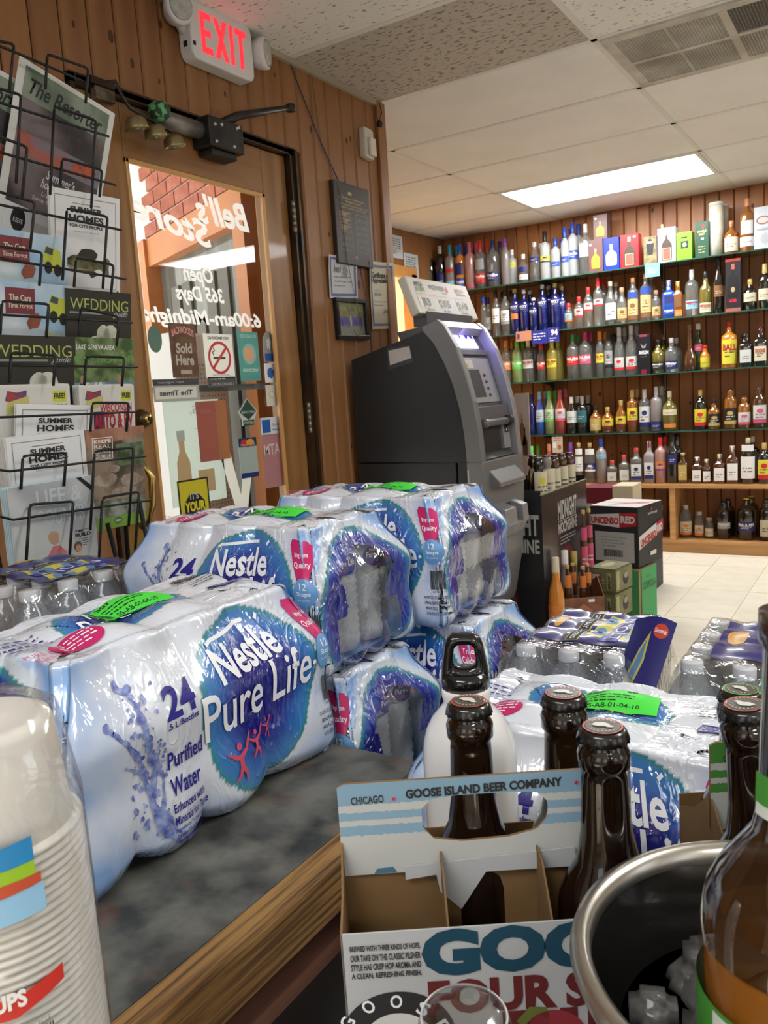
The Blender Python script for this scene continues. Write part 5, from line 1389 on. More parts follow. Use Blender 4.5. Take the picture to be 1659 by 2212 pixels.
# plain stacks that carry the upper packs
RIS = mat('dark_riser', (.05, .05, .055), .7)
for n, (x0, x1, y0, y1) in enumerate(((-1.03, -.47, .815, 1.40),(-.46, .10, .735, 1.40))):
    z = ZB - .2135
    m = MB(); m.box((x0, y0, z - .03), (x1, y1, z), RIS)
    for xx in (x0 + .04, x1 - .04):
        for yy in (y0 + .04, y1 - .04): m.box((xx - .03, yy - .03, 0), (xx + .03, yy + .03, z - .03), RIS)
    m.build('display_stand', label=['low dark stand under the two printed pack stacks', 'low dark stand under the right-hand water packs'][n], cat='stand')
# ================================================================ COUNTERS
CX1 = -0.49
LAM = mat('counter_laminate', (0.024, 0.026, 0.024), 0.42, col2=(0.125, 0.125, 0.110), nscale=22, nfac=(.36, .66), bump=.05, bscale=200, detail=9)
nt = LAM.node_tree; b_ = nt.nodes['Principled BSDF']
n2 = nt.nodes.new('ShaderNodeTexNoise'); n2.inputs['Scale'].default_value = 14; n2.inputs['Detail'].default_value = 3
tc2 = nt.nodes.new('ShaderNodeTexCoord'); nt.links.new(tc2.outputs['Object'], n2.inputs['Vector'])
r2 = nt.nodes.new('ShaderNodeValToRGB'); r2.color_ramp.elements[0].position = .60; r2.color_ramp.elements[1].position = .72; r2.color_ramp.elements[0].color = (0, 0, 0, 1); r2.color_ramp.elements[1].color = (.45, .45, .45, 1)
mx2 = nt.nodes.new('ShaderNodeMixRGB'); mx2.inputs[2].default_value = (0.15, 0.07, 0.045, 1)
src = b_.inputs['Base Color'].links[0].from_socket
nt.links.new(n2.outputs[0], r2.inputs[0]); nt.links.new(r2.outputs[0], mx2.inputs[0]); nt.links.new(src, mx2.inputs[1]); nt.links.new(mx2.outputs[0], b_.inputs['Base Color'])
OAK = mat('oak_edge', (0.28, 0.155, 0.052), 0.35, col2=(0.10, 0.05, 0.02), nscale=10, stretch=(24, 0.7, 24), nfac=(.44, .60), bump=.15, bscale=60, bstretch=(14, .6, 14), coat=.3, detail=6)
ct = empty('counter', 'dark laminate shop counter with an oak front edge', 'counter', (0, 0, 0))
m = MB(); m.box((-1.84, -1.2, ZC - .035), (CX1, .810, ZC), LAM); m.build('countertop', ct, label='speckled dark grey laminate top')
m = MB(); m.prism([(0, 0), (.021, -.004), (.024, -.010), (.024, -.058), (.018, -.064), (0, -.064)], (CX1, -1.2, ZC - .001), (1, 0, 0), (0, 0, 1), (0, 1, 0), 2.01, OAK); m.build('edge_trim', ct, label='worn striped oak edge')
m = MB(); m.box((-1.80, -1.15, 0), (-.76, .78, ZC - .035), mat('cabinet_dark', (.045, .035, .03), .6)); m.build('cabinet_body', ct)
LWR = mat('red_brown_board', (.26, .12, .075), .35, col2=(.12, .05, .035), nscale=3, stretch=(16, .8, 16), nfac=(.3, .7), coat=.3)
zl = EYE - .60
m = MB(); m.box((-.76, -1.15, zl - .02), (-.525, .80, zl), LWR); m.build('lower_shelf', ct, label='reddish brown lower shelf board')
# second counter, the one the beer stands on
c2 = empty('checkout_counter', 'checkout counter carrying the beer carrier and the white flask', 'counter', (0, 0, 0))
m = MB(); m.prism([(-.330, .42), (-.20, .10), (.9, .10), (.9, .700), (-.330, .700)], (0, 0, ZC - .035), (1, 0, 0), (0, 1, 0), (0, 0, 1), .035, LAM); m.build('countertop', c2)
m = MB(); m.box((.12, .20, 0), (.85, .66, ZC - .035), mat('cabinet_dark', (.045, .035, .03), .6)); m.build('cabinet_body', c2)
m = MB(); m.box((-1.30, -1.1, 0), (.60, 1.75, .004), mat('floor_shade_dark', (.012, .014, .018), .6)); m.build('floor_shade_sheet', label='dark sheet added as shade on the floor between the counters', cat='shade sheet')  # near-black sheet added to put shade on the floor here
# dark plastic-wrapped packs on the floor between the counters
DKF = mat('dark_film', (.02, .028, .05), .12, col2=(.05, .07, .12), nscale=7, coat=.8, bump=.9, bscale=18)
for n, (xx, yy, zz, ll) in enumerate(((-.655, .42, .078, 'dim plastic-wrapped drink case on the lower counter shelf, nearer'), (-.655, .68, .072, 'dim plastic-wrapped drink case on the lower counter shelf, further away'))):
    r = empty('drink_case', ll, 'drink case', (xx, yy, zl + .0005), 0)
    m = MB(); m.box((-.075, -.125, 0), (.075, .125, zz), DKF); m.build('wrapping', r, bev=.02)
    cc = MB()
    for i in range(0):
        for j in range(4): cc.lathe([(.026, zz), (.020, zz + .02), (.0135, zz + .035), (.0135, zz + .05), (0, zz + .05)], mat('dim_bottle', (.06, .07, .09), .15, coat=.5), 14, Matrix.Translation((-.035 + i * .07, -.09 + j * .06, 0)))
    cc.build('bottle_necks', r, kind='stuff')

# ================================================================ CUP STACK
p = at_d(10, 2000, .42)
cup_c = V((p.x, p.y, ZC))
ck = empty('cup_sleeve', 'tall sleeve of white foam cups wrapped in plastic', 'cups', cup_c)
zrow0 = lambda py: at_d(60, py, .40).z - ZC
FOAM = mat('foam_white', (.80, .77, .71), .55, bump=.06, bscale=300)
RC = .0445
pit = .0044; ncup = int(zrow0(1812) / pit)
cupm = MB()
cupm.lathe([(RC - .0040, 0), (RC - .0012, .0004), (RC, .0018), (RC - .0008, .0032), (RC - .0045, .0040)], FOAM, 48); cm = cupm.mesh('cup_rim')
zt = ZC
for k in range(ncup): obj('cup_rim', cm, ck, loc=(0, 0, .006 + k * pit))
z0 = .006 + ncup * pit
m = MB(); m.lathe([(RC - .004, z0 - .004), (RC - .006, z0 + .01), (RC - .0085, z0 + .050), (RC - .010, z0 + .054), (RC - .014, z0 + .056), (RC - .017, z0 + .053), (0, z0 + .053)], FOAM, 48); m.build('top_cup', ck, label='upturned top cup with flat base')
m = MB(); m.lathe([(RC - .0075, .004), (RC - .006, z0)], FOAM, 40); m.build('inner_cups', ck)
SL = clear_film('sleeve_film', .10, .12, (.97, .97, .97), .5, 30)
m = MB(); pf = [(RC + .0015, .0), (RC + .0012, z0 + .01), (RC - .002, z0 + .035), (RC - .006, z0 + .057), (RC - .020, z0 + .066), (.006, z0 + .070), (.004, z0 + .078)]
vs, fs = [], []; n = 48
for r_, z in pf:
    for i in range(n):
        a = 2 * PI * i / n; k = 1 + (.03 * math.sin(a * 5) + .015 * math.sin(a * 11)) * (z > z0 + .02)
        vs.append((r_ * k * math.cos(a), r_ * k * math.sin(a), z))
for j in range(len(pf) - 1):
    for i in range(n): fs.append((j * n + i, j * n + (i + 1) % n, (j + 1) * n + (i + 1) % n, (j + 1) * n + i))
m.add(vs, fs, SL, True); m.build('plastic_sleeve', ck, label='thin clear plastic sleeve')
# printed panels
to_cam = math.atan2(-cup_c.y, -cup_c.x)
pr = Print(); lb = paint((.30, .55, .78), .35)
rad = RC + .002
# height of a panel point from its pixel row
def zrow(py): return at_d(60, py, .40).z - ZC
z1, z2, z3, z4 = zrow(1785), zrow(1860), zrow(1895), zrow(1945)
xr = .022
pr.rect(-.05, z2, .05 + xr - .006, z1 - z2 - .006, paint((.33, .55, .03), .35), 2); pr.poly([(-.05, z1 - .008), (xr - .006, z1 - .006), (xr - .006, z1 + .006), (-.05, z1 - .001)], paint((.03, .25, .55), .35), 3)
pr.poly([(-.05, z2 - .006), (xr - .004, z2 - .001), (xr - .004, z2 + .004), (-.05, z2 + .003)], paint((.55, .09, .04), .35), 4); pr.poly([(-.05, z4 + .0), (xr - .003, z4 + .004), (xr - .003, z2 - .001), (-.05, z2 - .006)], lb, 2)
m = MB(); pr.put(m, cyl_fn(rad, 0, to_cam), maxe=.006, off=.0004, lay=.0002); m.build('sleeve_print', ck, label='green and blue printed panel')
pr = Print()
za, zb_ = zrow(2130), zrow(2085)
pr.poly([(-.05, za), (0, za - .002), (xr + .001, za + .006), (xr + .001, zb_ + .004), (0, zb_ - .002), (-.05, zb_ + .002)], paint((.62, .04, .03), .35), 2)
pr.text('CUPS', -.016, za + .003, .021, .009, paint((.85, .82, .78), .4), .04, layer=4); pr.text('PLEASE RECYCLE', -.006, zrow(2175), .02, .003, GREY); pr.bars(-.03, zrow(2225), .045, .010, INK)
m = MB(); pr.put(m, cyl_fn(rad, 0, to_cam), maxe=.006, off=.0004, lay=.0002); m.build('sleeve_print', ck, label='red printed band with the word CUPS')

# ================================================================ WHITE METAL FLASK
p = at_d(1007, 1500, .63)
fk = empty('drinking_flask', 'glossy white metal flask with black loop cap behind the beer carrier', 'flask', (p.x, p.y, ZC))
zs = lambda py, px=1007: at_d(px, py, .63).z - ZC
FW = mat('flask_white', (.80, .80, .80), .16, coat=.6)
R = .0365
m = MB(); zn = zs(1478)
m.lathe([(0, .0), (R - .004, 0), (R - .001, .002), (R, .006), (R, zn - .056), (R - .0015, zn - .044), (R - .0045, zn - .034), (R - .009, zn - .026), (R - .0145, zn - .0195), (R - .0180, zn - .015), (R - .0188, zn - .012), (R - .0175, zn - .008), (R - .0175, zn - .004), (R - .0185, zn), (0, zn)], FW, 48); m.build('body', fk)
BP = mat('black_plastic', (.008, .008, .008), .12, coat=.5)
cc = math.atan2(-p.y, -p.x) + PI / 2
Mx = Matrix.Rotation(cc + PI, 4, 'Z')
m = MB(); m.lathe([(.0185, zn - .001), (.0188, zn + .006), (.0172, zn + .011), (0, zn + .011)], BP, 32); m.build('cap', fk)
hh = .037
out = [(-.0178, 0), (-.0168, .012), (-.0140, hh - .008), (-.0105, hh - .001), (-.006, hh), (.006, hh), (.0105, hh - .001), (.0140, hh - .008), (.0168, .012), (.0178, 0)]
inn = [(-.0092, .012), (-.0098, .018), (-.0085, hh - .010), (-.005, hh - .0065), (.005, hh - .0065), (.0085, hh - .010), (.0098, .018), (.0092, .012), (.005, .0095), (-.005, .0095)]
def ringprism(m_, out, inn, t, M, mm):
    bm = bmesh.new(); vv = []
    N = 40
    def samp(poly):
        c = (sum(a for a, b in poly) / len(poly), sum(b for a, b in poly) / len(poly)); res = []
        c = (0, .0185)
        for k in range(N):
            an = 2 * PI * k / N; d = (math.cos(an), math.sin(an)); best = None
            for i in range(len(poly)):
                (x1, y1), (x2, y2) = poly[i], poly[(i + 1) % len(poly)]
                ex, ey = x2 - x1, y2 - y1; det = d[0] * (-ey) + ex * d[1]
                if abs(det) < 1e-12: continue
                tt = ((x1 - c[0]) * (-ey) + ex * (y1 - c[1])) / det; s = (d[0] * (y1 - c[1]) - d[1] * (x1 - c[0])) / det
                if tt > 0 and -1e-6 <= s <= 1 + 1e-6 and (best is None or tt < best): best = tt
            res.append((c[0] + d[0] * (best or .01), c[1] + d[1] * (best or .01)))
        return res
    o, i_ = samp(out), samp(inn); vs = []
    for y in (-t / 2, t / 2):
        k = 1
        vs += [(a, y * .8, b) for a, b in o] + [(a, y, b) for a, b in i_]
    mid_o = [(a * 1.06, 0, b + .0008) for a, b in o]; mid_i = [(a * .86, 0, .0185 + (b - .0185) * .86) for a, b in i_]
    base = len(vs); vs += mid_o + mid_i; fs = []
    for k in range(N):
        j = (k + 1) % N
        fs += [(k, j, N + j, N + k), (2 * N + k, 3 * N + k, 3 * N + j, 2 * N + j), (base + k, base + j, j, k), (2 * N + k, 2 * N + j, base + j, base + k), (N + k, N + j, base + N + j, base + N + k), (base + N + k, base + N + j, 3 * N + j, 3 * N + k)]
    m_.add(vs, fs, mm, True, M)
m = MB(); ringprism(m, out, inn, .016, Mx @ Matrix.Translation((0, 0, zn + .004)) if False else Matrix.Translation((0, 0, zn + .004)) @ Mx, BP); m.build('cap_loop', fk, label='thick black carrying loop')
pr = Print(); pr.poly([(.010, zn - .095), (.016, zn - .10), (.018, zn - .15), (.006, zn - .17)], paint((.25, .5, .8), .3)); m = MB(); pr.put(m, cyl_fn(R, 0, to_cam := math.atan2(-p.y, -p.x)), maxe=.01); m.build('blue_mark', fk)

# ================================================================ BEER
BRG = mat('brown_glass', (.009, .004, .002), .07, spec=.6, coat=.5)
BRG2 = mat('brown_glass_thin', (.07, .025, .006), .06, spec=.8, coat=.8)
CAPB = mat('cap_black', (.015, .013, .012), .25, metal=.3, coat=.6)
def beer_bottle(label, loc, cap_ring=(.40, .07, .03), group=None, H=.2445, R=.0305, sc=1.0):
    r = empty('beer_bottle', label, 'beer bottle', loc, random.Random(label).uniform(-.5, .5) + PI, group)
    m = MB(); m.lathe([(0, .002), (R - .004, 0), (R, .004), (R, .128), (R - .001, .136), (R - .006, .148), (R - .0125, .160), (.0165, .170), (.0150, .180), (.0138, H - .030), (.0135, H - .024), (.0155, H - .022), (.0158, H - .014), (.0145, H - .011), (.0128, H - .009), (.0128, H - .002), (0, H - .002)], BRG, 32); m.build('glass', r, label='dark brown glass bottle')
    m = MB(); n = 42; vs = []
    for rr0, z in ((.0128, H - .0075), (.0152, H - .0068), (.0146, H - .004), (.0143, H - .001), (.0128, H + .0006), (.0118, H + .001)):
        for i in range(n):
            k = 1 + (.05 * (1 if i % 2 else -1) if z < H - .002 else 0); vs.append((rr0 * k * math.cos(2 * PI * i / n), rr0 * k * math.sin(2 * PI * i / n), z))
    fs = [(j * n + i, j * n + (i + 1) % n, (j + 1) * n + (i + 1) % n, (j + 1) * n + i) for j in range(5) for i in range(n)] + [tuple(range(5 * n, 6 * n))]
    m.add(vs, fs, CAPB, True); c = m.build('crown_cap', r, label='crimped black crown cap')
    pr = Print(); ring = [(.0112 * math.cos(t), .0112 * math.sin(t)) for t in [2 * PI * i / 40 for i in range(41)]]
    pr.stroke(ring, .0012, paint(cap_ring, .3), 1); pr.ell(0, 0, .0103, .0103, paint((.08, .07, .06), .25), 1, 32)
    pr.poly([(-.0065, .0015), (-.005, .0032), (-.0025, .0030), (-.001, .0012), (.003, .0015), (.007, -.0012), (.004, -.0040), (-.001, -.0042), (-.0038, -.002), (-.0045, .0006)], paint((.62, .60, .56), .3), 3)
    for i in range(22):
        a = 2 * PI * i / 22
        if 9 <= i <= 12 or i in (0, 1, 20, 21): continue
        pr.rect(.0085 * math.cos(a) - .0005, .0085 * math.sin(a) - .0005, .001, .001, paint((.45, .42, .36), .3), 3)
    m = MB(); pr.put(m, lambda a, b, off: V((a, b, H + .001 + off))); m.build('cap_print', c)
    return r
ZCB = ZC + .0006
CG = 'beer bottles in the blue striped carrier'
p1, p2, p3 = [at_z(q[0], q[1], ZCB + .2445) * 1.0 for q in ((1302, 1574), (1012, 1519), (1217, 1501))]
for q_ in (p1, p2, p3): q_.z = ZCB
def carrier(label, a0, b0, col, txt, group=None, full=True):
    """a0: left end along the right axis; b0: handle distance"""
    KR = mat('kraft_board', (.20, .115, .045), .8, col2=(.155, .085, .032), nscale=8, bump=.1, bscale=120)
    r = empty('beer_carrier', label, 'carrier', ab(a0, b0, ZCB), YAW)
    # local x right, local y away from the viewer
    W, D, hf = .187, .056, .142
    PB, PLm = paint((.42, .43, .44), .55), col
    T = .0012
    m = MB()
    m.box((0, -D, 0), (W, -D + T, hf), PB); m.build('front_wall', r, label='white printed front wall')
    m = MB(); m.box((0, D - T, 0), (W, D, hf), KR); m.build('back_wall', r)
    m = MB(); m.prism([(-D, 0), (D, 0), (D, hf - .01), (D * .5, hf + .004), (0, hf + .028), (-D * .5, hf + .004), (-D, hf)], (0, 0, 0), (0, 1, 0), (0, 0, 1), (1, 0, 0), T, KR); m.build('side_wall', r)
    m = MB(); m.prism([(-D, 0), (D, 0), (D, hf - .01), (D * .5, hf + .004), (0, hf + .028), (-D * .5, hf + .004), (-D, hf)], (W - T, 0, 0), (0, 1, 0), (0, 0, 1), (1, 0, 0), T, KR); m.build('side_wall', r)
    m = MB(); m.box((T, -D + T, 0), (W - T, D - T, T), KR); m.build('floor_panel', r)
    # handle panel with a slot
    h0, h1 = .145, .2075
    sl = [(.053, .188), (.060, .194), (.075, .1955), (.112, .1955), (.128, .194), (.134, .187), (.133, .177), (.126, .169), (.108, .165), (.078, .164), (.060, .167), (.053, .175)]
    out = [(.0, h0), (W, h0), (W, h1 - .002), (W - .004, h1), (.004, h1), (.0, h1 - .002)]
    cxy = (.0935, .180); N = 64
    def hit(poly, an):
        d = (math.cos(an), math.sin(an)); best = 1e9
        for i in range(len(poly)):
            (x1, y1), (x2, y2) = poly[i], poly[(i + 1) % len(poly)]; ex, ey = x2 - x1, y2 - y1; det = -d[0] * ey + ex * d[1]
            if abs(det) < 1e-12: continue
            tt = (-(x1 - cxy[0]) * ey + ex * (y1 - cxy[1])) / det; s = (d[0] * (y1 - cxy[1]) - d[1] * (x1 - cxy[0])) / det
            if tt > 0 and -1e-6 <= s <= 1.000001: best = min(best, tt)
        return (cxy[0] + d[0] * best, cxy[1] + d[1] * best)
    angs = sorted([2 * PI * k / N for k in range(N)] + [math.atan2(y - cxy[1], x - cxy[0]) % (2 * PI) for x, y in out])
    O = [hit(out, a) for a in angs]; I = [hit(sl, a) for a in angs]; n = len(angs)
    HT = .0022
    vs = [(a, -HT, b) for a, b in O] + [(a, -HT, b) for a, b in I] + [(a, 0, b) for a, b in O] + [(a, 0, b) for a, b in I]
    m = MB()
    m.add(vs, [(k, (k + 1) % n, n + (k + 1) % n, n + k) for k in range(n)], PLm)
    m.add(vs, [(2 * n + (k + 1) % n, 2 * n + k, 3 * n + k, 3 * n + (k + 1) % n) for k in range(n)] + [(n + k, n + (k + 1) % n, 3 * n + (k + 1) % n, 3 * n + k) for k in range(n)] + [(2 * n + k, 2 * n + (k + 1) % n, (k + 1) % n, k) for k in range(n)], KR)
    m.build('handle_panel', r, label='printed carrying handle with an oval slot')
    pr = Print(); ex_ = INK if txt else INK
    pr.text('CHICAGO', .0085, .1935, .021, .0052, INK, .02, rot=.03); pr.text('*', .0345, .1945, .003, .003, RED, .02, layer=3); pr.text('GOOSE ISLAND BEER COMPANY', .0435, .1955, .1, .0062, INK, .045, rot=.02)
    pr.text('*', .151, .1975, .003, .003, RED, .02, layer=3); pr.text('CHICAGO', .158, .1955, .02, .0052, INK, .02)
    if txt:
        bl = paint((.06, .16, .24), .5)
        for x, w_ in ((.020, .015), (.047, .020), (.104, .018)): pr.poly([(x, .1455), (x + w_, .1455), (x + w_ * .85, .1495), (x + w_ * .15, .1490)], bl)
        pr.rect(.126, .1505, .024, .003, paint((.13, .13, .06), .6)); pr.stroke([(.16, .174), (.158, .168), (.155, .164)], .0018, paint((.1, .1, .09), .6))
    m = MB(); pr.put(m, plane_fn((0, -HT, 0), (1, 0, 0), (0, 0, 1)), off=.0002, lay=.00012); m.build('handle_print', r)
    # partitions
    for x in (.063, .125):
        q = MB(); q.prism([(-D + .002, 0), (0, 0), (0, .158), (-.020, .158), (-D + .002, .128)], (x, 0, 0), (0, 1, 0), (0, 0, 1), (1, 0, 0), T, KR); q.build('partition', r)
        q = MB(); q.prism([(0, 0), (D - .002, 0), (D - .002, .10), (.02, .145), (0, .145)], (x, 0, 0), (0, 1, 0), (0, 0, 1), (1, 0, 0), T, KR); q.build('partition', r)
    q = MB(); q.box((.001, -T / 2 + .001, 0), (W - .001, T / 2 + .001, .146), KR); q.build('centre_board', r)
    if full:
        q = MB(); q.prism([(.04, .150), (.150, .156), (.150, .143), (.098, .143), (.092, .143), (.075, .118), (.062, .131), (.060, .143), (.040, .141)], (0, -.0042, 0), (1, 0, 0), (0, 0, 1), (0, 1, 0), .001, PB); q.build('torn_flap', r, label='torn white strip under the handle')
        # print on the front
        pr = Print(); bl = paint((.006, .050, .09), .5); rd = paint((.12, .014, .016), .5)
        pr.text('GOOSE', .0465, .112, .155, .030, bl, .06); pr.text('FOUR STAR', .049, .087, .150, .0225, rd, .045); pr.text('PILS', .092, .066, .11, .021, rd, .03)
        for i, s in enumerate(('BREWED WITH THREE KINDS OF HOPS,', 'OUR TAKE ON THE CLASSIC PILSNER', 'STYLE HAS CRISP HOP AROMA AND', 'A CLEAN, REFRESHING FINISH.')): pr.text(s, .005, .1305 - i * .0058, .041, .0042, INK, .03)
        pr.ell(.030, .074, .034, .030, INK, 1, 40); pr.ell(.030, .070, .022, .020, paint((.6, .6, .58), .5), 2, 30)
        for k, ch in enumerate('GOOSE'):
            an = math.radians(150 - k * 30); pr.text(ch, .030 + .028 * math.cos(an) - .0035, .072 + .0255 * math.sin(an) - .004, .007, .0085, PW_, .02, rot=an - PI / 2, layer=4)
        pr.poly([(.100, .080), (.108, .089), (.118, .088), (.120, .078), (.108, .072)], paint((.13, .15, .03), .5), 5); pr.ell(.122, .066, .02, .02, paint((.28, .03, .04), .5), 5)
        m = MB(); pr.put(m, plane_fn((0, -D, 0), (1, 0, 0), (0, 0, 1)), off=.0003, lay=.00012); m.build('front_print', r)
    return r
def stripes(name, c1, c2, n=38):
    m = mat(name, c1, .55); nt = m.node_tree; b = nt.nodes['Principled BSDF']
    tc = nt.nodes.new('ShaderNodeTexCoord'); sp = nt.nodes.new('ShaderNodeSeparateXYZ'); ns = nt.nodes.new('ShaderNodeTexNoise'); ns.inputs['Scale'].default_value = 60
    ma = nt.nodes.new('ShaderNodeMath'); ma.operation = 'MULTIPLY_ADD'; ma.inputs[1].default_value = .003; nt.links.new(ns.outputs[0], ma.inputs[0]); nt.links.new(tc.outputs['Object'], sp.inputs[0]); nt.links.new(sp.outputs['Z'], ma.inputs[2])
    r = nt.nodes.new('ShaderNodeValToRGB'); cr = r.color_ramp; cr.interpolation = 'CONSTANT'
    mr = nt.nodes.new('ShaderNodeMapRange'); mr.inputs[1].default_value = .145; mr.inputs[2].default_value = .21; nt.links.new(ma.outputs[0], mr.inputs[0]); nt.links.new(mr.outputs[0], r.inputs[0])
    cr.elements[0].position = 0; cr.elements[0].color = (*c2, 1); cr.elements[1].position = .44; cr.elements[1].color = (*c1, 1)
    for pos, c in ((.54, c2), (.60, c1), (.68, c2), (.76, c1)): e = cr.elements.new(pos); e.color = (*c, 1)
    nt.links.new(r.outputs[0], b.inputs['Base Color']); return m
ST1 = stripes('blue_stripe_board', (.20, .33, .44), (.46, .47, .45)); 
ST2 = stripes('green_stripe_board', (.06, .22, .035), (.45, .46, .42))
carrier('blue and white striped six-pack beer carrier with two empty slots', -.0415, .487, ST1, True)
beer_bottle('beer bottle nearest the viewer in the blue striped carrier', p1, group=CG)
beer_bottle('left beer bottle behind the carrier handle, in front of the flask', p2, group=CG)
beer_bottle('right beer bottle behind the carrier handle', p3, group=CG)
carrier('green striped six-pack beer carrier behind the ice bucket', .2067, .512, ST2, False, full=False)
PC1, PC2 = ab(.2385, .482, ZCB), ab(.2420, .5435, ZCB)
G2 = 'beer bottles in the green striped carrier'
beer_bottle('beer bottle with a red-ringed cap in the green carrier', PC1, group=G2).rotation_euler = Matrix.Rotation(.088, 3, V((SA, -CA, 0)) * 1.0).to_euler()
beer_bottle('beer bottle with a green-ringed cap in the green carrier', PC2, (.10, .30, .03), group=G2, H=.2285)

# ice bucket with steel rim
bc = ab(.178, .345, ZCB)
bk = empty('ice_bucket', 'black bucket with a wide brushed steel rim', 'bucket', bc)
HB = EYE - .272 - ZC
RB = .101
m = MB(); BI = mat('black_enamel', (.012, .011, .010), .10, coat=.8)
m.lathe([(0, .001), (.060, .0), (.066, .004), (.083, HB - .045), (RB - .006, HB - .012), (RB - .003, HB - .004)], mat('steel_outer', (.42, .40, .37), .25, metal=.9), 64, cap=False)
m.lathe([(RB - .006, HB - .004), (RB - .010, HB - .016), (.080, HB - .046), (.064, .012), (0, .008)], BI, 64, cap=False); m.build('bowl', bk)
m = MB(); m.lathe([(.0815, .128), (0, .128)], mat('melt_water', (.06, .055, .05), .1, coat=1, bump=.6, bscale=25), 40); m.build('melt_water', bk, label='dark icy water')
m = MB(); m.lathe([(RB - .009, HB - .010), (RB - .0085, HB - .002), (RB - .004, HB + .001), (RB, HB - .001), (RB + .0015, HB - .005), (RB - .001, HB - .012)], mat('steel_rim', (.52, .49, .44), .28, metal=.95), 96, cap=False); m.build('rim', bk, label='rolled steel rim')
# ice in the bucket
im = MB(); rg = random.Random(8); ICE = mat('ice', (.16, .155, .15), .12, alpha=.45, coat=.8, bump=.4, bscale=40)
bm = bmesh.new(); bmesh.ops.create_cube(bm, size=1.0); bmesh.ops.bevel(bm, geom=bm.edges[:], offset=.24, segments=3, affect='EDGES')
ice_me = bpy.data.meshes.new('ice_cube'); bm.to_mesh(ice_me); bm.free(); ice_me.materials.append(ICE)
for pp_ in ice_me.polygons: pp_.use_smooth = True
for k in range(26):
    a, q = k * 2.4, .064 * math.sqrt(((k % 13) + .6) / 13); zz = .126 + (.014 if k >= 13 else 0) + rg.uniform(0, .004)
    px_, py_ = bc.x + q * math.cos(a), bc.y + q * math.sin(a)
    if math.hypot(px_ - ab(.157, .299).x, py_ - ab(.157, .299).y) < .052: continue
    o = obj('ice_cube', ice_me, None, 'melting ice cube among the others in the bucket', 'ice cube', 'ice cubes in the bucket', loc=(px_, py_, ZCB + zz), rot=(rg.uniform(-.5, .5), rg.uniform(-.5, .5), a)); o.scale = (.023, .020, .018)
# clear cup upside down in front of the carrier
pp = at_d(1000, 2150, .385); cupz = EYE - .290 - ZC
ccup = empty('plastic_cup', 'clear plastic cup upturned in front of the beer carrier', 'cup', (pp.x, pp.y, ZCB))
CLR = clear_film('clear_cup', .02, .12, (.86, .85, .84), .1, 60)
m = MB(); m.lathe([(.040, .0), (.041, .003), (.038, .004), (.0245, cupz - .020), (.0225, cupz - .010), (.019, cupz - .003), (.012, cupz), (0, cupz)], CLR, 40); m.build('cup_wall', ccup)
for rr_, z in ((.0205, cupz - .005), (.0395, .004)): m = MB(); m.tube([(rr_ * math.cos(t), rr_ * math.sin(t), z) for t in [2 * PI * i / 40 for i in range(40)]], .0006, paint((.6, .6, .6), .2), 5, closed=True); m.build('cup_ring', ccup)
# large half-full bottle standing in the bucket
bb = ab(.157, .299, ZCB + .009)
lb_ = empty('large_beer_bottle', 'large half-full brown bottle standing in the ice bucket', 'beer bottle', bb)
RG = .0385
zsh = EYE - .222 - ZC - .009
m = MB(); TG = mat('amber_glass', (.022, .009, .003), .05, alpha=.80, coat=1.0, spec=.9)
m.lathe([(0, .003), (RG - .004, 0), (RG, .005), (RG, zsh - .007)], mat('amber_glass_low', (.05, .02, .006), .05, alpha=.30, coat=1.0, spec=.9), 48, cap=False)
m.lathe([(RG, zsh - .007), (RG - .0005, zsh), (RG - .003, zsh + .012), (RG - .008, zsh + .022), (RG - .0145, zsh + .031), (.0180, zsh + .040), (.0155, zsh + .052), (.0138, zsh + .115), (.0155, zsh + .118), (.0155, zsh + .130), (0, zsh + .130)], TG, 48, cap=False); m.build('glass', lb_, label='translucent brown glass')
m = MB(); m.lathe([(0, .005), (RG - .003, .005), (RG - .002, zsh - .012), (RG - .0025, zsh - .006), (0, zsh - .006)], mat('amber_beer', (.40, .14, .015), .25), 40); m.build('beer', lb_, label='amber beer')
ta = math.atan2(-bb.y, -bb.x)
pr = Print(); GL = paint((.05, .24, .03), .4); LG = paint((.55, .58, .53), .5)
lt = zsh - .027
pr.rect(-.075, .01, .150, lt - .01, GL, 2); pr.rect(-.034, .01, .009, lt - .012, LG, 3); pr.text('IPA', -.0335, .035, .040, .0075, paint((.25, .28, .25), .5), .03, rot=PI / 2, layer=4)
m = MB(); pr.put(m, cyl_fn(RG, 0, ta), maxe=.006); m.build('label', lb_, label='green label with pale upright lettering')
pr = Print(); pr.rect(-.020, zsh + .050, .04, .014, LG, 2); pr.rect(-.020, zsh + .055, .04, .012, GL, 3); m = MB(); pr.put(m, lambda a, b, off: cyl_fn(.0158 + max(0, (zsh + .072 - b)) * .08, 0, ta)(a * .9, b, off), maxe=.006); m.build('neck_label', lb_, label='green and white neck band')
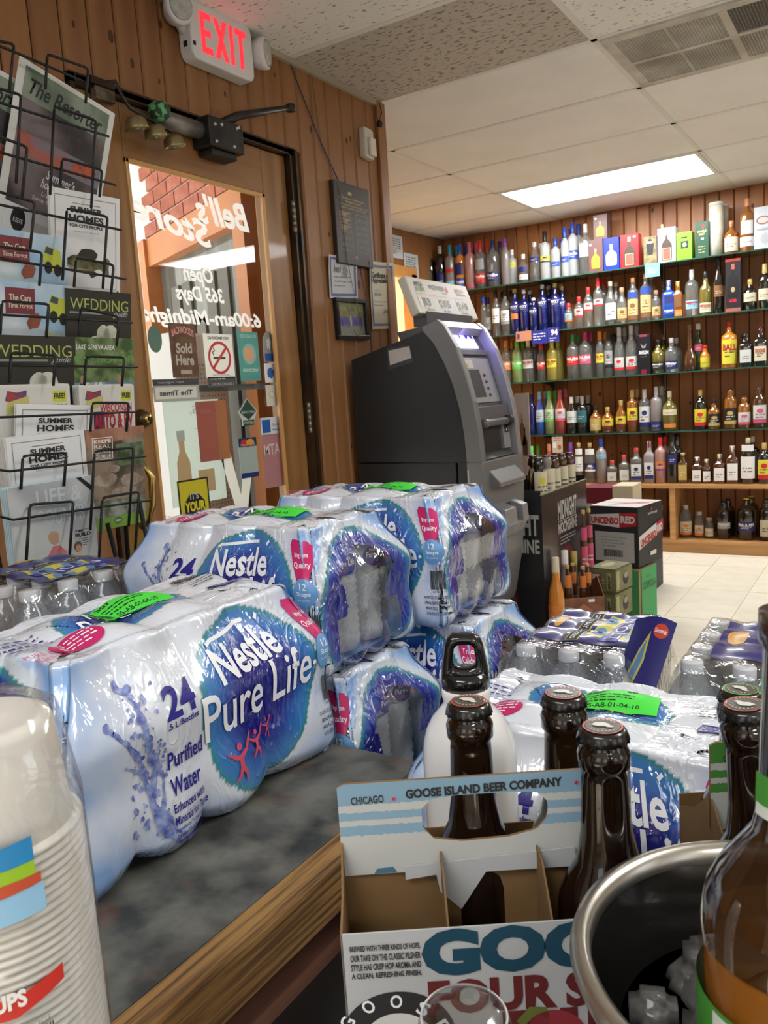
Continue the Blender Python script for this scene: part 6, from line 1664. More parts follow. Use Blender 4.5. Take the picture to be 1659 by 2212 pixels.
# ================================================================ CASH MACHINE
AY0, AY1 = 2.68, 3.055
atm = empty('cash_machine', 'dark grey standing cash machine with curved silver front cheeks', 'cash machine', (0, 0, 0))
def ay(px, py, y=AY0):
    p = at_y(px, py, y); return (p.x, p.z)
DKG = mat('atm_dark', (.022, .023, .025), .42, bump=.05, bscale=400); SIL = mat('atm_silver', (.19, .19, .195), .38, metal=.35); SIL2 = mat('atm_silver_light', (.30, .30, .31), .35, metal=.4); PAN = mat('atm_panel', (.10, .10, .105), .4, metal=.2)
UY, UZ = (0, 1, 0), (0, 0, 1)
outer = [(909, 706), (941, 689), (957, 702), (985, 750), (1005, 805), (1023, 868), (1034, 925), (1041, 985), (1042, 1000)]
inner = [(912, 716), (935, 742), (958, 785), (978, 835), (993, 890), (1002, 945), (1007, 1000)]
O_ = [ay(*q) for q in outer]; I_ = [ay(*q) for q in inner]
xb = XW + .035
zt = O_[1][1]; ztb = ay(757, 778)[1] ; zseam = ay(900, 999)[1]
body = [(xb, 0), (xb, ztb), I_[0]] + I_[1:] + [(I_[-1][0], 0)]
m = MB(); m.prism([(xb, zseam + .003), (xb, ztb)] + I_, (0, AY0 + .006, 0), (1, 0, 0), UZ, UY, AY1 - AY0 - .012, DKG); m.build('upper_cabinet', atm, label='dark grey upper cabinet')
xs = I_[-1][0]; xm = ay(985, 1010)[0]
m = MB(); m.box((xb, AY0 + .006, .04), (xm - .004, AY1 - .006, zseam - .003), DKG); m.box((xm + .004, AY0 + .006, .04), (xs, AY1 - .006, zseam - .003), DKG); m.box((xb + .01, AY0 + .02, .0), (xs, AY1 - .02, .04), BLACK); m.build('lower_cabinet', atm, label='dark grey lower cabinet', bev=.002)
cheek = O_ + list(reversed(I_))
for nm, y0 in (('near', AY0), ('far', AY1 - .035)):
    m = MB(); m.prism(cheek, (0, y0, 0), (1, 0, 0), UZ, UY, .035, SIL if nm == 'near' else SIL2); m.build('side_cheek', atm, label='curved silver cheek', bev=.004)
xf = O_[-1][0]
m = MB(); m.prism([(xs, .32), (xs, zseam - .003), (xf, zseam - .003), (xf + .004, zseam - .12), (xf - .012, .55), (xf - .05, .36)], (0, AY0, 0), (1, 0, 0), UZ, UY, AY1 - AY0, SIL); m.build('lower_front', atm, bev=.004)
m = MB(); m.box((xs, AY0 + .01, .04), (xf - .05, AY1 - .01, .33), DKG); m.build('plinth', atm)
# recessed front: follows the curve set back
face = [(a - .045, b) for a, b in O_[2:-1]]
m = MB(); ya, yb_ = AY0 + .035, AY1 - .035
q = [(xb + .2, O_[1][1] - .03)] + [(O_[1][0] - .02, O_[1][1] - .012)] + face + [(xf - .02, zseam), (xf - .15, zseam)]
m.prism(q, (0, ya, 0), (1, 0, 0), UZ, UY, yb_ - ya, PAN); m.build('fascia', atm, label='recessed grey fascia')
m = MB(); m.prism([(O_[0][0] + .01, O_[0][1] - .012), (O_[1][0], O_[1][1] - .004), (O_[2][0], O_[2][1] - .004), (O_[2][0] - .02, O_[2][1] - .03), (O_[0][0] + .01, O_[0][1] - .04)], (0, ya, 0), (1, 0, 0), UZ, UY, yb_ - ya, SIL2); m.build('top_bridge', atm)
def on_face(i0, t0, i1, t1, yf0, yf1, out, mm, name, label=None, parent=None, bev=0):
    """a slab lying on the fascia between two stations of the profile"""
    def st(i, t):
        if i > len(face) - 2: i, t = len(face) - 2, 1.0
        a, b = face[i], face[i + 1]; return V((a[0] + (b[0] - a[0]) * t, 0, a[1] + (b[1] - a[1]) * t))
    A, B = st(i0, t0), st(i1, t1); d = (A - B).normalized(); n = V((d.z, 0, -d.x)); w = yb_ - ya
    if n.x < 0: n = -n
    y0, y1 = ya + w * yf0, ya + w * yf1; m = MB(); vs = []
    for P_ in (A, B):
        for y in (y0, y1):
            for o in (-.002, out): vs.append(V((P_.x, y, P_.z)) + n * o)
    fs = [(0, 1, 3, 2), (4, 6, 7, 5), (0, 4, 5, 1), (2, 3, 7, 6), (1, 5, 7, 3), (0, 2, 6, 4)]
    m.add(vs, fs, mm); o = m.build(name, parent or atm, label=label, bev=bev)
    return A, B, d, n, y0, y1, o
SCRM = mat('lit_panel', (.75, .75, .95), .3, emis=.7, ecol=(.72, .72, 1.0))
A, B, d, n, y0, y1, o = on_face(0, .0, 0, .98, .05, .80, .006, SCRM, 'lit_sign', 'backlit white panel reading ATM')
pr = Print(); h_ = (A - B).length; w_ = y1 - y0
pr.text('A', w_ * .04, h_ * .42, w_ * .2, h_ * .48, paint((.02, .02, .3)), .03); pr.text('T', w_ * .36, h_ * .42, w_ * .2, h_ * .48, paint((.02, .02, .3)), .03); pr.text('M', w_ * .66, h_ * .42, w_ * .28, h_ * .48, paint((.02, .02, .3)), .03)
l = MB(); pr.put(l, lambda a, b, off: V((B.x, y0 + a, B.z)) + d * b + n * (.0065 + off)); l.build('lettering', o)
gl = bpy.data.lights.new('sign_glow', 'AREA'); gl.energy = .55; gl.color = (.35, .28, 1.0); gl.size = .12
go = bpy.data.objects.new('sign_glow', gl); COL.objects.link(go); go.parent = atm; go.location = V((A.x + .02, (y0 + y1) / 2, A.z - .02)) + n * .03; go.rotation_euler = V((.2, .9, -.5)).to_track_quat('-Z', 'Y').to_euler()
on_face(1, .05, 1, .30, .06, .92, .012, PAN, 'visor', 'grey ledge under the lit panel', bev=.003)
A, B, d, n, y0, y1, o = on_face(1, .40, 3, .10, .10, .95, .006, SIL2, 'screen_bezel', 'light silver screen surround', bev=.002)
pr = Print(); hb, wb_ = (A - B).length, y1 - y0
pr.rect(wb_ * .10, hb * .12, wb_ * .45, hb * .62, BLACK, 1)
pr.rect(wb_ * .10, hb * .78, wb_ * .30, hb * .18, paint((.6, .58, .45), .5), 2); pr.rect(wb_ * .12, hb * .79, wb_ * .12, hb * .08, paint((.5, .4, .02), .5), 3)
l = MB(); pr.put(l, lambda a, b, off: V((B.x, y0 + a, B.z)) + d * b + n * (.006 + off)); l.build('screen', o, label='dark screen and paper notice')
for k in range(4):
    c = B + d * (hb * (.16 + k * .15)) + n * .007; m = MB()
    m.lathe([(.006, 0), (.006, .004), (0, .005)], PAN, 12, Matrix.Translation((c.x, y0 + wb_ * .68, c.z)) @ n.to_track_quat('Z', 'Y').to_matrix().to_4x4()); m.build('key_button', atm)
on_face(3, .25, 3, .95, .0, 1.0, .026, PAN, 'ledge', 'grey ledge under the screen', bev=.004)
c = face[4]; m = MB(); m.lathe([(.0, 0), (.016, .002), (.018, .02), (.014, .05), (.014, .22), (0, .222)], PAN, 18, Matrix.Translation((c[0] + .030, ya + .03, c[1] + .012)) @ Matrix.Rotation(-PI / 2, 4, 'X')); m.lathe([(.0, 0), (.022, .0), (.022, .022), (0, .024)], BLACK, 18, Matrix.Translation((c[0] + .030, ya + .255, c[1] + .012)) @ Matrix.Rotation(-PI / 2, 4, 'X')); m.build('card_reader', atm, label='rounded grey card reader')
on_face(3, .95, 4, .95, .04, .72, .012, BLACK, 'keypad_tray', 'black keypad tray')
A, B, d, n, y0, y1, o = on_face(4, .0, 4, .95, .75, .96, .02, SIL2, 'instruction_strip', 'light strip beside the keypad')
pr = Print(); pr.rect((y1 - y0) * .2, (A - B).length * .62, (y1 - y0) * .6, (A - B).length * .3, BLACK, 1); pr.poly([((y1 - y0) * .4, (A - B).length * .7), ((y1 - y0) * .6, (A - B).length * .7), ((y1 - y0) * .5, (A - B).length * .8)], PW_, 2)
l = MB(); pr.put(l, lambda a, b, off: V((B.x, y0 + a, B.z)) + d * b + n * (.0205 + off)); l.build('print', o)
m = MB(); m.prism([(xf - .01, zseam - .03), (xf + .045, zseam - .085), (xf + .045, zseam - .10), (xf - .01, zseam - .11)], (0, ya + .02, 0), (1, 0, 0), UZ, UY, .24, SIL); m.build('shutter', atm, label='sloping silver flap', bev=.003)
m = MB(); m.prism([(xf - .01, zseam - .17), (xf + .055, zseam - .19), (xf + .060, zseam - .25), (xf + .03, zseam - .30), (xf - .02, zseam - .31)], (0, ya + .03, 0), (1, 0, 0), UZ, UY, .10, SIL2); m.prism([(xf - .01, zseam - .17), (xf + .055, zseam - .19), (xf + .060, zseam - .25), (xf + .03, zseam - .30), (xf - .02, zseam - .31)], (0, ya + .19, 0), (1, 0, 0), UZ, UY, .05, SIL2)
m.prism([(xf - .01, zseam - .25), (xf + .055, zseam - .25), (xf + .03, zseam - .30), (xf - .02, zseam - .31)], (0, ya + .13, 0), (1, 0, 0), UZ, UY, .06, SIL2); m.box((xf - .01, ya + .13, zseam - .25), (xf + .006, ya + .19, zseam - .18), BLACK); m.build('cash_slot', atm, label='silver cash dispensing mouth', bev=.003)
m = MB(); m.lathe([(.009, 0), (.009, .006), (0, .007)], BR, 14, Matrix.Translation((xf + .002, yb_ - .02, zseam - .09)) @ Matrix.Rotation(PI / 2, 4, 'Y')); m.build('lock', atm)
# taped paper on the cabinet side
a, b = ay(840, 756), ay(888, 780)
m = MB(); m.prism([ay(*q) for q in ((838, 800), (892, 782), (884, 745), (834, 752))], (0, AY0 + .0055, 0), (1, 0, 0), UZ, (0, -1, 0), .0015, mat('grey_tape', (.05, .052, .055), .35)); m.build('tape', atm, label='dark tape around a paper note')
m = MB(); m.prism([ay(*q) for q in ((842, 789), (888, 773), (883, 748), (838, 758))], (0, AY0 + .0035, 0), (1, 0, 0), UZ, (0, -1, 0), .001, paint((.55, .50, .48), .7)); m.build('paper_note', atm, label='pale paper note')
m = MB(); m.box((xs + .004, AY0 - .002, zseam - .18), (xs + .010, AY0 + .004, zseam - .03), paint((.45, .44, .42), .3)); m.build('lock_strip', atm, label='thin bright metal strip')
# jackpot sign on top
sx = at_y(900, 680, AY0 + .04).x - .01
P00 = at_x(905, 676, sx + .02); P01 = at_x(891, 598, sx - .035); P10 = at_x(1034, 690, sx + .02)
u_ = V((0, 1, 0)); v_ = (V((P01.x, P00.y, P01.z)) - P00); hgt = v_.length; v_.normalize(); wid = P10.y - P00.y
nn = u_.cross(v_)
sg = empty('jackpot_sign', 'white tilted lottery jackpot sign standing on the cash machine', 'sign', P00 - nn * .0)
IV2 = mat('sign_ivory', (.66, .63, .55), .45)
m = MB()
vs = [u_ * a + v_ * b - nn * c for c in (0, .035) for a, b in ((0, 0), (wid, 0), (wid, hgt), (0, hgt))]
m.add(vs, [(0, 1, 2, 3), (7, 6, 5, 4), (0, 4, 5, 1), (1, 5, 6, 2), (2, 6, 7, 3), (3, 7, 4, 0)], IV2); m.build('sign_box', sg, bev=.004)
pr = Print(); g_ = paint((.10, .25, .03)); k_ = paint((.05, .05, .04)); W_, H_ = wid, hgt
pr.text('MEGA', W_ * .10, H_ * .76, W_ * .13, H_ * .12, k_, .05); pr.text('BUCKS', W_ * .10, H_ * .62, W_ * .13, H_ * .12, g_, .05)
pr.text('POWER', W_ * .33, H_ * .72, W_ * .24, H_ * .13, k_, .05); pr.ell(W_ * .605, H_ * .77, W_ * .022, H_ * .08, RED); pr.text('BALL', W_ * .5, H_ * .62, W_ * .1, H_ * .05, k_)
pr.text('MEGA', W_ * .75, H_ * .74, W_ * .16, H_ * .10, paint((.5, .13, .01)), .06); pr.text('MILLIONS', W_ * .76, H_ * .65, W_ * .15, H_ * .06, paint((.03, .06, .35)), .04)
pr.rect(W_ * .07, H_ * .54, W_ * .86, H_ * .012, paint((.4, .38, .33)))
for x, s in ((.14, '13'), (.40, '205'), (.70, '248')):
    for i, ch in enumerate(s): pr.rect(W_ * (x + i * .065 - .006), H_ * .20, W_ * .055, H_ * .29, paint((.72, .70, .62)), 1); pr.text(ch, W_ * (x + i * .065), H_ * .23, W_ * .042, H_ * .22, k_, .05, layer=3)
    pr.text('MILLION', W_ * (x + .02), H_ * .10, W_ * .11, H_ * .05, k_, .03)
pr.rect(W_ * .075, H_ * .20, W_ * .05, H_ * .29, paint((.72, .70, .62)), 1)
l = MB(); pr.put(l, lambda a, b, off: u_ * a + v_ * b + nn * off); l.build('lettering', sg, label='jackpot names and numbers 13, 205 and 248')
m = MB(); m.box((-.06, .06, -.045), (.0, wid - .06, .01), PAN); m.build('stand', sg)

# ================================================================ SHELVES ON THE FAR WALL
SY = 5.75
def shelf_z(px, py, y=SY): return at_y(px, py, y).z
SZ = [shelf_z(1659, 535), shelf_z(1659, 665), shelf_z(1659, 790), shelf_z(1659, 925)]
GSH = mat('shelf_glass', (.05, .10, .075), .08, alpha=.72, spec=.9)
GSE = mat('shelf_glass_edge', (.03, .09, .06), .12)
SBR = mat('shelf_metal', (.05, .045, .03), .5, metal=.5); GOLD = mat('gold_standard', (.50, .40, .20), .4, metal=.5)
sd = [-3.12, -2.25, -1.43, -.60, .25]
for k, z in enumerate(SZ):
    r = empty('glass_shelf', 'green-edged glass bottle shelf, %s from the top' % ('uppermost', 'second', 'third', 'fourth')[k], 'shelf', (0, 0, z))
    m = MB(); m.box((-3.12, SY + .002, -.007), (.6, YF - .022, 0), GSH); m.build('glass_plate', r)
    m = MB(); m.box((-3.12, SY, -.0075), (.6, SY + .002, .0003), GSE); m.build('glass_edge', r)
    for x in sd:
        m = MB(); m.prism([(0, -.008), (-.27, -.008), (-.27, -.016), (-.10, -.035), (-.02, -.09), (0, -.10)], (x - .002, YF - .022, 0), (0, 1, 0), (0, 0, 1), (1, 0, 0), .004, SBR); m.build('bracket', r)
st = empty('shelf_standards', 'slotted metal uprights carrying the glass shelves', 'shelf upright', (0, 0, 0))
for x in sd:
    m = MB(); m.box((x - .008, YF - .024, EYE - .78), (x + .008, YF - .0195, EYE + 1.06), GOLD)
    for q in range(60): m.box((x - .0025, YF - .0248, EYE - .76 + q * .03), (x + .0025, YF - .0238, EYE - .745 + q * .03), BLACK)
    m.build('upright', st)
# pine cabinet below
PC = mat('pine_cabinet', (.50, .27, .10), .4, col2=(.38, .19, .065), nscale=2.5, stretch=(1, 6, 14), coat=.2)
ZW = at_y(1659, 1049, 5.66).z
cabn = empty('pine_cabinet', 'low open pine cabinet under the glass shelves', 'cabinet', (0, 0, 0))
m = MB(); m.box((-3.1, 5.66, ZW - .022), (.7, YF - .02, ZW), PC); m.build('top_board', cabn)
zb0 = at_y(1659, 1175, 5.66).z
m = MB(); m.box((-3.1, 5.66, zb0 - .02), (.7, YF - .02, zb0), PC); m.build('bottom_board', cabn)
m = MB(); m.box((-3.1, 5.68, 0), (.7, 5.70, zb0 - .02), PC); m.build('plinth_board', cabn)
for x in (-1.66, at_y(1453, 1120, 5.665).x, .0): m = MB(); m.box((x - .018, 5.665, zb0), (x + .018, YF - .02, ZW - .022), PC); m.build('divider', cabn)

# ---------------------------------------------------------------- bottles: generic builder with shared meshes
def gl_m(nm, c, a, r=.08): return mat('bottle_' + nm, c, r, alpha=a, spec=.8, coat=.7)
GL = {'clear': gl_m('clear', (.20, .205, .19), .42), 'frost': gl_m('frost', (.42, .44, .43), .85, .45), 'dark': gl_m('dark', (.015, .012, .010), 1), 'amber': gl_m('amber', (.26, .09, .012), .92), 'brown': gl_m('brown', (.07, .025, .008), 1),
      'navy': gl_m('navy', (.008, .012, .10), 1), 'green': gl_m('green', (.012, .04, .014), 1), 'pink': gl_m('pink', (.42, .22, .20), .85, .3), 'orange': gl_m('orange', (.62, .22, .03), .95), 'blue': gl_m('blue', (.02, .08, .38), .95),
      'lime': gl_m('lime', (.30, .40, .16), .75), 'yellow': gl_m('yellow', (.40, .32, .06), .85), 'red': gl_m('redl', (.40, .06, .04), .9), 'olive': gl_m('olive', (.15, .12, .02), .95), 'grey': gl_m('grey', (.25, .22, .22), .9, .4), 'purple': gl_m('purple', (.12, .03, .2), .9)}
CC = dict(white=(.72, .72, .70), silver=(.50, .50, .50), black=(.012, .012, .012), gold=(.45, .33, .10), red=(.55, .02, .02), blue=(.02, .06, .35), teal=(.02, .28, .40), pink=(.55, .08, .16), green=(.03, .28, .08), lime=(.10, .50, .06), cream=(.60, .55, .40),
          orange=(.65, .20, .04), yellow=(.62, .55, .04), copper=(.50, .20, .10), purple=(.16, .05, .28), brown=(.18, .08, .03), navy=(.015, .02, .13), tan=(.55, .38, .16), maroon=(.20, .01, .03), grey=(.3, .3, .3), magenta=(.5, .02, .14), ltblue=(.25, .45, .65), dteal=(.02, .12, .14), gwhite=(.55, .56, .53))
SHP = {  # (z fraction, radius fraction) ; neck radius is absolute
 'round': [(0, .9), (.015, 1), (.64, 1), (.71, .92), (.755, .62), (.80, -1.2), (.90, -1)],
 'tall': [(0, .92), (.012, 1), (.66, 1), (.715, .93), (.76, .62), (.79, -1.1), (.92, -1)],
 'square': [(0, .95), (.012, 1), (.62, 1), (.69, .92), (.74, .55), (.78, -1.2), (.92, -1)],
 'slope': [(0, .9), (.012, 1), (.50, 1), (.62, .86), (.74, .5), (.82, -1.15), (.92, -1)],
 'squat': [(0, .9), (.015, 1), (.52, 1), (.62, .93), (.70, .6), (.75, -1.3), (.88, -1)],
 'bulb': [(0, .7), (.04, .95), (.20, 1), (.36, .8), (.46, .4), (.55, -1.2), (.90, -1)],
 'jug': [(0, .9), (.02, 1), (.66, 1), (.76, .85), (.82, .5), (.86, -1.5), (.94, -1.4)],
 'taper': [(0, .72), (.01, .8), (.60, 1), (.70, .9), (.76, .55), (.80, -1.1), (.92, -1)]}
BMC = {}
def bottle_meshes(kind, glass, cap, h, r, capf, lab, txt):
    key = (kind, glass, cap, round(h, 3), round(r, 3), capf, lab, txt)
    if key in BMC: return BMC[key]
    rn = min(.0135, r * .45) if kind != 'jug' else .016
    pf = [(0, .001)]
    for zf, rf in SHP[kind]: pf.append((r * rf if rf > 0 else rn * -rf, max(.001, h * zf)))
    pf.append((rn, h * .995))
    sq = 5 if kind == 'square' else None
    m = MB(); m.lathe(pf, GL[glass], 16 if kind != 'square' else 24, sq=sq, M=Matrix.Rotation(PI / 4 if False else 0, 4, 'Z')); body = m.mesh('glass')
    m = MB(); cz = h * (1 - capf)
    m.lathe([(rn + .0012, cz), (rn + .0018, cz + .002), (rn + .0018, h), (rn, h + .002), (0, h + .002)], paint(CC[cap], .3), 14); cm = m.mesh('cap')
    lm = None
    if lab:
        m = MB(); z0, z1, c, c2 = lab[:4]
        f = (lambda a, b, off: V((a, -(r + off) * (1.0 if sq else 1), b))) if sq else cyl_fn(r)
        hw = r * (1.05 if not sq else .80); p = Print()
        p.rect(-hw, h * z0, 2 * hw, h * (z1 - z0), paint(CC[c], .5), 1)
        hh2 = h * (z1 - z0)
        if c2: p.rect(-hw * 1.0, h * z0, 2 * hw, hh2 * .22, paint(CC[c2], .5), 2); p.ell(0, h * z0 + hh2 * .68, hw * .45, hh2 * .13, paint(CC[c2], .5), 2, 12)
        dark = sum(CC[c]) > .9
        p.lines(-hw * .6, h * z0 + hh2 * .45, hw * 1.2, 2, hh2 * .16, hh2 * .07, paint((.1, .09, .08) if dark else (.6, .58, .5), .5), 3, seed=len(BMC))
        if txt: p.text(txt, -hw * .85, h * z0 + hh2 * .55, hw * 1.7, hh2 * .28, paint((.75, .75, .75) if not dark else (.35, .03, .03), .5), .05, layer=4)
        if len(lab) > 4:
            z2, z3, c3 = lab[4:7]; p.rect(-hw * .8, h * z2, hw * 1.6, h * (z3 - z2), paint(CC[c3], .5), 1)
        if kind == 'square': p.put(m, lambda a, b, off: V((a, -(r * 1.0 + off + .0005), b)))
        else: p.put(m, f, maxe=r * .5, off=.0008, lay=.0004)
        lm = m.mesh('label')
    BMC[key] = (body, cm, lm)
    return BMC[key]
def bottle_at(p, h, r, spec, label, group):
    kind, glass, cap, capf, lab, txt = spec
    b, c, l = bottle_meshes(kind, glass, cap, h, r, capf, lab, txt)
    o = obj('bottle', b, None, label, 'bottle', group, loc=p, rot=(0, 0, rg.uniform(-.12, .12) + .16))
    obj('cap', c, o)
    if l: obj('label', l, o)
    return o
ORD = ['first', 'second', 'third', 'fourth', 'fifth', 'sixth', 'seventh', 'eighth']
def row(name, zsurf, yfront, items, yb=.095, group=None):
    """items: (px, top row, width px, spec, description, how many behind)"""
    cnt = {}
    for it in items: cnt[it[4]] = cnt.get(it[4], 0) + 1
    seen = {}
    last = None
    xs_ = [at_y(i[0], i[1], yfront).x for i in items]
    for ii, (px, top, w, spec, desc, nb) in enumerate(items):
        p = at_y(px, top, yfront); h = p.z - zsurf
        yf0 = yfront; lim = min([abs(p.x - x) for k, x in enumerate(xs_) if k != ii] + [.13]) * .5 - .0008
        r = min(w / 2 * depth((p.x, yfront, zsurf + h / 2)) / FPX * 1.10, .064)
        if lim > .70 * r: r = min(r, lim)
        else:
            r *= .8
            if last and p.x - last[0] < last[1] + r: yf0 += math.sqrt((last[1] + r + .002) ** 2 - (p.x - last[0]) ** 2); p.x *= yf0 / yfront
        last = (p.x, r)
        seen[desc] = seen.get(desc, 0) + 1
        lb = desc + ' on ' + name if cnt[desc] == 1 else '%s of the %ss on %s' % (ORD[seen[desc] - 1] + ' from left', desc, name)
        bottle_at((p.x, yf0, zsurf + .0006), h, r, spec, lb, group)
        for k in range(nb):
            yy = yf0 + max(yb, 2 * r + .004) * (k + 1)
            if yy + r > YF - .03: break
            bottle_at((p.x + .012 * (k + 1), yy, zsurf + .0006), h, r, (spec[0], spec[1], spec[2], spec[3], None, None), 'bottle%s behind %s' % ('' if k == 0 else ' furthest back', lb.replace(' on ' + name, '') + ' on ' + name), group)
S = lambda kind, glass, cap, capf=.10, lab=None, txt=None: (kind, glass, cap, capf, lab, txt)
YR = 5.84
row('the top glass shelf', SZ[0], YR, [
 (926, 535, 22, S('tall', 'dark', 'black', .2), 'dark green bottle deep in the corner', 0),
 (949, 532, 20, S('tall', 'dark', 'silver', .16, (.1, .45, 'navy', None)), 'black bottle with silver cap', 0),
 (970, 530, 21, S('tall', 'grey', 'teal', .2, (.05, .25, 'ltblue', None, .42, .5, 'red')), 'frosted bottle with teal cap', 1),
 (992, 528, 20, S('tall', 'orange', 'blue', .28, (.05, .28, 'blue', None, .35, .6, 'navy'), 'Rum'), 'orange bottle with blue label', 1),
 (1013, 524, 22, S('tall', 'pink', 'pink', .2, (.06, .10, 'pink', None)), 'rosy bottle with pink cap', 1),
 (1036, 521, 24, S('round', 'clear', 'red', .25, (.12, .32, 'red', None, .4, .62, 'grey'), 'Vodka'), 'clear bottle with red label and neck', 1),
 (1063, 519, 26, S('round', 'clear', 'navy', .26, (.12, .32, 'navy', None), 'Vodka'), 'clear bottle with navy label and neck', 1),
 (1090, 516, 22, S('tall', 'grey', 'purple', .18), 'smoky bottle with purple cap', 0),
 (1105, 538, 25, S('tall', 'frost', 'white', .14, (.50, .64, 'yellow', None)), 'frosted bottle with yellow band', 1),
 (1130, 550, 20, S('squat', 'clear', 'white', .16, (.12, .30, 'white', None, .38, .56, 'navy')), 'small clear bottle with blue emblem', 0),
 (1154, 524, 21, S('slope', 'clear', 'silver', .12, (.50, .62, 'navy', None)), 'clear bottle with ball stopper', 1),
 (1176, 501, 25, S('tall', 'frost', 'black', .24, (.36, .50, 'yellow', 'navy')), 'frosted bottle with tall black cap', 0),
 (1199, 516, 20, S('tall', 'frost', 'blue', .2, (.3, .42, 'blue', None)), 'short frosted bottle with blue cap', 1),
 (1219, 492, 20, S('tall', 'frost', 'blue', .22, (.3, .42, 'blue', None)), 'tall frosted bottle with blue cap', 1),
 (1236, 479, 28, S('tall', 'frost', 'blue', .20, (.32, .48, 'blue', None), 'Vodka'), 'largest frosted bottle with blue cap', 1),
 (1264, 485, 27, S('round', 'clear', 'silver', .18, (.35, .62, 'white', None)), 'clear bottle with white label and silver cap', 0),
 (1580, 478, 29, S('squat', 'amber', 'copper', .14, (.08, .50, 'cream', None)), 'squat whiskey bottle with cream label', 0),
 (1614, 430, 31, S('tall', 'amber', 'copper', .14, (.10, .28, 'white', None, .33, .58, 'white')), 'tall whiskey bottle with two white labels', 0)], group='bottles on the top shelf')
SK = lambda big: S('tall', 'navy', 'silver' if not big else 'gold', .08, (.50, .68, 'navy', None), 'SKYY')
row('the second glass shelf', SZ[1], YR, [
 (1043, 640, 17, S('round', 'clear', 'blue', .18), 'clear bottle with blue cap by the cash machine', 0),
 (1053, 642, 18, S('round', 'clear', 'navy', .16, (.2, .5, 'white', None)), 'clear bottle with navy and gold cap', 0),
 (1070, 630, 20, S('round', 'clear', 'black', .14, (.30, .62, 'white', None)), 'clear bottle with black cap and white label', 1),
 (1090, 627, 23, S('round', 'clear', 'black', .14, (.25, .55, 'white', 'grey')), 'wide clear bottle with black and gold cap', 1),
 (1111, 625, 22, S('tall', 'navy', 'gold', .08, (.50, .66, 'navy', None, .34, .46, 'orange'), 'SKYY'), 'navy vodka bottle with orange slice', 0),
 (1131, 627, 21, SK(0), 'navy vodka bottle', 1), (1152, 644, 18, SK(0), 'navy vodka bottle', 1), (1171, 616, 23, SK(0), 'navy vodka bottle', 1), (1198, 613, 24, SK(1), 'navy vodka bottle', 1), (1214, 618, 18, SK(1), 'navy vodka bottle', 0),
 (1228, 655, 21, S('round', 'clear', 'red', .22, (.3, .62, 'ltblue', 'orange')), 'small clear bottle with wide red cap', 0),
 (1250, 642, 19, S('round', 'clear', 'red', .16, (.35, .62, 'gwhite', 'red')), 'clear red-capped bottle left of its twin', 0),
 (1270, 621, 25, S('round', 'clear', 'red', .16, (.40, .60, 'gwhite', 'red')), 'clear bottle with red print and cap', 0),
 (1291, 601, 27, S('round', 'clear', 'red', .20, (.42, .56, 'gwhite', 'red')), 'tall clear bottle with bright red cap', 1),
 (1318, 609, 28, S('slope', 'clear', 'cream', .10, (.12, .50, 'white', None)), 'cork-topped bottle with blank white label', 1),
 (1343, 622, 20, S('slope', 'clear', 'copper', .12, (.06, .44, 'tan', 'brown')), 'smallest tan-labelled bottle', 0),
 (1367, 601, 24, S('round', 'clear', 'copper', .10, (.06, .52, 'tan', 'brown', .56, .68, 'blue')), 'middle tan-labelled bottle with blue collar', 0),
 (1394, 592, 28, S('round', 'clear', 'copper', .10, (.08, .55, 'tan', 'brown', .58, .72, 'blue')), 'largest tan-labelled bottle with blue collar', 1),
 (1417, 628, 17, S('round', 'clear', 'copper', .12, (.08, .45, 'tan', 'brown')), 'slim tan-labelled bottle with copper cap', 0),
 (1444, 607, 30, S('square', 'blue', 'silver', .16, (.12, .25, 'blue', None, .4, .6, 'navy'), '1800'), 'bright blue square tequila bottle', 0),
 (1464, 609, 18, S('square', 'amber', 'gold', .14, (.05, .22, 'orange', None, .3, .6, 'brown')), 'amber bottle with dark and orange labels', 0),
 (1494, 583, 30, S('round', 'clear', 'silver', .22, (.16, .34, 'ltblue', None), 'agave'), 'clear bottle with tall silver cap and pale label', 0),
 (1524, 587, 31, S('squat', 'olive', 'black', .16, (.06, .28, 'cream', None), 'REPOSADO'), 'wide golden bottle with cream band', 0),
 (1552, 556, 21, S('slope', 'dark', 'black', .16, (.3, .5, 'brown', None)), 'tall dark bottle with black cap', 0),
 (1620, 604, 29, S('squat', 'dark', 'gold', .2, (.28, .56, 'cream', None)), 'dark cognac bottle with cream label', 0),
 (1652, 571, 24, S('taper', 'dark', 'gold', .3, (.2, .45, 'cream', None)), 'tall cognac bottle with long gold neck', 0)], group='bottles on the second shelf')
fl_ = lambda g, c, l: S('round', g, c, .18, (.32, .52, l, None), 'RUM')
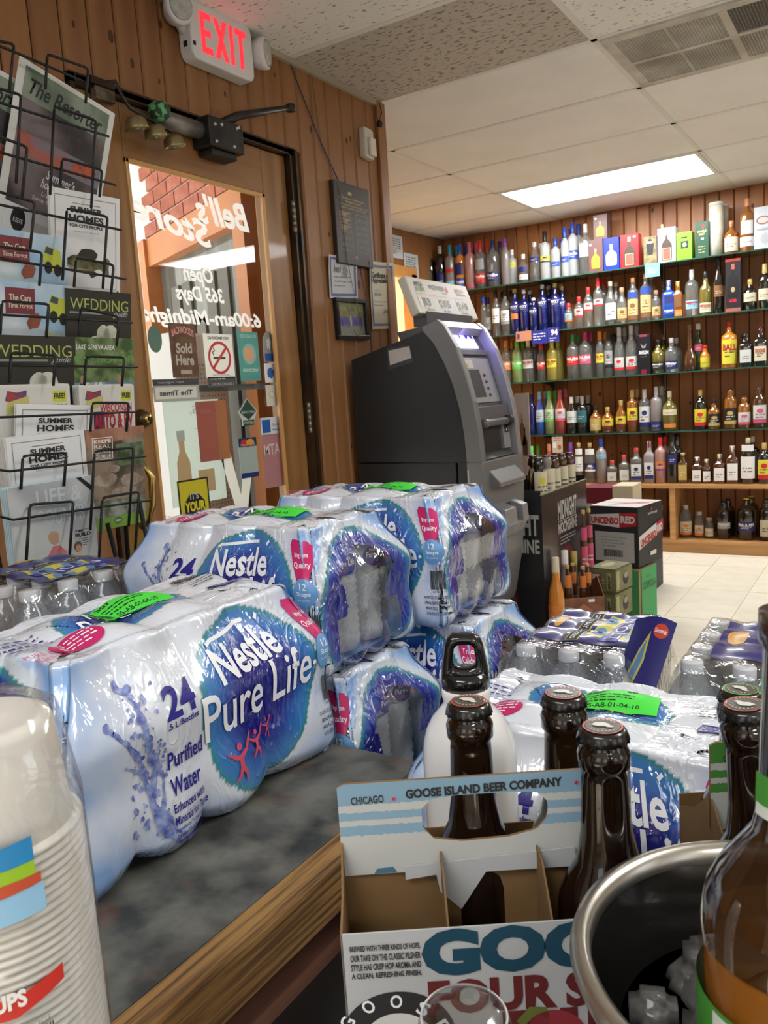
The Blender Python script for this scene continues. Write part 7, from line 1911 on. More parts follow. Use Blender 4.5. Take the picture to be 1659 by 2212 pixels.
row('the third glass shelf', SZ[2], YR, [
 (1092, 737, 20, fl_('clear', 'orange', 'orange'), 'clear bottle with orange cap by the cash machine', 1), (1116, 735, 23, fl_('lime', 'lime', 'lime'), 'greenish bottle with light green cap', 1), (1140, 733, 26, fl_('clear', 'cream', 'gwhite'), 'clear bottle with cream cap', 1),
 (1168, 741, 18, fl_('clear', 'red', 'red'), 'clear bottle with dull red cap', 0), (1191, 733, 26, fl_('yellow', 'yellow', 'yellow'), 'yellowish bottle with yellow cap', 1), (1236, 724, 25, fl_('clear', 'green', 'red'), 'clear bottle with dark green cap', 1),
 (1263, 719, 26, fl_('clear', 'magenta', 'pink'), 'clear bottle with magenta cap', 1), (1295, 717, 22, fl_('clear', 'orange', 'yellow'), 'clear bottle with orange-yellow label', 1), (1314, 721, 23, S('round', 'clear', 'black', .2, (.2, .6, 'grey', 'black')), 'clear bottle with black decoration', 1),
 (1337, 708, 24, S('slope', 'clear', 'silver', .28, (.12, .38, 'gwhite', 'red')), 'first long-necked silver-capped bottle', 1), (1363, 704, 25, S('slope', 'clear', 'silver', .28, (.12, .38, 'gwhite', 'red')), 'second long-necked silver-capped bottle', 1),
 (1421, 735, 27, S('squat', 'olive', 'black', .14, (.10, .34, 'black', None), 'Anejo'), 'squat golden tequila bottle with black label', 1), (1450, 731, 29, S('squat', 'clear', 'silver', .14, (.10, .34, 'navy', None), 'Silver'), 'squat clear tequila bottle with navy label', 1),
 (1490, 702, 30, S('bulb', 'brown', 'brown', .12), 'round-bellied brown bottle', 0), (1508, 699, 22, S('slope', 'green', 'white', .12, (.42, .56, 'pink', None)), 'dark green wine-shaped bottle with pink collar', 0),
 (1523, 746, 24, S('squat', 'orange', 'red', .12, (.12, .52, 'yellow', None)), 'small orange whisky bottle with red cap', 0), (1575, 697, 33, S('round', 'orange', 'red', .10, (.10, .62, 'yellow', None), 'BALL'), 'large orange whisky bottle with yellow label', 0),
 (1611, 721, 25, S('square', 'dark', 'black', .10, (.14, .52, 'gwhite', None)), 'black bottle with grey-white label', 0), (1643, 708, 27, S('square', 'dark', 'maroon', .18, (.14, .52, 'cream', None), 'DODGE'), 'black bottle with cream label', 0)], group='bottles on the third shelf')
row('the fourth glass shelf', SZ[3], YR, [
 (1147, 852, 18, S('round', 'navy', 'navy', .2), 'dark blue bottle', 0), (1165, 847, 22, S('slope', 'blue', 'ltblue', .24, (.30, .58, 'gwhite', 'ltblue')), 'mixer bottle with light blue neck', 1), (1186, 845, 22, S('slope', 'lime', 'lime', .24, (.30, .58, 'gwhite', 'lime')), 'mixer bottle with green neck', 1),
 (1209, 843, 23, S('slope', 'red', 'pink', .24, (.30, .58, 'gwhite', 'pink')), 'mixer bottle with red liquid', 1), (1234, 858, 22, S('slope', 'dark', 'white', .2, (.3, .62, 'gwhite', None)), 'dark bottle with white label and cap', 1), (1257, 856, 22, S('tall', 'dark', 'grey', .2, (.3, .62, 'dteal', None)), 'black bottle with teal print', 1),
 (1286, 878, 26, S('squat', 'amber', 'black', .14, (.1, .55, 'gold', None)), 'amber bottle with gold label', 0), (1312, 880, 25, S('squat', 'amber', 'gold', .16, (.20, .55, 'yellow', 'maroon')), 'small amber bottle with yellow label', 0), (1341, 865, 23, S('slope', 'amber', 'gold', .16, (.20, .50, 'yellow', 'maroon')), 'middle amber bottle with yellow label', 0),
 (1365, 843, 24, S('tall', 'amber', 'gold', .18, (.20, .58, 'yellow', 'maroon')), 'tall amber bottle with yellow label', 1), (1392, 842, 26, S('tall', 'clear', 'silver', .2, (.12, .60, 'gwhite', 'navy')), 'clear bottle with white and navy label', 0), (1417, 836, 25, S('tall', 'grey', 'silver', .2, (.05, .22, 'navy', None)), 'grey bottle with silver cap', 1),
 (1446, 845, 36, S('squat', 'olive', 'cream', .16, (.40, .54, 'cream', None, .08, .18, 'orange')), 'wide pale gold bottle with cork cap', 0), (1513, 843, 31, S('round', 'dark', 'gold', .14, (.10, .52, 'yellow', 'red')), 'black bottle with yellow and red label', 0),
 (1542, 863, 25, S('squat', 'amber', 'black', .12, (.12, .52, 'black', 'gold')), 'small amber bourbon bottle with black label', 0), (1578, 840, 31, S('jug', 'amber', 'black', .16, (.12, .52, 'black', 'gold')), 'large amber bourbon bottle with black label', 0),
 (1608, 858, 29, S('jug', 'amber', 'brown', .14, (.12, .52, 'gwhite', 'pink')), 'amber bottle with white crest label', 0), (1640, 836, 31, S('jug', 'brown', 'brown', .14, (.12, .56, 'gwhite', 'pink')), 'large brown bottle with white crest label', 0)], group='bottles on the fourth shelf')
row('the pine cabinet top', ZW, 5.78, [
 (1148, 964, 26, S('squat', 'lime', 'lime', .3), 'bright green bottle behind the whiskey display', 1), (1186, 960, 20, S('squat', 'red', 'copper', .3), 'reddish bottle behind the whiskey display', 0), (1232, 956, 24, S('squat', 'purple', 'purple', .3), 'purple bottle behind the whiskey display', 0),
 (1250, 957, 23, S('tall', 'clear', 'gold', .10, (.3, .66, 'white', None, .72, .86, 'white')), 'clear rum bottle with white neck label, left', 0), (1274, 957, 25, S('tall', 'clear', 'gold', .10, (.3, .5, 'navy', 'white', .72, .86, 'white')), 'clear rum bottle with dark label and white neck', 0),
 (1298, 948, 24, S('tall', 'grey', 'blue', .18, (.56, .66, 'ltblue', None)), 'smoky blue-capped vodka bottle', 0), (1322, 995, 21, S('square', 'clear', 'red', .18, (.12, .5, 'gwhite', None)), 'smallest gin bottle with red cap', 0), (1348, 984, 21, S('square', 'clear', 'red', .15, (.12, .5, 'gwhite', None)), 'second smallest gin bottle with red cap', 0),
 (1374, 968, 28, S('square', 'clear', 'red', .14, (.12, .55, 'gwhite', 'navy')), 'large gin bottle with red cap', 0), (1402, 953, 27, S('square', 'grey', 'maroon', .16, (.12, .5, 'gwhite', 'navy')), 'grey gin bottle with maroon cap', 0),
 (1426, 945, 25, S('tall', 'pink', 'red', .18, (.28, .48, 'orange', 'purple')), 'frosted bottle with red cap and orange label', 1), (1452, 939, 27, S('square', 'dark', 'black', .18, (.4, .6, 'navy', None)), 'tall black square bottle', 1),
 (1475, 979, 25, S('square', 'brown', 'gold', .08, (.12, .62, 'gold', None)), 'brown bottle with gold arched label', 0), (1506, 988, 25, S('square', 'brown', 'white', .14, (.1, .52, 'white', None)), 'brandy bottle with wide white cap', 0), (1526, 993, 22, S('square', 'brown', 'cream', .14, (.1, .52, 'white', None)), 'smallest whisky bottle with white label', 0),
 (1554, 982, 27, S('square', 'brown', 'cream', .14, (.1, .55, 'white', None)), 'middle whisky bottle with white label', 0), (1582, 964, 28, S('square', 'brown', 'cream', .14, (.1, .55, 'white', None)), 'larger whisky bottle with white label', 0), (1616, 946, 31, S('tall', 'dark', 'cream', .12, (.12, .6, 'white', None, .72, .86, 'white')), 'tallest whisky bottle with white label', 1),
 (1651, 957, 25, S('tall', 'dark', 'gold', .16, (.12, .6, 'yellow', 'red')), 'dark rum bottle with yellow label', 0)], group='bottles on the pine cabinet')
row('the bottom cabinet shelf', zb0, 5.80, [
 (1427, 1092, 15, S('tall', 'clear', 'grey', .15), 'clear bottle left of the cabinet divider', 0), (1481, 1092, 25, S('jug', 'clear', 'cream', .12, (.1, .52, 'cream', 'orange')), 'largest cream-labelled jug', 0), (1510, 1106, 24, S('jug', 'clear', 'silver', .12, (.1, .5, 'cream', 'orange')), 'middle cream-labelled jug', 0), (1532, 1119, 17, S('jug', 'clear', 'silver', .12, (.1, .5, 'cream', None)), 'small cream-labelled jug', 0),
 (1563, 1082, 40, S('jug', 'dark', 'black', .16, (.28, .45, 'grey', None), 'WINDSOR'), 'wide black jug with grey print', 1), (1612, 1077, 33, S('jug', 'dark', 'yellow', .12, (.22, .45, 'navy', None), 'BLUE'), 'black jug with yellow and blue cap', 1), (1655, 1077, 26, S('jug', 'dark', 'black', .14, (.1, .5, 'cream', None)), 'black jug with cream label', 0)], group='jugs in the pine cabinet')

# gift boxes on the shelves
def giftbox(px0, py0, px1, py1, zs_, col, draw, label, dpt=.085, yf=YR - .05, side=None, cat='gift box', lift=0.0):
    a, b = at_y(px0, py0, yf), at_y(px1, py1, yf)
    h = a.z - zs_ - lift; w = b.x - a.x
    r = empty('gift_box', label, cat, (a.x, yf, zs_ + lift + .0006), .0)
    m = MB(); m.box((0, 0, 0), (w, dpt, h), paint(col, .35)); m.build('carton', r, bev=.0015)
    p = Print(); draw(p, w, h)
    l = MB(); p.put(l, plane_fn((0, 0, 0), (1, 0, 0), (0, 0, 1)), off=.0006, lay=.0004); l.build('box_print', r)
    return r
def bshape(p, x, y, w, h, m, cap=None, layer=2):
    p.poly([(x + w * a, y + h * b) for a, b in ((.05, 0), (.95, 0), (1, .12), (1, .5), (.85, .62), (.62, .72), (.60, .86), (.40, .86), (.38, .72), (.15, .62), (0, .5), (0, .12))], m, layer)
    if cap: p.rect(x + w * .36, y + h * .84, w * .28, h * .16, cap, layer + 1)
am = paint((.60, .25, .03), .4)
def gb1(p, w, h): bshape(p, w * .2, h * .12, w * .6, h * .6, am, paint((.4, .25, .15))); p.rect(w * .08, h * .82, w * .18, h * .06, PW_, 3)
giftbox(1270, 520, 1303, 586, SZ[0], (.13, .065, .06), gb1, 'lower plum-brown gift box with amber bottle picture')
bx1 = at_y(1270, 520, YR - .05).z
giftbox(1281, 466, 1312, 520, bx1 - .001, (.12, .065, .06), gb1, 'upper plum-brown gift box stacked on its twin', yf=YR - .035)
giftbox(1303, 516, 1338, 583, SZ[0], (.01, .03, .42), lambda p, w, h: bshape(p, w * .15, h * .15, w * .7, h * .65, paint((.78, .80, .85), .4), paint((.5, .5, .55))), 'royal blue gift box with white bottle')
def gb3(p, w, h): bshape(p, w * .2, h * .06, w * .6, h * .86, paint((.05, .03, .02), .4), paint((.55, .40, .18))); p.rect(w * .3, h * .1, w * .4, h * .28, paint((.35, .08, .05)), 4); p.frame(w * .27, h * .08, w * .46, h * .34, w * .03, paint((.5, .4, .25)), 5); p.rect(w * .72, h * .88, w * .14, h * .05, PW_, 3)
giftbox(1339, 509, 1380, 581, SZ[0], (.55, .015, .02), gb3, 'red gift box with dark bottle picture')
giftbox(1390, 513, 1419, 572, SZ[0], (.20, .16, .06), lambda p, w, h: (p.rect(0, 0, w, h, mat('camo_gold', (.26, .20, .08), .5, col2=(.10, .09, .05), nscale=30), 0), p.poly([(w * .3, h * .35), (w * .7, h * .35), (w * .8, h * .7), (w * .6, h * .9), (w * .4, h * .9), (w * .2, h * .7)], BLACK), p.rect(w * .3, h * .76, w * .4, h * .06, PW_, 3)), 'mottled gold gift box with black emblem')
def gb5(p, w, h): gb3(p, w, h); p.frame(0, 0, w, h, w * .04, paint((.35, .28, .60)), 1)
giftbox(1420, 495, 1460, 569, SZ[0], (.66, .66, .72), gb5, 'lavender and white gift box with dark bottle')
giftbox(1461, 504, 1495, 564, SZ[0], (.16, .55, .02), lambda p, w, h: (p.rect(w * .28, h * .42, w * .48, h * .26, BLACK), p.rect(w * .3, h * .78, w * .4, h * .05, INK), p.ell(w * .52, h * .55, w * .14, h * .08, paint((.3, .5, .2)), 3)), 'lime green gift box')
giftbox(1501, 481, 1531, 557, SZ[0], (.015, .07, .035), lambda p, w, h: (p.ell(w * .6, h * .86, w * .12, h * .05, RED), p.text('SINGLE', w * .18, h * .70, w * .66, h * .06, GOLD, .03), p.text('MALT', w * .3, h * .62, w * .42, h * .06, GOLD, .03), p.rect(w * .45, h * .5, w * .2, h * .05, PW_), p.lines(w * .25, h * .3, w * .5, 3, h * .08, h * .025, GOLD)), 'dark green whisky gift box')
for n, (px, ll, yf, t0) in enumerate(((1547, 'tall ivory whisky tube', YR, 438), (1558, 'second ivory tube standing behind the first', YR + .10, 444))):
    p = at_y(px, t0, yf); r_ = .044
    r = empty('gift_tube', ll, 'gift tube', (p.x, yf, SZ[0] + .0006)); h = p.z - SZ[0]
    m = MB(); m.lathe([(r_, 0), (r_, h - .02)], mat('ivory_tube', (.62, .60, .50), .5, col2=(.50, .50, .42), nscale=25), 26); m.build('tube', r)
    m = MB(); m.lathe([(r_ + .001, h - .02), (r_ + .001, h - .002), (r_ - .002, h), (0, h)], paint((.60, .58, .49), .4), 26); m.build('lid', r)
giftbox(1629, 449, 1668, 538, SZ[0], (.50, .54, .58), lambda p, w, h: (p.ell(w * .5, h * .68, w * .38, h * .10, paint((.30, .12, .10))), p.ell(w * .5, h * .68, w * .30, h * .07, paint((.55, .50, .48)), 3), p.ell(w * .6, h * .25, w * .25, h * .13, paint((.4, .43, .47)), 2, rough=.1), p.text('WHISKEY', w * .15, h * .44, w * .7, h * .05, GREY)), 'grey-blue gift box with oval crest at the shelf end')
giftbox(1567, 561, 1600, 671, SZ[1], (.02, .02, .025), lambda p, w, h: (bshape(p, w * .14, h * .28, w * .72, h * .62, paint((.008, .008, .01)), paint((.45, .10, .05))), p.ell(w * .5, h * .42, w * .14, h * .05, GOLD, 4), p.text('NOIR', w * .25, h * .18, w * .5, h * .06, RED, .05), p.rect(0, h * .95, w, h * .05, paint((.5, .06, .04))), p.rect(0, 0, w, h * .07, paint((.35, .10, .08)))), 'black cognac gift box with red trim')
giftbox(1376, 724, 1405, 806, SZ[2], (.012, .012, .014), lambda p, w, h: (p.text('AVION', w * .12, h * .5, w * .76, h * .10, PW_, .02), p.text('tequila', w * .25, h * .42, w * .5, h * .04, GREY), p.poly([(w * .25, h * .78), (w * .5, h * .70), (w * .75, h * .78), (w * .62, h * .66), (w * .38, h * .66)], GREY), p.rect(w * .3, 0, w * .4, h * .12, paint((.2, .01, .03))), p.rect(w * .2, h * .94, w * .6, h * .05, paint((.3, .03, .08)))), 'black tequila gift box')
# shelf talkers hanging from edges
def card(px0, py0, px1, py1, col, draw, label, y=SY - .012, curl=0):
    a, b = at_y(px0, py0, y), at_y(px1, py1, y); r = empty('shelf_card', label, 'shelf card', (a.x, y, b.z)); w, h = b.x - a.x, a.z - b.z
    m = MB(); m.box((0, 0, 0), (w, .0015, h), paint(col, .5)); m.build('card', r); p = Print(); draw(p, w, h); l = MB(); p.put(l, plane_fn((0, 0, 0), (1, 0, 0), (0, 0, 1)), off=.0006); l.build('print', r)
card(1393, 571, 1425, 596, (.12, .50, .58), lambda p, w, h: (p.rect(w * .2, h * .2, w * .12, h * .5, PW_), p.lines(w * .42, h * .6, w * .45, 3, h * .16, h * .06, PW_)), 'aqua card hanging under the top shelf')
card(1114, 717, 1148, 735, (.55, .24, .14), lambda p, w, h: p.ell(w * .16, h * .5, w * .1, h * .3, paint((.1, .05, .2))), 'peach coloured shelf card')
card(1148, 715, 1182, 741, (.02, .03, .25), lambda p, w, h: p.lines(w * .1, h * .7, w * .8, 3, h * .2, h * .08, PW_, seed=2), 'dark blue shelf card with small print')
card(1182, 708, 1208, 738, (.03, .03, .22), lambda p, w, h: (p.text('94', w * .3, h * .45, w * .6, h * .4, PW_, .04), p.lines(w * .2, h * .25, w * .6, 2, h * .15, h * .05, PW_)), 'dark blue shelf card reading 94')
card(1192, 944, 1216, 978, (.55, .45, .36), lambda p, w, h: (p.lines(w * .1, h * .9, w * .8, 2, h * .12, h * .05, paint((.4, .1, .05))), p.rect(w * .1, h * .3, w * .3, h * .35, PW_), p.ell(w * .7, h * .35, w * .18, h * .16, paint((.4, .15, .05)))), 'tan price card under the fourth shelf')

# ================================================================ FLOOR DISPLAYS
# black whiskey display bin with jars on top
c0 = at_d(1169, 1071, 3.32); HZ = c0.z
c1 = at_x(1266, 1045, c0.x); ln = c1.y - c0.y
ds = empty('display_bin', 'tall black cardboard whiskey display stand', 'display stand', (c0.x, c0.y, 0)); wd = .36
KB = mat('black_card', (.018, .018, .020), .28, coat=.3)
m = MB(); m.box((-.004, 0, 0), (0, ln, HZ), KB); m.build('side_panel', ds); m = MB(); m.box((-wd, 0, 0), (-.004, .004, HZ + .02), KB); m.build('front_panel', ds)
m = MB(); m.box((-wd, ln - .004, 0), (-.004, ln, HZ + .02), KB); m.box((-wd, .004, 0), (-wd + .004, ln - .004, HZ + .02), KB); m.build('back_panels', ds)
m = MB(); m.box((-wd + .004, .004, HZ - .13), (-.004, ln - .004, HZ - .125), KB); m.build('tray_floor', ds); m = MB(); m.box((-.006, -.003, HZ), (.003, ln, HZ + .003), paint((.25, .28, .14))); m.build('edge_strip', ds)
pr = Print(); Lt = paint((.42, .42, .40), .4)
pr.text('MIDNIGHT', ln * .32, HZ - .135, ln * .42, .085, Lt, .03); pr.text('MOONSHINE', ln * .32, HZ - .195, ln * .42, .05, Lt, .03); pr.rect(ln * .32, HZ - .142, ln * .42, .003, Lt); pr.lines(ln * .36, HZ - .215, ln * .34, 3, .014, .005, Lt)
rdm = mat('dark_red_print', (.22, .03, .015), .4, col2=(.07, .012, .008), nscale=14)
pr.poly([(ln * a, HZ - b) for a, b in ((.25, .33), (.40, .26), (.62, .27), (.70, .36), (.74, .46), (.60, .42), (.55, .50), (.46, .38))], rdm); pr.poly([(0, HZ - .75), (ln * .3, HZ - .72), (ln * .1, HZ - .60), (0, HZ - .55)], rdm)
l = MB(); pr.put(l, plane_fn((0, 0, 0), (0, 1, 0), (0, 0, 1)), off=.0008); l.build('side_print', ds, label='white lettering and red flames')
pr = Print(); pr.text('MIDNIGHT', wd * .22, HZ - .17, wd * .74, .09, Lt, .03); pr.text('MOONSHINE', wd * .22, HZ - .245, wd * .74, .06, Lt, .03)
pr.poly([(wd * a, HZ - b) for a, b in ((.52, .36), (.66, .42), (.70, .55), (.78, .66), (.9, .74), (1.0, .80), (.8, .80), (.6, .78), (.45, .7), (.52, .55))], rdm)
l = MB(); pr.put(l, plane_fn((-wd, 0, 0), (1, 0, 0), (0, 0, 1)), off=.0008); l.build('front_print', ds, label='large lettering and red flames')
for n, (px, py, w, g, c) in enumerate(((1168, 990, 34, 'dark', 'black'), (1200, 984, 34, 'grey', 'black'), (1213, 985, 26, 'brown', 'black'), (1228, 981, 26, 'brown', 'black'), (1245, 978, 26, 'brown', 'black'), (1150, 985, 26, 'dark', 'black'))):
    p = at_d(px, py, (3.38, 3.44, 3.50, 3.58, 3.66, 3.60)[n]); zbs = HZ - .125; h = p.z - zbs; r = w / 2 * 3.5 / FPX
    x = min(p.x, c0.x - .004 - r - .002); y = min(max(p.y, c0.y + r + .006), c0.y + ln - r - .006)
    b, cm_, lm_ = bottle_meshes('jug', g, c, h, r, .10, (.36, .80, 'cream', None if n else 'yellow'), None)
    o = obj('bottle', b, None, ['front whiskey jar with a yellow strap on the black display', 'second clear jar on the black display', 'third jar on the black display', 'fourth jar on the black display', 'rightmost jar on the black display', 'rearmost jar by the cash machine on the display'][n], 'bottle', 'whiskey jars on the black display', loc=(x, y, zbs + .0006), rot=(0, 0, .9)); obj('cap', cm_, o); obj('label', lm_, o)
# boxes
def wcase(px, pyt, pyb, d, wl, wr, rot, label, faces, col, top=None, z0=None, name='carton'):
    """front vertical edge at px from pyt to pyb at distance d"""
    a, b = at_d(px, pyt, d), at_d(px, pyb, d); h = a.z - b.z; r = empty(name, label, 'box', (a.x, a.y, b.z if z0 is None else z0), rot)
    h = h if z0 is None else a.z - z0
    m = MB(); m.box((-wl, 0, 0), (0, wr, h), paint(col, .5)); m.build('carton_body', r, bev=.003)
    pl = Print(); faces[0](pl, wl, h); l = MB(); pl.put(l, plane_fn((-wl, 0, 0), (1, 0, 0), (0, 0, 1)), off=.003, lay=.0006); l.build('front_print', r)
    pl = Print(); faces[1](pl, wr, h); l = MB(); pl.put(l, plane_fn((0, 0, 0), (0, 1, 0), (0, 0, 1)), off=.003, lay=.0006); l.build('side_print', r)
    if top: pl = Print(); top(pl, wl, wr); l = MB(); pl.put(l, plane_fn((-wl, 0, h), (1, 0, 0), (0, 1, 0)), off=.003, lay=.0006); l.build('top_print', r)
    return r, h
OFFW = paint((.60, .58, .55), .6); RDB = paint((.40, .02, .03), .5)
def u0(p, w, h):
    p.poly([(0, h * .70), (w * .62, h * .66), (w * .62, h * .90), (0, h * .86)], OFFW, 1); p.poly([(w * .62, h * .66), (w * .97, h * .70), (w * .97, h * .92), (w * .62, h * .90)], RDB, 1)
    p.text('UNCENSO', w * .03, h * .71, w * .58, h * .12, RDB, .05); p.text('RED', w * .65, h * .74, w * .29, h * .12, OFFW, .05); p.rect(w * .1, h * .08, w * .82, h * .5, paint((.42, .40, .39), .6), 1); p.bars(w * .28, h * .16, w * .4, h * .12, INK); p.lines(w * .25, h * .48, w * .5, 4, h * .05, h * .02, GREY)
def u1(p, w, h):
    p.poly([(0, h * .30), (w * .72, h * .44), (w * .72, h * .66), (0, h * .52)], OFFW, 1); p.poly([(w * .72, h * .44), (w, h * .50), (w, h * .70), (w * .72, h * .66)], RDB, 1); p.text('UNCENSO', w * .06, h * .33, w * .64, h * .13, RDB, .05, rot=.17); p.text('RED', w * .74, h * .49, w * .24, h * .12, OFFW, .05, rot=.17)
    p.rect(w * .45, h * .14, w * .25, h * .07, OFFW); p.text('wine', w * .35, h * .84, w * .4, h * .05, OFFW); p.ell(w * .52, h * .93, w * .04, h * .025, RDB)
def ut(p, w, h): p.rect(0, 0, w, h * .47, OFFW, 1); p.rect(0, h * .5, w, h * .5, paint((.62, .56, .54), .6), 1); p.poly([(w * .3, h * .15), (w * .9, h * .6), (w * .95, h * .8), (w * .4, h * .35)], paint((.45, .12, .13), .6), 2)
un, hh_ = wcase(1378, 1098, 1232, 3.9, .255, .27, -.18, 'black wine carton with torn-paper lettering on top of the green box', (u0, u1), (.022, .022, .024), ut)
zg = un.location.z
gb_, _ = wcase(1380, 1233, 1330, 3.92, .22, .20, -.16, 'green cardboard wine box standing on the floor', (lambda p, w, h: p.rect(0, 0, w, h, mat('green_card_side', (.04, .25, .08), .6), 1), lambda p, w, h: (p.rect(w * .1, 0, w * .88, h, paint((.06, .33, .11), .6), 1), p.text('COPPOLA', w * .16, h * .62, w * .76, h * .14, paint((.015, .12, .04)), .05), p.text('domaine', w * .35, h * .83, w * .3, h * .04, paint((.015, .12, .04))))), (.33, .21, .10), z0=0.0)
def nest(label, px, pyt, pyb, d, wl, wr, col):
    o1 = mat('olive_board', (.13, .13, .05), .5, col2=(.20, .19, .09), nscale=12); lt_ = paint((.36, .34, .16), .5)
    def f(p, w, h): p.rect(0, 0, w, h, o1, 0); p.rect(w * .7, h * .1, w * .16, h * .75, lt_, 1); p.text('BREW', w * .84, h * .15, h * .6, w * .1, INK, .05, rot=PI / 2); p.lines(w * .1, h * .5, w * .5, 3, h * .15, h * .05, lt_)
    def g(p, w, h): p.rect(0, 0, w, h, o1, 0); p.rect(w * .05, h * .1, w * .18, h * .8, lt_, 1); p.ell(w * .6, h * .5, w * .16, h * .3, BLACK, 2); p.ell(w * .6, h * .62, w * .12, h * .14, paint((.3, .28, .2)), 3)
    return wcase(px, pyt, pyb, d, wl, wr, -.16, label, (f, g), col, lambda p, w, h: (p.rect(0, 0, w, h, o1, 0), p.ell(w * .4, h * .5, w * .2, h * .3, lt_, 1)))
nest('upper olive beer carton beside the green box', 1328, 1232, 1283, 3.62, .125, .17, (.13, .13, .05)); nest('lower olive beer carton beside the green box', 1328, 1286, 1340, 3.62, .125, .17, (.13, .13, .05))
up = at_d(1328, 1340, 3.62)
m = MB(); m.box((up.x - .30, up.y, 0), (up.x, up.y + .19, up.z - .002), RIS); m.build('floor_riser', label='dark base under the olive beer cartons', cat='stand')
# brown beer bottles
def sbeer(px, pyt, d, zb__, label, lab, capc='gold', group=None, w=14):
    p = at_d(px, pyt, d); h = p.z - zb__; r = w / 2 * d / FPX
    b, cm_, lm_ = bottle_meshes('slope', 'brown', capc, h, r, .05, lab, None); o = obj('bottle', b, None, label, 'bottle', group, loc=(p.x, p.y, zb__ + .0006), rot=(0, 0, .5)); obj('cap', cm_, o)
    if lm_: obj('label', lm_, o)
zc_ = at_d(1310, 1209, 3.62).z
z_o = at_d(1328, 1232, 3.62).z
for n, (px, dd) in enumerate(((1259, 3.60), (1271, 3.68))): sbeer(px, 1103 if n == 0 else 1100, dd, z_o - .02, ['pink-labelled beer bottle left of the black wine carton', 'second pink-labelled beer bottle touching the black wine carton'][n], (.08, .46, 'pink', None, .55, .75, 'pink'), group='pink-labelled beer bottles', w=16)
pk1 = at_d(1262, 1211, 3.64); m = MB(); m.box((pk1.x - .05, pk1.y - .045, z_o - .19), (pk1.x + .06, pk1.y + .06, z_o - .021), paint((.10, .04, .02), .5)); m.build('beer_box', label='small dark box under the pink-labelled beers', cat='box')
sixp = at_d(1255, 1345, 3.40)
for n, (px, py, dd) in enumerate(((1225, 1222, 3.38), (1236, 1217, 3.50), (1258, 1224, 3.40), (1268, 1218, 3.52))): sbeer(px, py, dd, sixp.z, 'orange-collared beer bottle, %s in the brown six-pack' % ('front left', 'back left', 'front right', 'back right')[n], (.08, .4, 'brown', None, .62, .84, 'orange'), group='bottles in the brown six-pack', w=17)
r = empty('beer_carrier', 'brown cardboard six-pack carrier on the floor by the display', 'carrier', (sixp.x, sixp.y, sixp.z), YAW + .05); bk_ = mat('brown_print', (.16, .055, .025), .5, col2=(.30, .13, .07), nscale=14)
m = MB(); m.box((-.085, -.05, 0), (.085, -.046, .12), bk_); m.box((-.085, .13, 0), (.085, .134, .12), bk_); m.build('carton_walls', r)
m = MB(); m.prism([(-.05, 0), (.13, 0), (.13, .12), (.04, .19), (-.05, .12)], (-.087, 0, 0), (0, 1, 0), (0, 0, 1), (1, 0, 0), .003, bk_); m.prism([(-.05, 0), (.13, 0), (.13, .12), (.04, .19), (-.05, .12)], (.084, 0, 0), (0, 1, 0), (0, 0, 1), (1, 0, 0), .003, bk_); m.build('end_walls', r)
pr = Print(); pr.poly([(-.04, .06), (0, .025), (.04, .06), (0, .095)], paint((.36, .14, .07)), 1); pr.rect(.02, .10, .025, .012, PW_, 2); l = MB(); pr.put(l, plane_fn((0, -.05, 0), (1, 0, 0), (0, 0, 1)), off=.001); l.build('print', r)
m = MB(); m.box((sixp.x - .12, sixp.y - .07, 0), (sixp.x + .12, sixp.y + .20, sixp.z - .002), RIS); m.build('floor_riser', label='dark base under the brown six-pack', cat='stand')
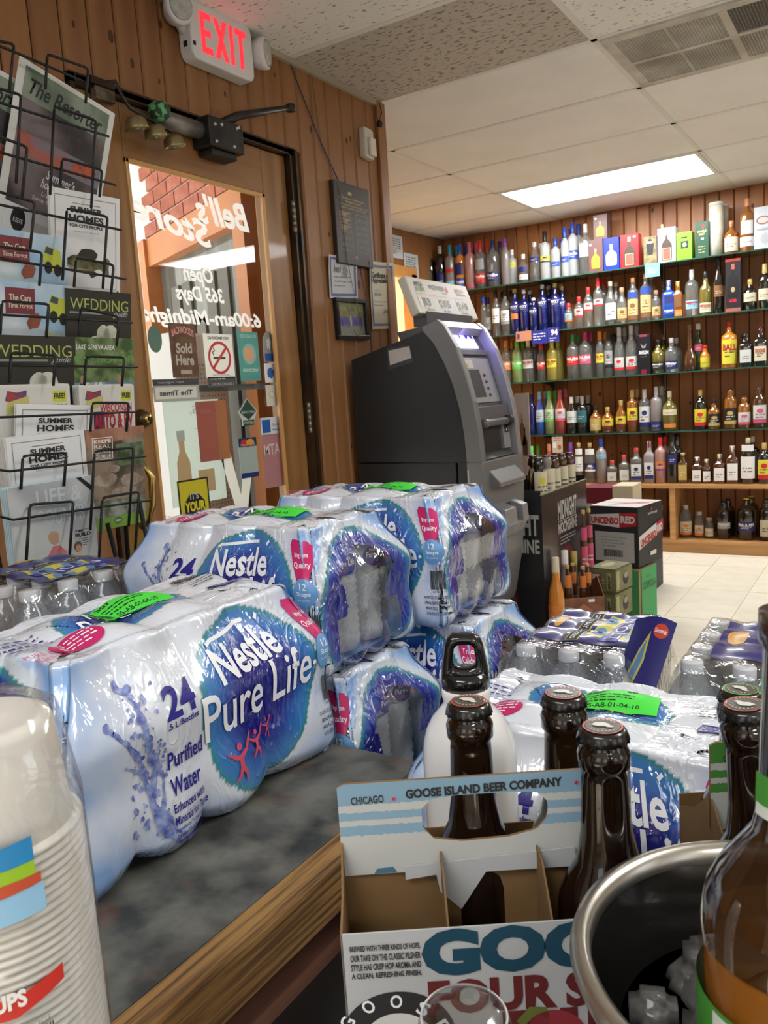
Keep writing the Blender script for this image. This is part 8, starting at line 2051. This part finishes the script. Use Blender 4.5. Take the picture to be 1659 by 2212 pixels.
# slim bottles on the floor by the display
for n, (px, py, dd, gls, cp, lb_c, tx) in enumerate(((1199, 1205, 3.2, 'orange', 'cream', 'orange', 'orange sparkling bottle beside the black display'), (1219, 1190, 3.45, 'grey', 'white', 'gwhite', 'white wine bottle behind the orange bottle'), (1239, 1192, 3.6, 'brown', 'gold', 'gwhite', 'gold-topped bottle behind the six-pack'))):
    p = at_d(px, py, dd); h = .34; b, cm_, lm_ = bottle_meshes('slope', gls, cp, h, .032, .2, (.2, .45, lb_c, None), None); o = obj('bottle', b, None, tx, 'bottle', None, loc=(p.x, p.y, p.z - h)); obj('cap', cm_, o); obj('label', lm_, o)
    m = MB(); m.box((p.x - .05, p.y - .05, 0), (p.x + .05, p.y + .05, p.z - h - .001), RIS); m.build('floor_riser', label='dark base under the ' + tx, cat='stand')
# red and cream boxes on a table behind
p = at_d(1320, 1075, 4.6)
m = MB(); m.box((p.x - .22, p.y - .10, 0), (p.x + .22, p.y + .25, p.z - .075), RIS); m.build('display_table', label='dark low table behind the black wine carton', cat='table')
for n, (a, b, t, c, ll) in enumerate(((-.15, .02, 1040, (.16, .01, .025), 'dark red box behind the black wine carton'), (.025, .14, 1036, (.55, .48, .33), 'cream box with red logo behind the black wine carton'))):
    zt_ = at_d(1320, t + 10, 4.6).z; m = MB(); m.box((p.x + a, p.y - .06, p.z - .075), (p.x + b, p.y + .12, zt_), paint(c, .5)); o = m.build('small_box', label=ll, cat='box', bev=.003)
    pr = Print(); pr.rect(.02, .02, .05, .03, RDB if n else OFFW); l = MB(); pr.put(l, plane_fn((p.x + a, p.y - .06, p.z - .075), (1, 0, 0), (0, 0, 1)), off=.004); l.build('print', o)
# pale poster board behind the cash machine
a, b = at_d(1115, 850, 4.0), at_d(1139, 985, 4.0)
m = MB(); m.box((a.x - .01, a.y, b.z - .3), (b.x + .01, a.y + .006, a.z), paint((.50, .44, .40), .5)); o = m.build('poster_board', label='pale poster board with bottles behind the cash machine', cat='poster')
pr = Print(); bshape(pr, .02, .35, .03, .16, paint((.25, .12, .04)), GOLD); bshape(pr, .035, .30, .025, .14, paint((.10, .05, .03)), INK); l = MB(); pr.put(l, plane_fn((a.x - .01, a.y, b.z - .3), (1, 0, 0), (0, 0, 1)), off=.001); l.build('print', o)
m = MB(); m.box((a.x - .03, a.y - .02, 0), (b.x + .03, a.y + .03, b.z - .30), RIS); m.build('floor_riser', label='dark base under the pale poster board', cat='stand')
